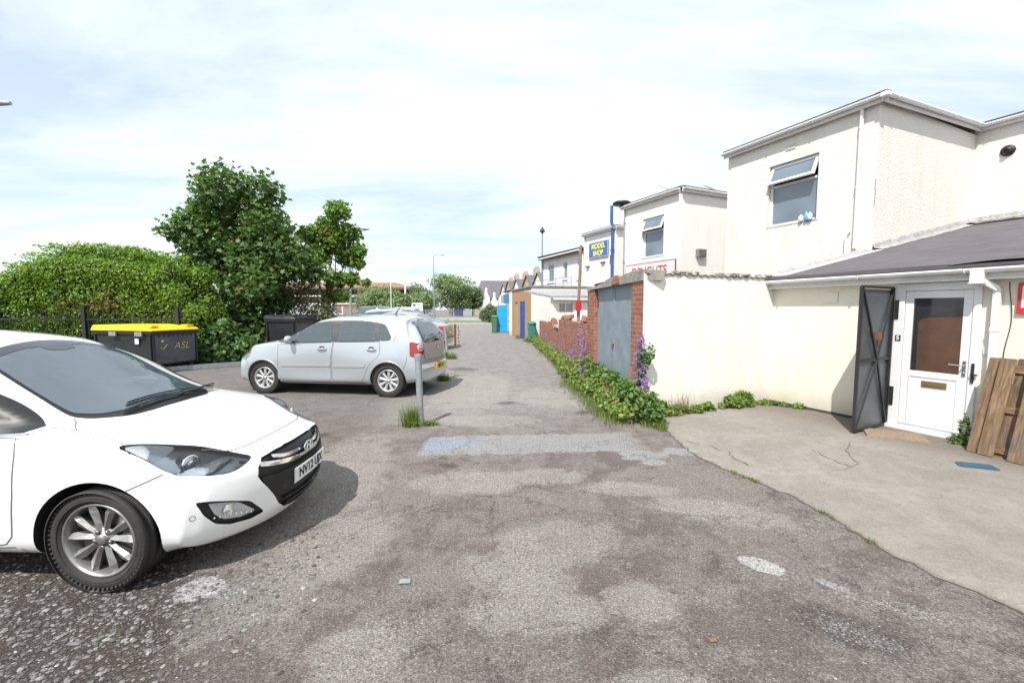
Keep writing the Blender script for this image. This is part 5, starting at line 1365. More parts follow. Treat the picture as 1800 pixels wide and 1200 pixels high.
sh = MB(); sh.bar(q0.lerp(q1, .02) + Z * zm - n_ * 1.2, q0.lerp(q1, .98) + Z * zm - n_ * 1.2, .006, z1 - z0 - .02); 
o_ = sh.build('steel_sheet', M['mesh_grey'], md_)
hg_ = MB()
for z in (1.55, .35):
    for k in range(6): hg_.tube([Vector((-.05, -1.755, z + k * .045)), Vector((-.05, -1.755, z + k * .045 + .036))], .014, 8)
    hg_.b2(-.045, -.035, -1.80, -1.75, z, z + .26)
hg_.build('hinge', M['black_iron'], md_)
ky = MB(); kk = q0.lerp(q1, .45) + Z * 1.32 + n_ * 1.5; ky.box(kk, (.03, .07, .09)); ky.build('lock_case', M['rust'], md_)
# door mat
mt = MB(); mt.b2(-.3, .3, -.2, .2, 0, .018); 
for i in range(21): mt.b2(-.3, .3, -.196 + i * .019, -.188 + i * .019, .018, .024)
M['mat'] = simple('coir mat', (.33, .25, .18), .98, var=.3, vscale=30, bmp=.8, bscale=150)
o_ = mt.build('door_mat', M['mat']); o_.location = (4.99, 5.47, .037); o_.rotation_euler = (0, 0, R(-32)); tag(o_, 'flat brown ribbed door mat before the white door', 'door mat')
# blue lid
bl = MB(); bl.prism(rpoly([(-.16, -.09), (.17, -.06), (.15, .10), (-.14, .07)], .03), 0, .008); bl.prism(rpoly([(-.13, -.07), (.14, -.045), (.12, .08), (-.11, .05)], .02), .008, .012)
M['lid_blue'] = simple('faded blue plastic', (.035, .085, .13), .6); o_ = bl.build('plastic_lid', M['lid_blue']); o_.location = (4.88, 4.38, .038); o_.rotation_euler = (R(2), 0, R(-28)); tag(o_, 'flat faded blue plastic lid on the concrete beneath the pallet', 'lid')
# pallet leaning on the wall
M['wood'] = None
m, nt, b = new_mat('old pallet timber'); t = nt.nodes.new('ShaderNodeTexCoord'); mp = nt.nodes.new('ShaderNodeMapping'); mp.inputs['Scale'].default_value = (14, 14, 1.6); nt.links.new(t.outputs['Object'], mp.inputs[0])
f = noise_node(nt, mp.outputs[0], 1.6, 9, .7, 1.5); f2 = noise_node(nt, t.outputs['Object'], 2.6, 5, .6)
c = ramp(nt, f, [(.28, (.055, .036, .025)), (.5, (.20, .125, .07)), (.72, (.34, .23, .135))]); c = mixc(nt, mth(nt, 'MULTIPLY', smooth(nt, f2, .45, .65), .75), c, ramp(nt, f, [(.3, (.07, .058, .05)), (.7, (.20, .175, .15))]))
nt.links.new(c, b.inputs['Base Color']); b.inputs['Roughness'].default_value = .85; bump(nt, b, f, .5, .008); M['wood'] = m
m, nt, b = new_mat('old pallet timber across'); t = nt.nodes.new('ShaderNodeTexCoord'); mp = nt.nodes.new('ShaderNodeMapping'); mp.inputs['Scale'].default_value = (14, 1.6, 14); nt.links.new(t.outputs['Object'], mp.inputs[0])
f = noise_node(nt, mp.outputs[0], 1.6, 9, .7, 1.5)
nt.links.new(ramp(nt, f, [(.28, (.06, .036, .022)), (.5, (.22, .135, .075)), (.72, (.34, .235, .14))]), b.inputs['Base Color']); b.inputs['Roughness'].default_value = .85; bump(nt, b, f, .5, .008); M['wood_x'] = m
pr = empty('pallet', (*BW(-.50, -2.74), .036), R(25 + 188), 'wooden pallet of worn brown boards leaning against the wall by the downpipe', 'pallet')
pr.rotation_euler = (0, R(-13.5), R(25 + 180 - 12)); 
# local: y along the wall towards the camera (after turn), z up the pallet, x away from the wall
jit = random.Random(5)
def pboard(y0, y1, z0, z1, x0, x1, mat='wood', nm='board'):
    q = MB(); q.b2(x0, x1, y0, y1, z0, z1); o = q.build(nm, M[mat], pr, bev=.004); return o
pr['flip'] = 0
for i, y in enumerate((0.0, .165, .66, .83, 1.06)):          # far face deck boards, upright
    pboard(y + .0, y + .145, 0 + jit.uniform(0, .02), 1.13 + jit.uniform(-.02, .02), -.115, -.095)
for z in (.10, .56, 1.02): pboard(.0, 1.2, z - .045, z + .045, -.095, -.075, 'wood_x', 'cross_board')
for z in (.10, .56, 1.02):
    for y in (.12, .6, 1.08): pboard(y - .06, y + .06, z - .05, z + .05, -.075, .0, 'wood_x', 'block')
for y in (.08, .33, .56, 1.06): pboard(y, y + .135, 0, 1.12, .0, .022)
pboard(-.02, .06, 0, 1.12, -.10, .015, 'wood', 'edge_plank')

# --- flat roofed garage in front of the block
GX = (1.98, 6.45)
gr_ = empty('garage', (GX[0], GX[1], 0), R(4), 'white walled garage with brick piers and faded blue grey double doors', 'garage')
gm_ = MB(); gm_.prism([(0, .01), (0, .52), (.33, .52), (.33, .18)], 0, 2.12); gm_.build('brick_pier', M['red_brick'], gr_)
gm_ = MB(); gm_.b2(0, .33, 2.83, 3.43, 0, 2.1); gm_.build('brick_pier', M['red_brick'], gr_)
gw = MB(); 
Mi = Matrix.Rotation(R(18.7), 4, 'Z')
gw.prism([(0, 0), (3.0, 0), (3.0, .2), (.10, .2)], 0, 2.22, 0, Mi)
gw.build('side_wall', M['white_render'], gr_)
gw = MB(); gw.b2(.33, 4.6, 3.18, 3.42, 0, 2.1); gw.build('far_wall', M['red_brick'], gr_)
# doors
gd = MB(); gd.b2(.08, .12, .52, 1.67, .02, 2.09); gd.b2(.07, .08, 1.61, 1.67, .05, 2.07)
d1 = gd.build('garage_door', M['blue_grey'], gr_); gd = MB(); gd.b2(.08, .12, 1.68, 2.83, .02, 2.09); gd.b2(.07, .08, 1.69, 1.73, .05, 2.07); d2 = gd.build('garage_door', M['blue_grey'], gr_)
hp = MB(); hp.b2(.055, .07, 1.61, 1.75, 1.0, 1.03); hp.b2(.05, .07, 1.65, 1.70, .93, 1.0); hp.build('hasp', M['rust'], d1)
for y in (.54, 2.76):
    hp = MB()
    for z in (.4, 1.75): hp.b2(.06, .078, y, y + .05, z, z + .12)
    hp.build('hinge', M['rust'], d1 if y < 1 else d2)
gd = MB(); gd.b2(.06, .30, .50, 2.85, 2.09, 2.12); gd.build('door_head', M['blue_grey'], gr_)
# broken roof edge
ge = MB(); prof = [(3.47, 2.13, 2.20), (3.25, 2.11, 2.20), (2.9, 2.12, 2.17), (2.3, 2.12, 2.20), (1.75, 2.12, 2.275), (1.35, 2.12, 2.30), (1.05, 2.12, 2.255), (.7, 2.12, 2.29), (.3, 2.11, 2.29), (0.02, 2.12, 2.285)]
Q = []
for a, b_ in zip(prof[:-1], prof[1:]):
    for k in range(5):
        t = k / 5; y = a[0] + (b_[0] - a[0]) * t; z = a[2] + (b_[2] - a[2]) * t + .018 * noise.noise(Vector((y * 7, 0, 0)))
        Q.append((y, 2.115, z))
Q.append(prof[-1]); vs = []
for (y, za, zb) in Q: vs += [(-.02, y, za), (.30, y, za), (-.01 + .02 * noise.noise(Vector((y * 5, 1, 1))), y, zb), (.34, y, zb - .02)]
ge.add(vs, [f for i in range(len(Q) - 1) for f in ((4 * i, 4 * i + 2, 4 * i + 6, 4 * i + 4), (4 * i + 2, 4 * i + 3, 4 * i + 7, 4 * i + 6), (4 * i + 1, 4 * i + 5, 4 * i + 7, 4 * i + 3))] + [(0, 1, 3, 2), (4 * len(Q) - 4, 4 * len(Q) - 2, 4 * len(Q) - 1, 4 * len(Q) - 3)])
ge.build('mortar_verge', M['cement'], gr_)
gb_ = MB(); gb_.b2(-.03, -.022 + .02, 1.1, 1.32, 2.14, 2.21); gb_.b2(-.03, -.002, 1.33, 1.55, 2.14, 2.21); gb_.b2(-.03, -.002, 1.2, 1.43, 2.215, 2.28); gb_.build('exposed_brick', M['red_brick'], gr_)
# corrugated sheet roof
cr = MB(); W_ = 5.2; n1 = 130
vs = []
for i in range(n1 + 1):
    x = .02 + W_ * i / n1
    for y in (0, 3.5):
        vs.append((x, y, 0))
P0 = Mi @ Vector((1, 0, 0)); 
vs = []
for i in range(n1 + 1):
    s = .02 + 5.0 * i / n1; e0 = Mi @ Vector((s, -.02 + .02 * noise.noise(Vector((s * 6, 3, 0))), 0)); e1 = Vector((s * .98 + .1, 3.45, 0))
    z = 2.235 + .012 * math.sin(s * 2 * PI / .146)
    vs += [(e0.x, e0.y, z), (e1.x, e1.y, z + .01), (e0.x, e0.y, z - .022), (e1.x, e1.y, z - .02)]
cr.add(vs, [f for i in range(n1) for f in ((4 * i, 4 * i + 4, 4 * i + 5, 4 * i + 1), (4 * i + 2, 4 * i + 3, 4 * i + 7, 4 * i + 6), (4 * i, 4 * i + 2, 4 * i + 6, 4 * i + 4))], 0, True)
cr.build('corrugated_roof', M['fibre'], gr_)
cr = MB(); rr = random.Random(9)
for i in range(26):
    s = .35 + rr.random() * 2.6; p = Mi @ Vector((s, rr.uniform(-.02, .05), 0)); k = rr.uniform(.03, .08)
    cr.box((p.x, p.y, 2.262), (k * 1.4, k, rr.uniform(.012, .035)), 0, Matrix.Rotation(rr.uniform(0, 3), 3, 'Z') @ Matrix.Rotation(rr.uniform(-.3, .3), 3, 'X'))
cr.build('roof_mortar_lumps', M['cement'], gr_)

# --- broken low brick wall
bwr = empty('brick_wall', (1.72, 9.95, 0), R(1.8), 'low crumbling red brick wall between the blue grey garage doors and the white shed', 'wall')
bw = MB(); rr = random.Random(11)
def htop(y):
    if y < 3.0: h_ = 1.38 - .02 * y
    elif y < 4.4: h_ = 1.34
    elif y < 6.2: h_ = 1.05
    elif y < 7.6: h_ = 1.22
    else: h_ = 1.12 - .01 * (y - 7.6)
    return h_
y = 0
while y < 11.2:
    h_ = round((htop(y) + rr.uniform(-.04, .04)) / .075) * .075; bw.b2(0, .23, y, y + .225, 0, h_); y += .2252
bw.build('brickwork', M['red_brick'], bwr)
rb = MB()
for (y, z) in ((3.1, 1.34), (3.5, 1.36), (4.0, 1.34), (2.9, 1.4), (.4, 1.39), (6.6, 1.22)):
    for k in range(4): rb.box((.1 + rr.uniform(-.05, .08), y + rr.uniform(-.2, .2), z + .03 + .02 * k), (.10, .2, .07), 0, Euler((rr.uniform(-.3, .3), rr.uniform(-.3, .3), rr.uniform(-1, 1))).to_matrix())
rb.build('loose_bricks', M['red_brick'], bwr)
sl = MB(); sl.prism(rpoly([(-.05, 4.5), (.3, 4.45), (.32, 5.5), (-.03, 5.6)], .1), 1.05, 1.13); sl.build('stone_slab', M['paving'], bwr)

# --- terrace of rear blocks beyond
def rear_block(name, P, L, D_, ez, mat, label, win=None, edge='upvc', group='rendered rear blocks along the lane'):
    r = bframe(name, P, label, 'building', group)
    q = MB(); holes = [(win[0], win[1], win[2], win[3])] if win else []
    wall(q, 'x', 0, .22, 0, L, 0, ez - .09, holes); q.b2(.22, D_, 0, .22, 0, ez - .09); q.b2(.22, D_, L - .22, L, 0, ez - .09); q.build('wall', mat, r)
    q = MB(); q.b2(-.1, D_ + 4, -.1, L + .1, ez - .07, ez - .02); q.build('roof', M['felt_dark'], r)
    eaves(r, [(0, L + .1, ez), (0, 0, ez)], M['upvc']); eaves(r, [(-.1, 0, ez), (D_, 0, ez + .05)], M['upvc'])
    if win: upvc_window(r, *win, .09)
    return r
h2 = rear_block('white_rear_block', (5.93, 15.2), 3.06, 6.5, 5.94, M['cream2'], 'cream rear block with open window over a red lettered white sign', (.83, 1.94, 3.68, 5.17))
q = MB(); q.tube([(-.09, .06, 5.86), (-.05, .06, 5.75), (-.05, .06, 2.2)], .034, 12); q.build('downpipe', M['upvc'], h2)
q = MB(); q.tube([(-.05, 2.98, 5.8), (-.05, 2.98, 3.0)], .024, 10); 
for z in (5.2, 3.6): q.b2(-.08, 0, 2.95, 3.01, z, z + .05)
q.build('side_pipe', M['galv'], h2)
q = MB(); q.b2(.73, 1.12, -.14, 0, 3.56, 3.84); q.b2(.76, 1.09, -.15, -.14, 3.59, 3.62); 
for i in range(5): q.b2(.77, 1.08, -.155, -.14, 3.60 + i * .045, 3.62 + i * .045)
q.build('flue_box', M['fibre'], h2)
q = MB(); q.lathe([(.001, .16), (.3, .15), (.38, .10), (.36, .03), (.1, 0)], (-.1, 3.1, 5.95), 'z', 20); q.build('roof_cowl', M['black'], h2)
def aerial(parent, p, h_, a, sc_=1):
    q = MB(); p = Vector(p); q.tube([p, p + Vector((0, 0, h_))], .018, 6)
    t = p + Vector((0, 0, h_)); d = Vector((math.cos(a), math.sin(a), .55)).normalized() * sc_; q.tube([t - d * .35, t + d * .55], .012, 6)
    s_ = Vector((-math.sin(a), math.cos(a), 0))
    for k in range(9):
        c = t - d * .3 + d * .1 * k; q.tube([c - s_ * .13, c + s_ * .13], .005, 5)
    q.build('aerial', M['galv'], parent)
aerial(h2, (.9, 1.6, 5.9), .45, R(100), .9); aerial(h2, (2.4, .9, 5.9), .5, R(80), .7)
sgn = bframe('shop_sign', (5.93, 15.2), 'white board with red border and red word on the cream block', 'sign')
q = MB(); q.b2(-.06, -.03, .16, 2.83, 2.75, 3.48, 1); q.b2(-.066, -.06, .20, 2.79, 2.79, 3.44, 0); sb = q.build('board', [M['upvc'], M['sign_red']], sgn)
text_mesh('DELIGHTS', .50, M['sign_red'], 'lettering', sb, Matrix.Translation((-.07, 1.50, 3.12)) @ Matrix.Rotation(R(-90), 4, 'Z') @ Matrix.Rotation(R(90), 4, 'X'), .004, .008, sx=.84)
h3 = rear_block('white_rear_block', (5.1, 21.3), 2.66, 6, 5.80, M['far_render'], 'white rear block carrying the blue board and a tall blue flue pipe')
q = MB(); q.tube([(-.10, .12, 2.4), (-.10, .12, 5.75), (-.16, .14, 5.95), (-.16, .14, 6.75)], .075, 14)
for z in (3.0, 4.6, 5.7): q.tube([(-.10, .12, z - .06), (-.10, .12, z + .06)], .095, 14)
q.build('flue_pipe', M['blue_paint'], h3)
q = MB(); q.tube([(-.12, 2.6, 5.72), (-.05, 2.6, 5.6), (-.05, 2.6, 3.0)], .034, 10); q.build('downpipe', M['upvc'], h3)
q = MB(); q.b2(-.12, 0, 2.15, 2.4, 3.95, 4.02); q.b2(-.10, 0, .78, 1.1, 4.05, 4.12); q.b2(-.03, 0, .2, .4, 3.95, 4.4); q.build('old_brackets', M['rust'], h3)
sgn = bframe('shop_sign', (5.1, 21.3), 'blue board with yellow words MODEL SHOP on the white block', 'sign')
M['sign_blue'] = simple('enamel blue', (.055, .12, .36), .4); M['sign_yellow'] = simple('lettering yellow', (.85, .80, .08), .5)
q = MB(); q.b2(-.07, -.03, .52, 2.15, 4.38, 5.20, 0); sb = q.build('board', M['sign_blue'], sgn)
q = MB(); 
for z in (4.39, 5.17): q.b2(-.078, -.071, .54, 2.13, z, z + .02)
for y in (.53, 2.12): q.b2(-.078, -.071, y, y + .02, 4.38, 5.20)
q.build('border', M['far_render'], sb)
for tx, zz in (('MODEL', 4.96), ('SHOP', 4.60)):
    text_mesh(tx, .37, M['sign_yellow'], 'lettering', sb, Matrix.Translation((-.075, 1.335, zz)) @ Matrix.Rotation(R(-90), 4, 'Z') @ Matrix.Rotation(R(90), 4, 'X'), .004, .009, sx=.93)
# weathered two storey house
h4 = bframe('weathered_house', (4.57, 27.2), 'white two storey rear with three narrow windows and flaking rusty eaves', 'building')
q = MB(); ws = [(3.75, 4.62, 3.64, 4.94), (2.0, 2.56, 3.75, 4.92), (.3, .8, 3.64, 4.93)]
wall(q, 'x', 0, .2, 0, 5.5, 0, 5.45, ws); q.b2(.2, 6, 0, .2, 0, 5.45); q.build('wall', M['far_render'], h4)
q = MB(); q.b2(-.35, 6, -.1, 5.6, 5.50, 5.58); q.build('roof', M['felt_dark'], h4)
q = MB(); q.b2(-.33, -.31, 0, 5.5, 5.28, 5.50)
for i in range(9): q.b2(-.31, 0, .1 + i * .65, .18 + i * .65, 5.36, 5.49)
q.build('rotten_fascia', M['rust'], h4)
q = MB(); q.tube([(-.38, .05, 5.42), (-.38, 5.5, 5.36)], .05, 8); q.tube([(-.38, .15, 5.42), (-.1, .1, 5.1), (-.06, .1, 3)], .05, 8); q.build('gutter', M['upvc'], h4)
q = MB(); q.tube([(-.1, 5.35, 5.3), (-.06, 5.35, 5.0), (-.06, 5.35, 2.9)], .055, 8); q.build('downpipe', M['blue_grey'], h4)
for (a, b_, c_, d) in ws:
    q = MB(); 
    q.b2(.06, .12, a, a + .07, c_, d); q.b2(.06, .12, b_ - .07, b_, c_, d); q.b2(.06, .12, a + .07, b_ - .07, c_, c_ + .07); q.b2(.06, .12, a + .07, b_ - .07, d - .07, d)
    if b_ - a > .6: q.b2(.06, .12, a + .07, b_ - .07, c_ + .85, c_ + .92)
    w_ = q.build('window', M['upvc'], h4); q = MB(); q.b2(.09, .10, a + .07, b_ - .07, c_ + .07, d - .07); q.build('pane', M['win_glass'], w_)
    q = MB(); q.b2(-.06, .06, a - .05, b_ + .05, c_ - .07, c_); q.build('sill', M['upvc'], w_)
q = MB()
for y in np.arange(-.2, 5.6, .95): q.tube([(-1.1, y, 2.9), (-1.1, y, 3.7)], .018, 6)
for z in (3.35, 3.7): q.tube([(-1.1, -.2, z), (-1.1, 5.6, z)], .018, 6)
q.build('roof_railing', M['blue_grey'], h4)
# tan brick garage
TX = (.99, 22.5)
tg_ = empty('tan_brick_garage', (TX[0], TX[1], 0), R(11.5), 'tan brick flat roofed garage with a blue door and white side wall', 'garage')
q = MB(); wall(q, 'x', 0, .25, 0, 4.95, 0, 2.86, [(1.35, 2.62, 0, 2.14), (3.28, 4.05, 0, 2.13)]); q.build('front_wall', M['tan_brick'], tg_)
q = MB(); q.b2(.02, 4.6, -.02, -.004 + .2, 0, 2.84); q.build('side_wall', M['white_render'], tg_)
q = MB(); q.b2(-.06, 5.5, -.08, 5.0, 2.86, 2.93); q.build('roof', M['cement'], tg_)
q = MB(); q.b2(.04, .08, 1.35, 2.62, 0, 2.14); q.b2(.0, .04, 1.4, 1.46, 0, 2.1); q.b2(.0, .04, 1.96, 2.02, 0, 2.1); q.b2(.0, .04, 2.52, 2.58, 0, 2.1)
for i in range(4): q.b2(.02, .04, 1.5, 2.5, .3 + i * .5, .34 + i * .5)
q.build('blue_door', M['blue_paint'], tg_)
M['tan_door'] = simple('pale timber door', (.42, .30, .18), .8, var=.2); q = MB(); q.b2(.05, .09, 3.28, 4.05, 0, 2.13); q.build('timber_door', M['tan_door'], tg_)
# white garage with blue fascia and open blue door
wg = empty('white_garage', (0.02, 27.42, 0), R(11.5), 'white garage end with a deep blue fascia board beyond the tan bricks', 'garage')
q = MB(); q.b2(0, .25, .02, 1.0, 0, 2.9); q.b2(.62, 4, 3.0, 3.2, 0, 2.5); q.build('pillar', M['white_render'], wg)
q = MB(); q.b2(-.03, .15, 1.0, 3.1, 2.12, 2.72); 
for i in range(7): q.b2(-.04, -.03, 1.1 + i * .28, 1.14 + i * .28, 2.14, 2.70)
M['fascia_blue'] = simple('deep blue fascia', (.05, .22, .45), .5, var=.3); q.build('fascia', M['fascia_blue'], wg)
q = MB(); q.b2(.5, .6, 1.0, 3.0, 0, 2.1); q.build('inner_wall', M['blue_paint'], wg)
q = MB(); q.b2(-.05, 4, 0, 3.2, 2.9, 2.95); q.build('roof', M['felt_dark'], wg)
bd = empty('open_blue_door', (-.34, 31.35, 0), 0, 'bright sky blue garage door swung open across the lane edge', 'door')
q = MB(); q.b2(-.75, 0, 0, .05, .05, 2.0); q.build('door_leaf', M['sky_blue'], bd, bev=.004)
q = MB(); 
for z in (.5, 1.0, 1.6): q.b2(-.73, -.02, -.012, -.002, z, z + .03)
q.b2(-.68, -.64, -.03, -.002, .95, 1.1); q.build('door_batten', M['sky_blue'], bd)
# white lean-to shed with window behind the brick wall
ws_ = bframe('white_shed', (1.78, 18.6), 'small white shed with a slatted window and grey lead roof edge', 'shed')
q = MB(); wall(q, 'y', 0, .2, .0, 4.6, 0, 2.25, [(.32, 1.02, 1.55, 1.98)]); q.build('wall', M['white_render'], ws_)
q = MB(); q.add([(-.15, -.2, 2.26), (4.6, -.2, 2.36), (4.6, 2.5, 2.7), (-.15, 2.5, 2.6), (-.15, -.2, 2.16), (4.6, -.2, 2.2), (4.6, 2.5, 2.55), (-.15, 2.5, 2.5)], [(0, 1, 2, 3), (4, 7, 6, 5), (0, 4, 5, 1), (1, 5, 6, 2), (2, 6, 7, 3), (3, 7, 4, 0)]); q.build('roof', M['lead'], ws_)
q = MB(); q.b2(-.1, 4.6, -.24, -.2, 2.10, 2.18); q.build('fascia', M['upvc'], ws_)
q = MB(); q.b2(.32, 1.02, .05, .09, 1.55, 1.60); q.b2(.32, 1.02, .05, .09, 1.93, 1.98); q.b2(.64, .70, .05, .09, 1.60, 1.93)
for i in range(3): q.b2(.71, 1.0, .04, .08, 1.66 + i * .09, 1.68 + i * .09)
w_ = q.build('window', M['upvc_dirty'], ws_); q = MB(); q.b2(.33, 1.01, .085, .095, 1.57, 1.96); q.build('pane', M['win_glass'], w_)
q = MB(); q.b2(1.1, 1.95, -.04, 0, .1, 2.0); q.build('shed_door', M['upvc'], ws_)
al = MB(); al.prism(rpoly([(-.11, -.2), (.11, -.2), (.11, .2), (-.11, .2)], .09), 0, .08, 0, Matrix(((1, 0, 0, 0), (0, 0, -1, 0), (0, 1, 0, 0), (0, 0, 0, 1))))
o_ = al.build('alarm_box', M['red_plastic']); aw = Matrix.Rotation(R(25), 3, 'Z') @ Vector((1.20, -.04, 0)); o_.location = (2.43, 15.7, 1.82); tag(o_, 'red rounded box fixed to the brown pole before the white shed', 'box')
pl_ = MB(); pl_.tube([(2.44, 15.8, 0), (2.46, 15.8, 2), (2.52, 15.8, 4.02)], [.06, .055, .05], 10); tag(pl_.build('timber_pole', M['wood_pole']), 'tall brown timber pole rising behind the low brick wall', 'pole')
# ------------------------------------------------------------------ posts, lamps, bins
def post(P, h_, r, label, lean=(0, 0), mat='galv', cap=True):
    q = MB(); z0 = gz(*P)
    q.tube([(P[0], P[1], z0 - .1), (P[0] + lean[0], P[1] + lean[1], z0 + h_ - .05)], r, 20, 0)
    q.tube([(P[0] + lean[0], P[1] + lean[1], z0 + h_ - .08), (P[0] + lean[0] * 1.02, P[1] + lean[1] * 1.02, z0 + h_)], [r * 1.14, r * 1.12], 20, 0)
    o = q.build('bollard', M[mat]); return tag(o, label, 'bollard', 'posts between lane and car park')
post((-1.32, 6.09), 1.04, .047, 'nearest galvanised steel post standing in weeds at the lane edge', (-.03, .01))
post((-1.74, 10.1), 1.10, .055, 'galvanised post close behind the silver hatchback bumper', (0, 0))
post((-2.21, 14.6), 1.09, .050, 'slightly leaning galvanised post with weeds, third along the lane', (-.09, 0))
post((-2.67, 20.0), .98, .050, 'rust red post, farthest of the lane edge posts', (0, 0), 'rust')
q = MB()
for k in range(12): q.tube([(-2.50 + .02 * math.sin(k), 19.9, k * .08), (-2.50 + .02 * math.sin(k + 1), 19.9, k * .08 + .08)], .035 if k % 2 else .028, 8, k % 2)
tag(q.build('striped_post', [M['rust'], M['paving']]), 'thin rusty and pale banded post beside the rust red one', 'bollard', 'posts between lane and car park')
def lamp_post(P, h_, arm, label, head=True, r=.08, mat='galv'):
    root = empty('street_lamp', (P[0], P[1], 0), 0, label, 'street lamp', 'street lamps')
    q = MB(); q.tube([(0, 0, -.1), (0, 0, h_ * .2)], r * 1.35, 10); q.tube([(0, 0, h_ * .2), (0, 0, h_ - .5), (arm * .06, 0, h_ - .15), (arm * .25, 0, h_), (arm, 0, h_ + .05)], [r, r * .75, r * .65, r * .6, r * .5], 10); q.build('column', M[mat], root)
    if head:
        q = MB(); q.tube([(arm, 0, h_ + .05), (arm * 1.15, 0, h_ + .04), (arm * 1.55, 0, h_ + .03)], [r * .8, r * 1.5, r * .8], 10); q.build('lamp_head', M['galv'], root)
    return root
lamp_post((-10.9, 60), 9.2, 1.0, 'tall grey street lamp with arm to the right above the roundish trees')
lamp_post((-11.3, 30), 7.2, .9, 'grey street lamp rising behind the small sapling tree', r=.09)
r0 = lamp_post((-21.5, 16.4), 9.25, 1.9, 'street lamp whose dark head just enters at the left edge')
pc = empty('lamp_column', (2.45, 35, 0), 0, 'slim grey column with a pointed lantern above the weathered house', 'street lamp', 'street lamps')
q = MB(); q.tube([(0, 0, 0), (0, 0, 7.9)], [.09, .06], 10); q.build('column', M['galv'], pc); q = MB(); q.lathe([(.001, .55), (.03, .4), (.22, .1), (.22, .03), (.1, 0), (.08, -.1)], (0, 0, 7.9), 'z', 14); q.build('lantern', M['felt_dark'], pc)

M['bin_black'] = simple('charcoal plastic', (.022, .024, .028), .45, var=.25, vscale=4)
M['bin_grey'] = simple('grey steel sheet bin', (.10, .11, .125), .45, .4, var=.3, vscale=3)
M['bin_yellow'] = simple('yellow plastic lid', (.80, .58, .02), .45, var=.08)
M['bin_green'] = simple('green plastic bin', (.07, .19, .07), .5, var=.15)
M['bin_teal'] = simple('teal plastic bin', (.05, .22, .18), .5)
M['gold_ink'] = simple('faded gold lettering', (.55, .48, .22), .6)
def big_bin(P, rz, w, d, h_, lidm, label, body='bin_black', lid_h=.10, text=None):
    root = empty('waste_bin', (P[0], P[1], gz(*P)), rz, label, 'bin', 'commercial bins along the railings')
    # local: front (+x) faces the lane, y width
    q = MB(); t = .06
    n0 = [(-d, -.5 * w), (0, -.5 * w), (0, .5 * w), (-d, .5 * w)]
    def frus(s0, z0, s1, z1, mi=0):
        vs = [(-d / 2 + (x + d / 2) * s0, y * s0, z0) for x, y in n0] + [(-d / 2 + (x + d / 2) * s1, y * s1, z1) for x, y in n0]
        q.add(vs, [(0, 3, 2, 1), (4, 5, 6, 7), (0, 1, 5, 4), (1, 2, 6, 5), (2, 3, 7, 6), (3, 0, 4, 7)], mi)
    frus(.86, .18, .97, h_ - .10); frus(1.03, h_ - .10, 1.04, h_)
    for yy in (-.46, .46): q.b2(-.02, .02, yy * w - .03, yy * w + .03, .2, h_ - .1)
    for xx in (-.06, -d + .06): q.b2(xx - .03, xx + .03, -.5 * w - .01, -.5 * w + .03, .2, h_ - .1)
    q.build('bin_body', M[body], root, bev=.012)
    q = MB(); k = 8
    for i in range(k):     # zigzag band under the rim
        y = -.40 * w + i * .8 * w / k; q.add([(.008, y, h_ - .10), (.008, y + .8 * w / k, h_ - .10), (.006, y + .4 * w / k, h_ - .20)], [(0, 1, 2)])
    q.add([(-.005, -.43 * w, .25), (-.005, .43 * w, .25), (.004, .43 * w, h_ - .1), (.004, -.43 * w, h_ - .1)], [(0, 1, 2, 3)], 1)
    q.build('front_panel', [M['bin_black'], M['bin_grey']], root)
    q = MB()
    a0, a1 = h_, h_ + lid_h
    vs = [(.05, -.53 * w, a0), (.05, .53 * w, a0), (-d - .05, .53 * w, a0), (-d - .05, -.53 * w, a0), (.0, -.50 * w, a0 + lid_h * .45), (.0, .50 * w, a0 + lid_h * .45), (-d, .50 * w, a1), (-d, -.50 * w, a1), (-d * .45, -.50 * w, a1), (-d * .45, .50 * w, a1)]
    q.add(vs, [(0, 1, 5, 4), (4, 5, 9, 8), (8, 9, 6, 7), (0, 4, 8, 7, 3), (1, 2, 6, 9, 5), (3, 7, 6, 2), (0, 3, 2, 1)])
    q.b2(-.30, -.04, -.46 * w, -.30 * w, a0 + lid_h * .6, a0 + lid_h * .95)
    q.b2(-.30, -.04, .30 * w, .46 * w, a0 + lid_h * .6, a0 + lid_h * .95)
    q.build('bin_lid', M[lidm], root, bev=.015)
    for sx_, sy_ in ((-.12, -.38), (-.12, .38), (-d + .12, -.38), (-d + .12, .38)):
        q = MB(); q.lathe([(.001, -.03), (.08, -.03), (.09, -.02), (.09, .02), (.08, .03), (.001, .03)], (sx_, sy_ * w, .09), 'y', 16); q.build('castor', M['tyre'], root)
    if text:
        text_mesh(text, .27, M['gold_ink'], 'lettering', root, Matrix.Translation((.012, .14, h_ * .62)) @ Matrix.Rotation(R(90), 4, 'Z') @ Matrix.Rotation(R(90), 4, 'X'), .002, -.004, shear=.3)
        q = MB(); q.tube([(.012, -.42, h_ * .60), (.012, -.36, h_ * .55), (.012, -.24, h_ * .68)], .012, 6); q.lathe([(.001, .004), (.035, .003), (.036, 0)], (.012, -.36, h_ * .75), 'x', 12); q.build('tick_mark', M['gold_ink'], root)
    return root
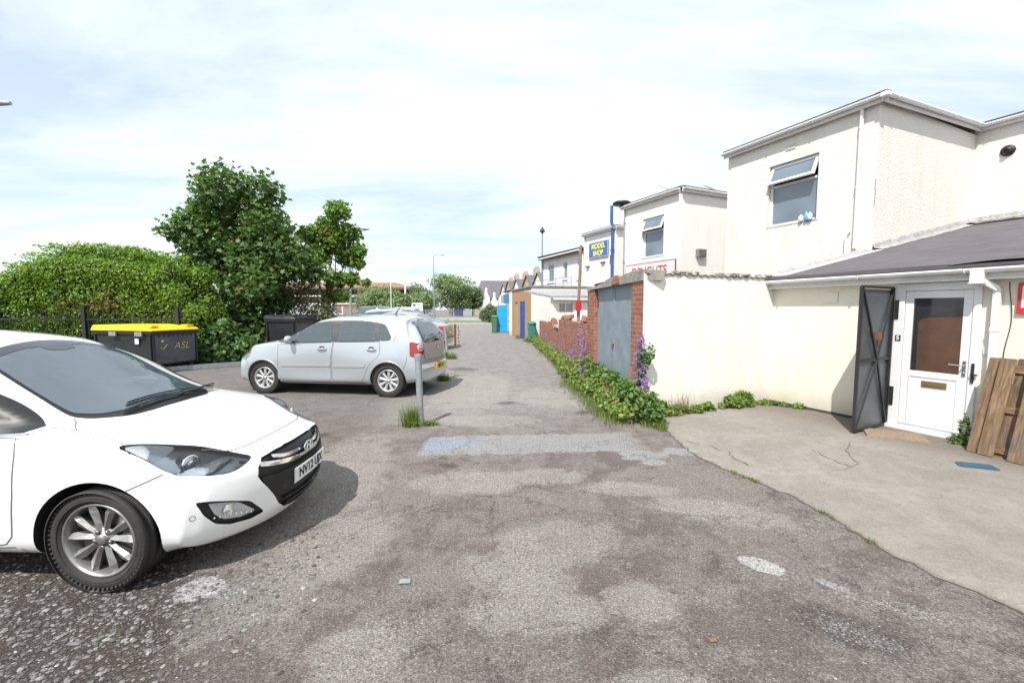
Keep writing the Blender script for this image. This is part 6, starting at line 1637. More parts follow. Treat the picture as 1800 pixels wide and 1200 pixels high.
# big yellow-lidded bin
bb = big_bin((-9.18, 11.62), R(-14), 1.25, 2.05, 1.12, 'bin_yellow', 'large black bin with yellow lid and gold ASL lettering before the hedge', text='ASL', lid_h=.15)
q = MB(); q.b2(-.55, -.42, -.642, -.632, .78, .92); q.build('sticker', M['upvc'], bb)
q = MB(); 
for x in (-.35, -1.25):
    q = MB(); q.b2(x - .12, x + .12, -.70, -.66, .99, 1.10); q.build('side_handle', M['galv'], bb)
big_bin((-7.15, 14.75), R(-6), 1.2, 1.05, 1.36, 'bin_black', 'tall black bin with black lid in the shade beside the tree', lid_h=.14)
big_bin((-6.75, 16.9), R(-4), 1.2, 1.1, 1.40, 'bin_yellow', 'yellow lidded bin glimpsed over the silver hatchback bonnet', lid_h=.08)
big_bin((-6.55, 18.6), R(-4), 1.2, 1.1, 1.36, 'bin_yellow', 'farther yellow lidded bin at the foot of the small tree', lid_h=.08)
def wheelie(P, rz, mat, label, h_=1.05, w=.58):
    root = empty('wheelie_bin', (P[0], P[1], 0), rz, label, 'bin')
    q = MB(); d = .62
    vs = [(-w * .4, -d * .38, .05), (w * .4, -d * .38, .05), (w * .4, d * .38, .05), (-w * .4, d * .38, .05), (-w / 2, -d / 2, h_ - .1), (w / 2, -d / 2, h_ - .1), (w / 2, d / 2, h_ - .1), (-w / 2, d / 2, h_ - .1)]
    q.add(vs, [(0, 3, 2, 1), (4, 5, 6, 7), (0, 1, 5, 4), (1, 2, 6, 5), (2, 3, 7, 6), (3, 0, 4, 7)]); q.build('bin_body', M[mat], root, bev=.02)
    q = MB(); q.add([(-w * .53, -d * .56, h_ - .1), (w * .53, -d * .56, h_ - .1), (w * .53, d * .55, h_ - .1), (-w * .53, d * .55, h_ - .1), (-w * .45, -d * .42, h_ - .02), (w * .45, -d * .42, h_ - .02), (w * .45, d * .45, h_ + .03), (-w * .45, d * .45, h_ + .03)], [(0, 3, 2, 1), (4, 5, 6, 7), (0, 1, 5, 4), (1, 2, 6, 5), (2, 3, 7, 6), (3, 0, 4, 7)]); q.tube([(-w * .4, d * .62, h_ - .04), (w * .4, d * .62, h_ - .04)], .02, 8); q.build('bin_lid', M[mat], root, bev=.015)
    for s_ in (-1, 1):
        q = MB(); q.lathe([(.001, -.025), (.09, -.025), (.1, -.015), (.1, .015), (.09, .025), (.001, .025)], (s_ * w * .45, d * .42, .1), 'x', 14); q.build('wheel', M['tyre'], root)
wheelie((-1.28, 31.2), R(0), 'bin_green', 'green wheeled bin in front of the bright blue open door', 1.25, .42)
wheelie((1.02, 22.15), R(8), 'bin_teal', 'teal wheeled bin against the corner of the tan brick garage', 1.05, .36)
# bow topped railings
rl = empty('bow_top_railing', (-20.6, 12.34, 0), 0, 'black bow topped iron railing in front of the hedge', 'railing')
q = MB(); 
for x in np.arange(.2, 9.6, .21):
    if abs((x - .2) % .42) < .01 or True: pass
xs = np.arange(.1, 11.0, .30)
for x in xs:
    x = float(x); pts = [(x, 0, .1), (x, 0, 1.55)] + [(x + .075 - .075 * math.cos(t), 0, 1.55 + .11 * math.sin(t)) for t in np.linspace(.3, PI - .3, 7)] + [(x + .15, 0, 1.55), (x + .15, 0, .1)]
    q.tube(pts, .011, 6)
q.build('hoop_bars', M['black_iron'], rl)
for z in (.25, 1.38): q = MB(); q.b2(0, 11.2, -.02, .02, z, z + .04); q.build('rail', M['black_iron'], rl)
for x in (.02, 2.75, 5.5, 8.2, 10.9): q = MB(); q.b2(x, x + .10, -.05, .05, 0, 1.78); q.build('railing_post', M['black_iron'], rl)
# low timber edge near the bins
q = MB(); q.bar((-9.6, 11.3, .07), (-7.2, 13.5, .07), .12, .12); tag(q.build('timber_baulk', M['galv']), 'grey baulk lying at the back of the car park by the bins', 'beam')
# signboard, banner, far railings
sr = empty('direction_sign', (-8.9, 40, 0), R(-6), 'white roadside board with small blue panels on two posts beyond the cars', 'sign')
q = MB(); q.prism([(-.62, 1.62), (.58, 1.55), (.55, 2.30), (-.45, 2.30)], -.02, .02, 0, Matrix(((1, 0, 0, 0), (0, 0, -1, 0), (0, 1, 0, 0), (0, 0, 0, 1)))); sb = q.build('board', M['upvc'], sr)
q = MB(); q.b2(-.36, -.1, -.03, -.021, 2.0, 2.2); q.b2(-.38, -.14, -.03, -.021, 1.7, 1.9); q.b2(0, .45, -.03, -.021, 2.08, 2.12); q.b2(0, .45, -.03, -.021, 1.8, 1.84); q.build('blue_panel', M['sign_blue'], sb)
q = MB(); q.prism([(-.74, 1.85), (-.62, 1.62), (-.45, 2.30), (-.50, 2.30)], -.03, .03, 0, Matrix(((1, 0, 0, 0), (0, 0, -1, 0), (0, 1, 0, 0), (0, 0, 0, 1)))); q.build('sign_edge', M['black'], sr)
for x in (-.4, .4): q = MB(); q.tube([(x, .04, 0), (x, .04, 1.7)], .035, 8); q.build('sign_post', M['galv'], sr)
fr_ = empty('steel_fence', (-30, 66.2, 0), 0, 'long grey steel paling fence across the far road', 'fence')
q = MB()
for x in np.arange(0, 36, .24): q.b2(float(x), float(x) + .07, -.02, .02, .45, 1.75)
q.build('palings', M['galv'], fr_)
for z in (.6, 1.5): q = MB(); q.b2(0, 36, -.04, .0, z, z + .06); q.build('rail', M['galv'], fr_)
bn = MB(); M['purple'] = simple('purple banner print', (.06, .05, .14), .5, var=.5, vscale=3); bn.b2(-8.9, -7.55, 66.05, 66.09, .75, 1.75); tag(bn.build('banner', M['purple']), 'small purple banner tied to the far steel fence', 'banner')
ff = empty('mesh_fence', (-26, 34, 0), 0, 'thin galvanised mesh fence behind the bins and trees', 'fence')
q = MB(); 
for x in np.arange(0, 16, .16): q.b2(float(x), float(x) + .02, 0, .02, .1, 1.75)
q.build('mesh_bars', M['galv'], ff)
for x in np.arange(0, 16.1, 2.5): q = MB(); q.b2(float(x), float(x) + .08, -.04, .04, 0, 1.95); q.build('fence_post', M['upvc'], ff)
q = MB(); q.tube([(-17.4, 70, 0), (-17.4, 70, 5.9)], .14, 8); q.lathe([(.001, .3), (.18, .15), (.001, 0)], (-17.4, 70, 5.9), 'z', 10); tag(q.build('flagpole', M['upvc']), 'white pole standing before the brown roofed offices', 'pole')
q = MB(); q.tube([(-7.9, 28, 0), (-7.9, 28, 4.0)], .03, 8); tag(q.build('thin_pole', M['upvc']), 'thin white pole among the leaves of the small tree', 'pole')

# ------------------------------------------------------------------ far buildings
of = empty('office_building', (-26.0, 112, 0), R(4), 'long brown roofed brick offices with white bands beyond the trees', 'building')
q = MB(); q.b2(-34, 0, 0, 14, 0, 7.2); q.build('wall', M['orange_brick'], of)
q = MB(); q.add([(-35, -1.2, 7.3), (1.2, -1.2, 7.3), (1.2, 15, 7.3), (-35, 15, 7.3), (-30, 6, 9.0), (-5.5, 6, 9.0)], [(0, 1, 5, 4), (1, 2, 5), (2, 3, 4, 5), (3, 0, 4), (0, 3, 2, 1)]); q.build('roof', M['tile_brown'], of)
for z in (6.95, 5.0, 3.0): q = MB(); q.b2(-34.2, .2, -.25, -.02, z, z + .32); q.build('white_band', M['far_render'], of)
for z in (5.5, 3.5):
    for i in range(10):
        q = MB(); q.b2(-33 + i * 3.3, -30.4 + i * 3.3, -.10, -.01, z, z + 1.25); q.build('window', M['win_dark'], of)
ch = empty('gabled_chapel', (-2.2, 108, 0), R(6), 'large stone gabled hall with steep grey slate roof in the distance', 'building')
q = MB(); q.b2(-6.6, 2.2, 0, 12, 0, 4.6)
q.add([(-6.6, 0, 4.6), (-6.6, 12, 4.6), (-6.6, 6, 9.3)], [(0, 1, 2)]); M['stone_wall'] = simple('honey stone', (.45, .36, .29), .9, var=.25, vscale=1.5); q.build('wall', M['stone_wall'], ch)
q = MB(); q.add([(-6.9, -.3, 4.5), (2.4, -.3, 4.5), (2.4, 6, 9.3), (-5.4, 6, 9.3), (-6.9, 12.3, 4.5), (2.4, 12.3, 4.5)], [(0, 1, 2, 3), (3, 2, 5, 4), (0, 3, 4)]); q.build('roof', M['slate'], ch)
for x, hh in ((-4.4, 6.3), (-2.4, 5.2), (-.4, 6.0)):
    q = MB(); q.b2(x - .9, x + .9, -2.2, 0, 0, hh - 1.8); q.add([(x - .9, -2.2, hh - 1.8), (x + .9, -2.2, hh - 1.8), (x, -2.2, hh), (x, 0, hh)], [(0, 1, 2), (0, 2, 3), (1, 3, 2)]); q.b2(x - .25, x + .25, -2.0, -1.5, hh - 1.0, hh + .7); q.build('gabled_wing', M['far_render'], ch)
hs = random.Random(4)
for i, (x, y) in enumerate(((3.9, 52), (2.7, 58), (1.3, 64), (0.0, 70), (-1.0, 76))):
    r = empty('terraced_house', (x, y, 0), R(12), ['nearest', 'second', 'third', 'fourth', 'farthest'][i] + ' of the pale gabled terrace houses behind the tan brick garage', 'house', 'distant terrace houses')
    ez = 4.6 + .15 * (i % 2); q = MB(); q.b2(0, 7, 0, 5.6, 0, ez); q.add([(0, 0, ez), (0, 5.6, ez), (0, 2.8, ez + 1.7), (7, 0, ez), (7, 5.6, ez), (7, 2.8, ez + 1.7)], [(0, 1, 2), (3, 5, 4)])
    mt_ = M['stone_wall'] if i % 2 else M['far_render']; q.build('wall', mt_, r)
    q = MB(); q.add([(-.2, -.2, ez - .1), (7.2, -.2, ez - .1), (7.2, 2.8, ez + 1.8), (-.2, 2.8, ez + 1.8), (-.2, 5.8, ez - .1), (7.2, 5.8, ez - .1)], [(0, 1, 2, 3), (3, 2, 5, 4)]); rf_ = q.build('roof', M['slate'], r)
    q = MB(); q.b2(1.0, 1.8, 2.3, 3.2, ez + 1.2, ez + 2.7); q.b2(1.1, 1.35, 2.4, 2.65, ez + 2.7, ez + 3.0); q.b2(1.45, 1.7, 2.4, 2.65, ez + 2.7, ez + 3.0); q.build('chimney', M['stone_wall'], rf_)
    for yy in (1.0, 3.6): q = MB(); q.b2(-.03, -.001, yy, yy + 1, 3.0, 4.2); q.build('window', M['win_glass'], r)
aerial(r, (1, 2.5, 6.5), 1.6, R(90), 1.4)

# ------------------------------------------------------------------ other parked cars
import copy
def simple_car(spec, P, rz, paint, label, scale=1.0, boot=False, wagon=False, kind='nine'):
    root = empty('parked_car', (P[0], P[1], 0), rz, label, 'car', None, scale)
    c = Car(spec, root, M[paint], .07, 3)
    xt, ym = spec['tail'], spec['track']
    for x in spec['axles']:
        for sy in (1, -1): make_wheel(root, (x, sy * ym, spec['wheel_r']), sy, spec['wheel_r'], .2, .2, kind, 0, 1)
    return root, c
def saloon(base):
    s = copy.deepcopy(base); K = s['keys']; s['tail'] = -3.75; s['track'] = .76
    s['rw'] = (-3.3, -3.75, .22, 2.6, [(.2, .06), (.5, 0), (.85, .03), (1.0, .08), (1.2, .1)])
    def re(i, zs): K[i] = (K[i][0], zs)
    for i in range(10):
        ys, zs = K[i]; f = [(x * 1.09 if x < -2.4 else x, y) for x, y in ys]; K[i] = (f, [(x * 1.09 if x < -2.4 else x, z) for x, z in zs])
    re(5, [(-3.75, .88), (-3.3, .97), (-2, .97), (-1, .945), (-.3, .905), (.2, .85), (.6, .755), (.9, .665)])
    re(6, [(-3.75, .93), (-3.3, 1.0), (-3.0, 1.05), (-2.6, 1.15), (-1.6, 1.19), (-1.1, 1.14), (-.7, 1.02), (-.4, .96), (0, .91), (.5, .80), (.9, .70)])
    re(7, [(-3.75, .95), (-3.3, 1.01), (-3.1, 1.04), (-2.9, 1.13), (-2.5, 1.32), (-2, 1.38), (-1.4, 1.36), (-1.0, 1.24), (-.65, 1.08), (-.4, .99), (0, .93), (.5, .825), (.9, .712)])
    re(8, [(-3.75, .96), (-3.3, 1.025), (-3.1, 1.05), (-2.9, 1.16), (-2.5, 1.36), (-2, 1.43), (-1.4, 1.42), (-1.1, 1.35), (-.7, 1.18), (-.4, 1.05), (-.2, .99), (0, .955), (.5, .84), (.9, .722)])
    re(9, [(-3.75, .965), (-3.3, 1.03), (-3.1, 1.055), (-2.9, 1.165), (-2.5, 1.365), (-2, 1.44), (-1.4, 1.43), (-1.15, 1.37), (-.7, 1.19), (-.38, 1.05), (-.16, .99), (0, .962), (.5, .845), (.9, .724)])
    s['axles'] = (0, -2.70); return s
SAL = saloon(SPEC_HATCH)
HAT = copy.deepcopy(SPEC_HATCH); HAT['track'] = .77
SWS = [(-.43, .987), (-.63, 1.09), (-.9, 1.22), (-1.2, 1.32), (-1.6, 1.36), (-2.1, 1.34), (-2.5, 1.27), (-2.85, 1.10), (-2.9, 1.02), (-2.5, 1.0), (-1.5, .985), (-.8, .962), (-.49, .963)]
def dress_saloon(c, root, paint):
    for sy in (1, -1):
        c.patch('side_window', 'side', SWS, M['glass'], .008, sy, .05, depth=.01)
        c.patch('tail_light', 'rdiag', [c.to2('rdiag', p) for p in [(-3.55, .80, .90), (-3.70, .62, .90), (-3.72, .60, .76), (-3.55, .84, .76)]], M['red_lens'], .008, sy, .04, depth=.012)
        c.patch('headlight', 'diag', crom([c.to2('diag', p) for p in LAMP], 2), M['lens'], .006, sy, .05, depth=.01)
        c.seam('door_gap', 'side', [(-1.5, .95), (-1.5, .3)], .01, M['gap_soft'], sy)
        mm = MB(); t2 = MB(); t2.lathe([(.001, -.09), (.07, -.06), (.09, 0), (.07, .06), (.001, .09)], n=12, axis='y'); mm.add([(-.82 + v[0] * .7, sy * .98 + v[1], 1.0 + v[2] * .8) for v in t2.v], t2.f, 0, True); mm.build('door_mirror', M[paint], root)
    c.patch('windscreen', 'top', SC, M['screen'], .004, 1, .08, depth=.005)
    c.patch('rear_window', 'top', [(-3.05, .55), (-3.08, 0), (-3.05, -.55), (-2.55, -.47), (-2.52, 0), (-2.55, .47)], M['screen'], .006, 1, .05, depth=.006)
    c.patch('number_plate', 'rear', [(-.26, .58), (.26, .58), (.26, .69), (-.26, .69)], M['plate_yellow'], .012, 1, .1, depth=.01)
    c.seam('boot_gap', 'rear', [(-.66, .9), (-.6, .66), (.6, .66), (.66, .9)], .012, M['gap'])
    c.patch('bumper_strip', 'rear', [(-.8, .50), (.8, .50), (.8, .45), (-.8, .45)], M['gap_soft'], .01, 1, .1, depth=.01)
def dress_hatch(c, root, paint):
    for sy in (1, -1):
        c.patch('side_window', 'side', SW_H, M['glass'], .010, sy, .05, depth=.01)
        c.patch('headlight', 'diag', crom([c.to2('diag', p) for p in LAMP], 2), M['lens'], .006, sy, .05, depth=.01)
        c.patch('tail_light', 'rdiag', [c.to2('rdiag', p) for p in [(-3.15, .74, 1.0), (-3.35, .6, 1.0), (-3.38, .58, .80), (-3.15, .80, .80)]], M['red_lens'], .008, sy, .04, depth=.012)
        mm = MB(); t2 = MB(); t2.lathe([(.001, -.09), (.07, -.06), (.09, 0), (.07, .06), (.001, .09)], n=12, axis='y'); mm.add([(-.82 + v[0] * .7, sy * .98 + v[1], 1.0 + v[2] * .8) for v in t2.v], t2.f, 0, True); mm.build('door_mirror', M[paint], root)
    c.patch('windscreen', 'top', SC, M['screen'], .004, 1, .08, depth=.005)
    c.patch('rear_window', 'rear', [(-.58, 1.02), (.58, 1.02), (.48, 1.34), (-.48, 1.34)], M['screen'], .008, 1, .06, depth=.006)
    c.patch('grille', 'front', [(-.4, .58), (.4, .58), (.36, .68), (-.36, .68)], M['black'], .006, 1, .08, depth=.01)
    c.patch('number_plate', 'rear', [(-.26, .62), (.26, .62), (.26, .73), (-.26, .73)], M['plate_yellow'], .012, 1, .1, depth=.01)
SW_H = [(-.43, .987), (-.63, 1.092), (-.79, 1.185), (-1.0, 1.285), (-1.2, 1.355), (-1.6, 1.40), (-2.2, 1.40), (-2.7, 1.365), (-3.0, 1.28), (-3.05, 1.15), (-2.9, 1.09), (-2.5, 1.03), (-1.5, .985), (-.8, .962), (-.49, .963)]
r, c = simple_car(SAL, (-6.75, 18.9), R(173), 'gold_paint', 'champagne gold saloon with its boot towards the lane, behind the silver hatchback', 1.1); dress_saloon(c, r, 'gold_paint')
r, c = simple_car(HAT, (-4.9, 24.5), R(-4), 'grey_paint', 'light grey hatchback facing the lane with its windscreen showing', 1.13); dress_hatch(c, r, 'grey_paint')
r, c = simple_car(HAT, (-5.5, 30.0), R(0), 'green_paint', 'dark green hatchback facing the lane beyond the light grey hatchback', 1.12); dress_hatch(c, r, 'green_paint')
r, c = simple_car(HAT, (-7.8, 33.0), R(2), 'navy_paint', 'dark blue tall car, its roof line above the silver hatchback', 1.27); dress_hatch(c, r, 'navy_paint')
r, c = simple_car(HAT, (-11.6, 36), R(176), 'grey_paint', 'pale silver car parked farther back behind the dark blue tall car', 1.25); dress_hatch(c, r, 'grey_paint')
def van(P, rz, label):
    root = empty('parked_van', (P[0], P[1], 0), rz, label, 'van', 'white vans beyond the fence')
    prof = [(-4.6, .35), (.3, .35), (.45, .6), (.35, 1.0), (-.5, 1.25), (-1.15, 2.05), (-1.4, 2.25), (-4.5, 2.3), (-4.65, 2.1)]
    q = MB(); q.prism(prof, -.95, .95, 0, Matrix(((1, 0, 0, 0), (0, 0, 1, 0), (0, 1, 0, 0), (0, 0, 0, 1)))); q.build('van_body', M['white_paint'], root, bev=.06)
    q = MB(); q.prism([(-.56, 1.27), (-.50, 1.27), (-1.12, 2.02), (-1.18, 2.0)], -.82, .82, 0, Matrix(((1, 0, 0, .02), (0, 0, 1, 0), (0, 1, 0, .02), (0, 0, 0, 1)))); q.build('windscreen', M['screen'], root)
    for s_ in (-1, 1):
        q = MB(); q.prism([(-.75, 1.25), (-1.25, 1.95), (-1.9, 1.95), (-1.9, 1.25)], s_ * .955, s_ * .965, 0, Matrix(((1, 0, 0, 0), (0, 0, 1, 0), (0, 1, 0, 0), (0, 0, 0, 1)))); q.build('cab_window', M['glass'], root)
        for x in (-.45, -3.6): make_wheel(root, (x, s_ * .85, .33), s_, .33, .2, .2, 'nine', 0, 1)
van((-16.5, 42), R(5), 'white van parked beyond the mesh fence, nearest the small tree'); van((-21.5, 44), R(5), 'white van farther left beyond the mesh fence')
# ------------------------------------------------------------------ vegetation
def leaf_cloud(name, clusters, n, size, mats, seed, shape='oval', parent=None, up=.4, shell=.0, fold=.25, normal_out=.4, droop=0):
    """leaf sized faces spread through ellipsoid clusters (x, y, z, rx, ry, rz)"""
    r = np.random.RandomState(seed)
    C_ = np.array(clusters, float); vol = C_[:, 3] * C_[:, 4] * C_[:, 5]; p = vol ** (2 / 3); p /= p.sum()
    idx = r.choice(len(C_), n, p=p)
    d = r.randn(n, 3); d /= np.linalg.norm(d, axis=1)[:, None]
    rad = (shell + (1 - shell) * r.rand(n)) ** (1 / 2.2)
    rad *= 1 + .12 * r.randn(n)
    pos = C_[idx, :3] + d * rad[:, None] * C_[idx, 3:6]
    keep = pos[:, 2] > .03; pos = pos[keep]; d = d[keep]; n = len(pos)
    nrm = d * normal_out + r.randn(n, 3) * .5 + np.array([0, 0, up]); nrm /= np.linalg.norm(nrm, axis=1)[:, None]
    a = r.randn(n, 3); t = a - nrm * (a * nrm).sum(1)[:, None]; t[:, 2] -= droop; t -= nrm * (t * nrm).sum(1)[:, None]; t /= np.linalg.norm(t, axis=1)[:, None]
    b_ = np.cross(nrm, t)
    s = size * (.6 + .8 * r.rand(n))
    if shape == 'oval': L = np.array([(0, 0, 0), (.5, .30, .5), (1, 0, 0), (.5, -.30, .5)]); F = [(0, 1, 2, 3)]; fl = [0, 1, 0, 1]
    elif shape == 'maple': L = np.array([(0, 0, 0), (.10, .28, .3), (-.05, .50, .9), (.35, .30, .4), (.55, .58, 1), (.62, .24, .3), (1, 0, 0), (.62, -.24, .3), (.55, -.58, 1), (.35, -.30, .4), (-.05, -.50, .9), (.10, -.28, .3)]); F = [tuple(range(12))]; 
    elif shape == 'blade': L = np.array([(0, .06, 0), (.5, .05, 0), (1, 0, -.3), (.5, -.05, 0), (0, -.06, 0)]); F = [tuple(range(5))]
    L = L - np.array([.35, 0, 0])
    k = len(L)
    V = (pos[:, None, :] + (t[:, None, :] * L[None, :, :1] + b_[:, None, :] * L[None, :, 1:2] - nrm[:, None, :] * L[None, :, 2:3] * fold) * s[:, None, None]).reshape(-1, 3)
    me = bpy.data.meshes.new(name)
    me.vertices.add(len(V)); me.vertices.foreach_set('co', V.ravel())
    f = len(F[0]); me.loops.add(n * f); me.polygons.add(n)
    li = (np.arange(n)[:, None] * k + np.array(F[0])[None, :]).ravel(); me.loops.foreach_set('vertex_index', li.astype(np.int32))
    me.polygons.foreach_set('loop_start', (np.arange(n) * f).astype(np.int32)); me.polygons.foreach_set('loop_total', np.full(n, f, np.int32))
    mi = (r.rand(n) < .12).astype(np.int32) if isinstance(mats, list) and len(mats) > 1 else np.zeros(n, np.int32)
    for m_ in (mats if isinstance(mats, list) else [mats]): me.materials.append(m_)
    me.polygons.foreach_set('material_index', mi); me.update(calc_edges=True); me.validate()
    o = bpy.data.objects.new(name, me); col.objects.link(o)
    if parent: o.parent = parent
    return o
M['lf_syc'] = leafgreen('sycamore leaves', (.052, .108, .036), (.15, .24, .075), .45, .35)
M['lf_young'] = leafgreen('young yellow green leaves', (.11, .15, .035), (.22, .24, .07), .5, .4)
M['lf_hedge'] = leafgreen('hedge leaves', (.095, .18, .016), (.235, .355, .038), .5, .3)
M['lf_hedge_br'] = leafgreen('browned hedge leaves', (.10, .07, .02), (.20, .13, .04), .7, .2)
M['lf_sap'] = leafgreen('bright sapling leaves', (.09, .18, .03), (.20, .33, .06), .5, .35)
M['lf_red'] = leafgreen('reddish sapling leaves', (.10, .045, .025), (.16, .09, .04), .6, .3)
M['lf_olive'] = leafgreen('dusty olive leaves', (.10, .105, .06), (.19, .185, .115), .7, .2)
M['lf_far'] = leafgreen('distant tree leaves', (.14, .21, .09), (.29, .36, .19), .7, .3)
M['lf_far2'] = leafgreen('distant darker leaves', (.10, .15, .075), (.20, .26, .13), .7, .3)
M['lf_weed'] = leafgreen('weed leaves', (.12, .19, .035), (.27, .36, .09), .55, .35)
M['lf_weed_dark'] = leafgreen('dark lush weed leaves', (.075, .145, .035), (.15, .24, .065), .55, .3)
M['lf_grass'] = leafgreen('grass blades', (.10, .15, .03), (.24, .27, .09), .6, .35)
M['lf_dry'] = leafgreen('dry stalks', (.22, .15, .09), (.34, .26, .16), .8, .2)
M['fl_purple'] = leafgreen('purple flowers', (.22, .12, .38), (.48, .32, .62), .6, .3)
M['bark'] = simple('grey bark', (.16, .13, .10), .9, var=.4, vscale=14, bmp=.6, bscale=25)
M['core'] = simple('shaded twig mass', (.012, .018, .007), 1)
def limbs(root, base, tips, r0, seed, name='trunk', zsplit=.35):
    r = random.Random(seed); q = MB(); base = Vector(base)
    for i, t in enumerate(tips):
        t = Vector(t); s = base + Vector((r.uniform(-.1, .1), r.uniform(-.1, .1), 0)); mid = s.lerp(t, zsplit); mid.z = s.z + (t.z - s.z) * (zsplit + .15); mid.x = s.x + (t.x - s.x) * .2; mid.y = s.y + (t.y - s.y) * .2
        P = crom([s, mid, s.lerp(t, .7) + Vector((r.uniform(-.1, .1), r.uniform(-.1, .1), .1)), t], 5, False)
        n = len(P); q.tube(P, [r0 * (1 - .85 * k / (n - 1)) for k in range(n)], 8)
        for _ in range(4):
            k = r.randint(n // 2, n - 1); a = Vector(P[k]); q.tube([a, a + Vector((r.uniform(-.6, .6), r.uniform(-.6, .6), r.uniform(.1, .5)))], [r0 * .2, r0 * .06], 5)
    return q.build(name, M['bark'], root)
# sycamore
sy_cl = [(-9.86, 14.5, 5.82, .87), (-8.7, 14.5, 5.72, .77), (-10.83, 14.5, 5.14, .77), (-11.6, 14.5, 5.14, .42), (-11.6, 14.5, 4.46, .62), (-10.63, 14.6, 4.27, 1.06), (-9.28, 14.6, 4.46, 1.16), (-8.31, 14.5, 4.66, .68), (-7.93, 14.4, 3.88, .77), (-11.02, 14.3, 3.5, .77), (-9.67, 14.5, 3.11, 1.16), (-8.51, 14.5, 3.11, .97), (-7.35, 14.3, 3.3, .68), (-6.9, 14.3, 3.01, .48), (-9.67, 14.6, 1.9, .97), (-8.89, 14.6, 1.76, .77), (-10.05, 14.3, .9, .87), (-9.28, 14.2, .75, .8), (-8.7, 14.2, .8, .68), (-8.31, 14.5, 2.14, .68), (-9.0, 13.8, 3.6, .8), (-8.2, 13.9, 2.5, .6)]
st = empty('sycamore_tree', (-9.75, 15.9, 0), 0, 'broad dark green sycamore standing between the hedge and the silver hatchback', 'tree')
cl = [((x + 9.3) * .93 + .25, y - 14.8 + ((i * 37) % 7 - 3) * .16, z * 1.0, r * .98, r * 1.05, r * .90) for i, (x, y, z, r) in enumerate(sy_cl)]
leaf_cloud('crown', cl, 15000, .16, [M['lf_syc'], M['lf_young']], 11, 'maple', st, .55, .25, .18, .35, .25)
ex = leaf_cloud('crown_sprays', [(c[0] * 1.05, c[1], c[2] + .10, c[3] * 1.12, c[4] * 1.1, c[5] * 1.10) for c in cl[:14]], 2000, .15, [M['lf_syc'], M['lf_young']], 12, 'maple', st, .55, .85, .2, .3, .25)
limbs(st, (0, 0, 0), [(c[0], c[1], c[2]) for c in cl[:12]], .11, 5)
# clipped hedge
hd_ = empty('hedge', (-14, 13.7, 0), 0, 'large rounded bright green hedge behind the iron railings', 'hedge')
def hedge_top(x):
    t = (x + 19.5) / 9.6      # -19.5 .. -9.9
    return float(np.interp(x, [-24, -17.6, -16.4, -15.6, -14.8, -14.0, -13.2, -12.2, -11.2, -10.5, -9.9, -9.3], [1.7, 1.85, 2.2, 2.6, 3.15, 3.52, 3.60, 3.54, 3.42, 3.2, 2.75, 1.8]))
r_ = np.random.RandomState(5); hc = []
for x in np.arange(-23.5, -9.3, .45):
    h_ = hedge_top(x)
    for y in (12.75, 13.5, 14.4):
        hh = h_ - (.30 if y < 13 else .45 if y > 14 else 0)
        for z in np.arange(.4, hh - .2, .55):
            hc.append((x + 14 + r_.uniform(-.15, .15), y - 13.58 + r_.uniform(-.12, .12), z + r_.uniform(-.1, .1), .42, .42, .42))
        hc.append((x + 14, y - 13.7, hh - .40, .42, .42, .40))
front = [c for c in hc if c[1] < -.6 or c[2] > hedge_top(c[0] - 14) - .75]
leaf_cloud('foliage', front, 145000, .070, [M['lf_hedge']], 21, 'oval', hd_, .35, .55, .2, .7)
leaf_cloud('browned_foliage', [(-3.7, -1.1, 2.05, .9, .3, .55), (-2.6, -1.1, 1.75, .9, .3, .35), (1.2, -1.1, 1.7, 1.0, .3, .35), (2.2, -1.1, 1.9, .6, .3, .4)], 2200, .075, [M['lf_hedge_br']], 22, 'oval', hd_, .3, .2, .2, .5)
leaf_cloud('top_shoots', [(x + 14, 13.4 - 13.7, hedge_top(x) + .02, .35, .7, .14) for x in np.arange(-22, -9.6, .5)], 4200, .10, [M['lf_hedge']], 23, 'oval', hd_, .9, .2, .2, .2)
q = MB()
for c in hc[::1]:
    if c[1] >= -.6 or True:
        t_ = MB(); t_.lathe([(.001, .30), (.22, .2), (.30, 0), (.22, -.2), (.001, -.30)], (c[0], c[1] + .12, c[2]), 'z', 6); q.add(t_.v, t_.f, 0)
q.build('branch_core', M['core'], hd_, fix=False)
# sapling with several stems
sp_ = empty('sapling_tree', (-7.45, 17.2, 0), 0, 'small pale stemmed tree with bright uneven leaf clumps behind the silver hatchback', 'tree')
sc_l = [(-6.8, 17, 5.51, .5), (-7.43, 17, 4.99, .5), (-6.53, 17, 4.72, .5), (-7.07, 17, 4.38, .63), (-7.98, 17, 4.6, .5), (-7.71, 17, 3.81, .57), (-6.62, 17, 3.81, .52), (-6.17, 17, 4.04, .38), (-6.12, 17, 3.54, .3), (-7.03, 17, 2.9, .42), (-6.69, 17, 2.22, .28), (-5.89, 17, 2.77, .22), (-7.37, 17, 2.22, .30), (-6.46, 17, 2.9, .36), (-8.2, 17, 3.3, .4)]
cl = [(x + 7.45, ((i * 29) % 5 - 2) * .12, z, r, r * 1.1, r * .85) for i, (x, y, z, r) in enumerate(sc_l)]
leaf_cloud('crown', cl, 5200, .14, [M['lf_sap'], M['lf_young']], 31, 'maple', sp_, .55, .2, .18, .35, .2)
leaf_cloud('reddish_leaves', [cl[3], cl[6], cl[9]], 330, .14, [M['lf_red']], 32, 'maple', sp_, .5, .2, .2, .3, .2)
limbs(sp_, (0, 0, 0), [(c[0], c[1], c[2]) for c in cl[:9]], .055, 8)
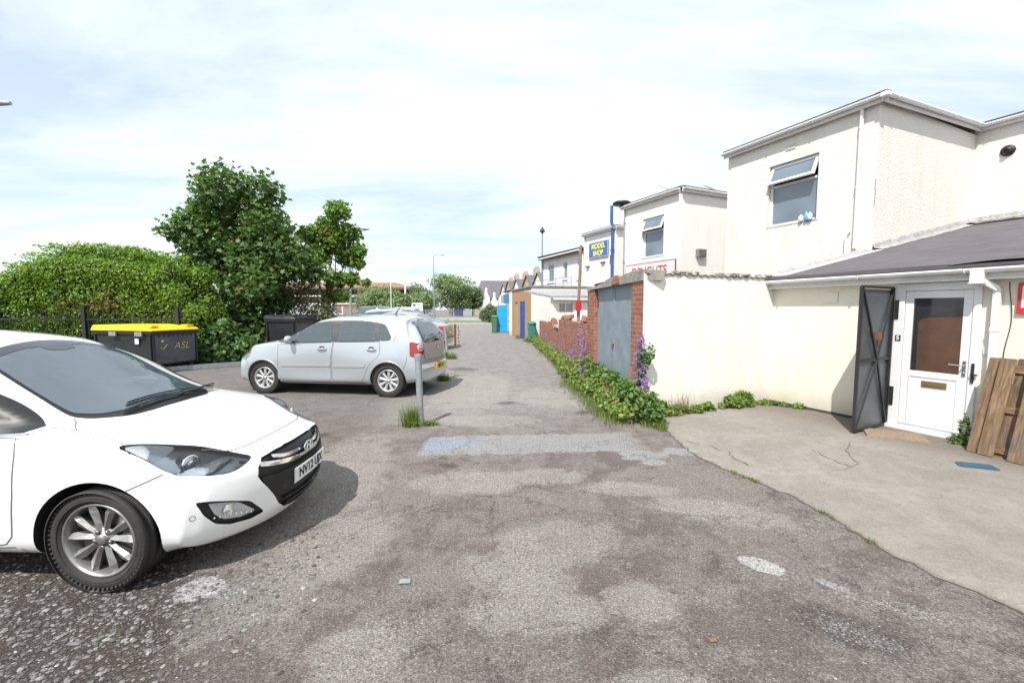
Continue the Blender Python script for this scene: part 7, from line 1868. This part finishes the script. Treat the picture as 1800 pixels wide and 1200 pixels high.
def bush(name, P, cl, n, size, mat, label, seed, cat='shrub', shape='oval', trunk=True, group=None):
    root = empty(name, (P[0], P[1], 0), 0, label, cat, group)
    leaf_cloud('foliage', cl, n, size, mat, seed, shape, root, .45, .35, .2, .5)
    if trunk: limbs(root, (0, 0, 0), [(c[0], c[1], c[2]) for c in cl[:7]], .04, seed, 'stems')
    return root
bush('olive_shrub', (-7.9, 16.0), [(-.3, 0, 2.2, .75, .6, .6), (.35, .1, 2.0, .65, .6, .6), (-.9, 0, 1.7, .6, .5, .6), (.9, 0, 1.6, .5, .5, .5), (0, 0, 1.2, .9, .6, .6), (.2, 0, 2.7, .4, .4, .35)], 6500, .075, [M['lf_olive'], M['lf_weed_dark']], 'dusty olive green shrub behind the tall black bin', 41)
bush('ivy_mound', (-9.4, 12.9), [(0, 0, .4, .9, .5, .45), (.8, .4, .5, .7, .5, .5), (-.6, .2, .6, .6, .4, .5), (.3, .3, 1.0, .6, .5, .4)], 2600, .13, [M['lf_syc']], 'dark ivy-like undergrowth spilling between the bins', 42, shape='maple')
# distant trees
def far_tree(P, h_, w_, mat, label, seed, n=4200, size=.42, trunk=.22, base=.25):
    root = empty('park_tree', (P[0], P[1], 0), 0, label, 'tree', 'round trees around the far road')
    r = random.Random(seed); cl = []
    for i in range(17):
        a = r.uniform(0, 2 * PI); k = r.random() ** .6; z = h_ * (base + (1 - base) * r.uniform(.12, .86)); fw = math.sqrt(max(.15, 1 - ((z / h_ - .58) / .5) ** 2))
        rr_ = w_ * r.uniform(.16, .27); cl.append((math.cos(a) * k * w_ * .36 * fw, math.sin(a) * k * w_ * .36 * fw, z, rr_, rr_, rr_ * .8))
    cl.append((0, 0, h_ * .62, w_ * .3, w_ * .3, h_ * .25))
    leaf_cloud('crown', cl, n, size, mat, seed, 'oval', root, .5, .35, .2, .5)
    limbs(root, (0, 0, 0), [(c[0], c[1], c[2]) for c in cl[:6]], trunk, seed)
far_tree((-12.2, 86), 8.2, 9.0, [M['lf_far']], 'large round pale green tree beyond the far fence', 51, 7000, .45)
far_tree((-8.4, 92), 6.6, 5.5, [M['lf_far2']], 'darker tree to the right of the large round one', 52, 3800)
far_tree((-16.8, 80), 5.0, 5.4, [M['lf_far']], 'bushy tree left of the tall grey street lamp', 53, 3800)
far_tree((-19.0, 92), 7.3, 7.5, [M['lf_far2']], 'brownish green tree behind the signboard', 54, 4000)
far_tree((-18.3, 58), 4.5, 5.2, [M['lf_far']], 'low spreading tree in front of the brown roofed offices', 55, 4500, .3, .16, .3)
far_tree((-15.4, 57), 4.3, 4.6, [M['lf_far']], 'low tree just left of the white pole', 56, 4000, .3, .16, .3)
far_tree((-30, 95), 6.0, 12, [M['lf_far2']], 'wide dark tree far behind the small tree', 57, 4000)
bush('roadside_bush', (-2.75, 51.8), [(0, 0, 1.3, 1.0, .9, .8), (-.6, 0, 1.0, .7, .7, .7), (.7, 0, 1.5, .7, .7, .6), (.1, 0, 2.0, .5, .5, .4), (.3, 0, .6, .8, .8, .5)], 4200, .16, [M['lf_far2'], M['lf_weed_dark']], 'dense green bush on the verge beside the blue door', 61)
bush('low_hedge_clump', (-11.9, 48), [(0, 0, .9, .9, .6, .5), (.7, 0, .8, .6, .6, .5), (-.7, 0, .8, .7, .6, .5)], 1800, .14, [M['lf_far2'], M['lf_young']], 'small yellowish bush beside the white roadside board', 62)
# weeds along the garage doors
def weed_patch(name, P, cl, n, size, mats, label, seed, shape='oval', grass=0, gl=.2, cat='weeds', group='weeds along the walls'):
    root = empty(name, (P[0], P[1], 0), 0, label, cat, group)
    leaf_cloud('leaves', cl, n, size, mats, seed, shape, root, .5, .3, .25, .5)
    if grass:
        tufts(root, [(c[0], c[1], c[3], c[4]) for c in cl], grass, gl, seed)
    return root
def tufts(root, spots, n, L, seed, mat='lf_grass', name='grass_blades', z0=0):
    r = np.random.RandomState(seed); vs = []; fs = []
    for i in range(n):
        s = spots[r.randint(len(spots))]; x = s[0] + r.randn() * s[2] * .5; y = s[1] + r.randn() * s[3] * .5
        l = L * (.4 + .8 * r.rand()); a = r.rand() * 6.28; b_ = .15 + .5 * r.rand(); w = .0035 + .002 * r.rand()
        dx, dy = math.cos(a), math.sin(a); o = len(vs)
        for k, t in enumerate((0, .35, .7, 1)):
            ww = w * (1 - t * .9); cx = x + dx * l * b_ * t * t; cy = y + dy * l * b_ * t * t; cz = z0 + l * t * (1 - .3 * b_ * t)
            vs += [(cx - dy * ww, cy + dx * ww, cz), (cx + dy * ww, cy - dx * ww, cz)]
        fs += [(o, o + 1, o + 3, o + 2), (o + 2, o + 3, o + 5, o + 4), (o + 4, o + 5, o + 7, o + 6)]
    me = bpy.data.meshes.new(name); me.from_pydata(vs, [], fs); return mesh_obj(name, me, M[mat], root)
def spikes(root, pts, seed, mat='fl_purple', name='flower_spikes', n=60, h=(.25, .5), w=.05):
    cl = []; r = random.Random(seed)
    for (x, y, z) in pts:
        H_ = r.uniform(*h)
        for k in range(7): cl.append((x + r.uniform(-.02, .02), y + r.uniform(-.02, .02), z + H_ * k / 7, w * (1.1 - k * .09), w * (1.1 - k * .09), H_ / 9))
    return leaf_cloud(name, cl, n * len(pts), .034, [M[mat]], seed, 'oval', root, .2, .1, .2, .6)
G0 = [(1.96, 6.5), (1.95, 6.95), (1.92, 7.5), (1.88, 8.2), (1.82, 8.9), (1.78, 9.6)]
cl = []; r = random.Random(2)
for i, (x, y) in enumerate(G0 + [(1.68, 10.3), (1.64, 11.0)]):
    hh = [.34, .50, .36, .56, .40, .66, .5, .42][i]
    for k in range(3): cl.append((x - .08 - .13 * k + r.uniform(-.05, .05), y + r.uniform(-.2, .2), hh * (.62 - .13 * k), .20, .26, hh * (.46 - .07 * k)))
w1 = weed_patch('weed_bank', (0, 0), cl, 8500, .064, [M['lf_weed'], M['lf_dry']], 'thick bank of leafy weeds at the foot of the blue grey garage doors', 71, 'oval', 0)
tufts(w1, [(x - .45, y - .05, .26, .5) for x, y in G0] + [(2.0, 6.12, .12, .2), (2.1, 5.95, .08, .15)], 3800, .13, 72)
leaf_cloud('broad_leaves', [(x - .12, y, .42, .18, .3, .16) for x, y in G0], 900, .11, [M['lf_weed_dark']], 73, 'oval', w1, .6, .2, .2, .3)
tufts(w1, [(x - .2, y, .2, .4) for x, y in G0], 260, .55, 172, 'lf_dry', 'seed_stalks')
leaf_cloud('near_leaves', [(1.98, 6.15, .30, .18, .16, .22), (2.08, 6.05, .18, .14, .14, .14)], 700, .07, [M['lf_weed_dark'], M['lf_weed']], 74, 'oval', w1, .5, .2, .2, .3)
pf = empty('purple_flowers', (0, 0, 0), 0, 'purple flower spikes and leaves growing from the near brick pier', 'flowers', 'purple wildflowers')
spikes(pf, [(1.90, 6.62, .30), (1.93, 6.5, .38), (1.88, 6.8, .25), (1.94, 6.46, .88), (1.98, 6.38, .80), (1.95, 6.52, .95), (1.92, 6.40, .72), (2.0, 6.30, .46), (1.98, 6.36, .55), (1.93, 6.43, .62), (1.97, 6.44, 1.02), (1.92, 6.56, .8), (1.96, 6.30, .36)], 81, h=(.22, .36), w=.065, n=120)
leaf_cloud('leaves', [(1.99, 6.40, .95, .11, .09, .18), (1.96, 6.40, .75, .08, .07, .15), (2.06, 6.30, 1.02, .06, .05, .16)], 480, .05, [M['lf_weed_dark']], 82, 'oval', pf, .5, .2, .2, .3)
pf = empty('purple_flowers', (0, 0, 0), 0, 'purple flower spikes standing against the far brick pier of the garage', 'flowers', 'purple wildflowers')
spikes(pf, [(1.55, 9.5, .35), (1.5, 9.2, .3), (1.52, 10.4, .5), (1.50, 10.9, .4), (1.60, 9.9, .75), (1.66, 9.8, .5), (1.58, 10.1, .9), (1.64, 9.75, .55), (1.7, 9.7, .5)], 83, h=(.35, .6), w=.07, n=120)
pf = empty('purple_flowers', (0, 0, 0), 0, 'low purple flowers along the base of the crumbling brick wall', 'flowers', 'purple wildflowers')
for k in range(12): spikes(pf, [(1.50 - .02 * k + (k % 2) * .06, 11.2 + k * .75, .1 + .16 * (k % 3))], 84 + k, h=(.25, .5), w=.13, n=90)
cl = [(1.45 - .03 * k, 11.4 + k * .9, .22, .22, .45, .25) for k in range(11)]
weed_patch('wall_weeds', (0, 0), cl, 3400, .07, [M['lf_weed'], M['lf_dry']], 'straggling dry and green weeds along the crumbling brick wall', 75, 'oval', 1500, .25)
weed_patch('wall_weeds', (0, 0), [(.95, 21.9, .15, .3, .3, .15), (.8, 22.8, .1, .2, .4, .12), (.35, 25, .08, .15, .8, .1)], 500, .07, [M['lf_weed'], M['lf_young']], 'yellow green weeds at the corner of the tan brick garage', 76, 'oval', 500, .2)
# weeds along the white wall: positions along the wall from its near corner
def GWp(s, off=.10): return (1.98 + .922 * s + .386 * off, 6.45 + .386 * s - .922 * off)
def wcl(spec):
    r = random.Random(len(spec) * 7 + int(spec[0][0] * 100)); out = []
    for s, o, z, rx, ry, rz_ in spec:
        for _ in range(5):
            k = r.uniform(.35, .8); zz = z * r.uniform(.4, 1.25)
            out.append((*GWp(s + r.uniform(-.9, .9) * rx, o + r.uniform(-.3, .5) * ry), zz, rx * k, ry * k, rz_ * k * r.uniform(.5, 1.1)))
    return out
weed_patch('wall_weeds', (0, 0), wcl([(.35, .08, .20, .16, .10, .14), (.55, .1, .12, .16, .12, .12), (.75, .08, .14, .14, .1, .12)]), 1100, .06, [M['lf_weed'], M['lf_dry']], 'green weeds with dry stalks at the left end of the white wall', 77, 'oval', 200, .16)
weed_patch('wall_weeds', (0, 0), wcl([(1.1, .08, .12, .16, .1, .12), (1.3, .08, .10, .12, .1, .1)]), 650, .055, [M['lf_weed'], M['lf_weed_dark']], 'small weed clump in the middle of the white wall base', 78, 'oval', 120, .14)
weed_patch('wall_weeds', (0, 0), wcl([(1.75, .1, .16, .18, .12, .16), (1.98, .1, .20, .18, .12, .22), (2.15, .1, .15, .14, .12, .16)]), 1900, .055, [M['lf_weed']], 'brightest rounded weed clump before the white wall', 79, 'oval', 120, .14)
weed_patch('wall_weeds', (0, 0), wcl([(2.55, .12, .07, .12, .1, .08), (2.85, .12, .06, .1, .08, .07)]), 260, .05, [M['lf_weed']], 'thin weeds in the corner where white wall meets lean-to', 80, 'oval', 90, .12)
dr_ = empty('dry_stalks', (0, 0, 0), 0, 'brown seeding stalks rising from weeds by the white wall', 'weeds', 'weeds along the walls')
tufts(dr_, [(*GWp(s, .1), .08, .05) for s in (.45, .52, .60, .68, .76, .84)], 110, .42, 85, 'lf_dry', 'stalks')
weed_patch('wall_weeds', (0, 0), [(*BW(-.07, -.55), .07, .10, .08, .06), (*BW(-.07, -.30), .05, .06, .06, .05)], 200, .05, [M['lf_weed']], 'small weeds under the lean-to wall left of the metal door', 86, 'oval', 40, .1)
weed_patch('wall_weeds', (0, 0), [(*BW(-.22, -2.60), .22, .05, .06, .20), (*BW(-.22, -2.55), .08, .10, .08, .06)], 240, .05, [M['lf_weed_dark']], 'climbing weed between the white door and the pallet', 87, 'oval', 30, .1)
# weeds at the post feet
w_ = weed_patch('post_weeds', (0, 0), [(-1.44, 6.05, .06, .10, .08, .06), (-1.20, 6.08, .04, .10, .05, .03)], 260, .035, [M['lf_weed']], 'grass tuft at the foot of the nearest galvanised post', 88, 'oval', 0, group='weeds at the posts')
tufts(w_, [(-1.47, 6.05, .12, .10), (-1.42, 6.08, .08, .08)], 420, .34, 89); tufts(w_, [(-1.2, 6.1, .14, .06)], 150, .10, 90, 'lf_grass', 'short_blades')
w_ = weed_patch('post_weeds', (0, 0), [(-1.62, 10.0, .06, .14, .1, .06)], 160, .04, [M['lf_weed']], 'weeds at the foot of the post behind the silver bumper', 91, 'oval', 260, .2, group='weeds at the posts')
w_ = weed_patch('post_weeds', (0, 0), [(-2.4, 14.5, .16, .2, .15, .16), (-2.05, 14.5, .1, .15, .12, .1)], 500, .06, [M['lf_weed'], M['lf_young']], 'leafy weeds around the third galvanised post', 92, 'oval', 300, .25, group='weeds at the posts')
# tufts in the joint between tarmac and concrete
jt = empty('joint_grass', (0, 0, 0), 0, 'tiny grass tufts in the joint between tarmac and concrete', 'grass'); jt['kind'] = 'stuff'
js = [(2.29, 4.28), (2.33, 4.18), (2.36, 4.12), (2.38, 4.06), (2.57, 3.42), (2.59, 3.32), (2.60, 2.98)]
tufts(jt, [(x, y, .035, .05) for x, y in js], 300, .035, 93)
# litter
for (x, y, s_, c_, lb) in ((-.66, 2.51, .035, 'bin_grey', 'small flat grey chip of slate lying on the tarmac'), (1.02, 2.05, .02, 'wood', 'tiny orange brown splinter on the tarmac')):
    q = MB(); q.prism(rpoly([(-s_, -s_ * .6), (s_, -s_ * .5), (s_ * .9, s_ * .6), (-s_ * .9, s_ * .55)], .004), 0, .006); o_ = q.build('slate_chip' if c_ != 'wood' else 'wood_splinter', M[c_] if c_ != 'bin_grey' else M['galv']); o_.location = (x, y, gz(x, y) + .008); o_.rotation_euler = (.05, .03, .1); tag(o_, lb, 'litter')
# ------------------------------------------------------------------ camera, light, sky
H = 1.68
cam = bpy.data.cameras.new('camera'); co = bpy.data.objects.new('camera', cam); col.objects.link(co)
co.location = (0, 0, H); co.rotation_euler = (R(90) - math.atan(56 / 750), 0, 0)
cam.sensor_width = 36; cam.lens = 15; cam.clip_start = .05; cam.clip_end = 2000
sc.camera = co
sun = bpy.data.lights.new('sun', 'SUN'); so = bpy.data.objects.new('sun', sun); col.objects.link(so)
sun.energy = 4.6; sun.angle = R(.5); sun.color = (1, .965, .91)
EL = 54; sx, sy = -.44, -.90
sdir = Vector((sx * math.cos(R(EL)), sy * math.cos(R(EL)), math.sin(R(EL)) * math.hypot(sx, sy))).normalized()
so.rotation_euler = sdir.to_track_quat('Z', 'Y').to_euler(); so.location = (0, -5, 12)
w = bpy.data.worlds.new('World'); sc.world = w; w.use_nodes = True
nt = w.node_tree; bg = nt.nodes['Background']
sky = nt.nodes.new('ShaderNodeTexSky'); sky.sky_type = 'NISHITA'; sky.sun_disc = False
sky.sun_elevation = R(EL); sky.sun_rotation = math.atan2(sdir.x, sdir.y)
sky.air_density = 1.0; sky.dust_density = 1.2; sky.ozone_density = 1.0
tc = nt.nodes.new('ShaderNodeTexCoord'); sp = nt.nodes.new('ShaderNodeSeparateXYZ'); nt.links.new(tc.outputs['Generated'], sp.inputs[0])
zz = mth(nt, 'ADD', mth(nt, 'ABSOLUTE', sp.outputs[2]), .10)
cb = nt.nodes.new('ShaderNodeCombineXYZ')
nt.links.new(mth(nt, 'DIVIDE', sp.outputs[0], zz), cb.inputs[0]); nt.links.new(mth(nt, 'DIVIDE', sp.outputs[1], zz), cb.inputs[1])
mp = nt.nodes.new('ShaderNodeMapping'); mp.inputs['Scale'].default_value = (.35, .8, 1); mp.inputs['Rotation'].default_value = (0, 0, .5)
mp.inputs['Location'].default_value = (2.3, 1.1, 0)
nt.links.new(cb.outputs[0], mp.inputs[0])
n1 = noise_node(nt, mp.outputs[0], .9, 9, .58, .5)
cov = ramp(nt, n1, [(.38, .55), (.54, .97)])
vfac = ramp(nt, noise_node(nt, mp.outputs[0], .5, 6, .6, .3), [(.3, (8.3, 9.1, 9.9)), (.5, (8.9, 9.7, 10.1)), (.64, (9.5, 10.0, 10.2))])
blue = mixc(nt, 1.0, sky.outputs[0], (1.15, 1.45, 1.5), 'MULTIPLY')
nt.links.new(mixc(nt, cov, blue, vfac), bg.inputs['Color'])
bg.inputs['Strength'].default_value = .089
sc.view_settings.view_transform = 'Standard'; sc.view_settings.look = 'None'; sc.view_settings.exposure = 0.42; sc.view_settings.gamma = 1
sc.view_settings.use_curve_mapping = False
sc.cycles.use_denoising = True
try: sc.cycles.denoiser = 'OPENIMAGEDENOISE'
except Exception: pass
sc.cycles.max_bounces = 8; sc.cycles.transparent_max_bounces = 12
sc.cycles.caustics_reflective = False; sc.cycles.caustics_refractive = False
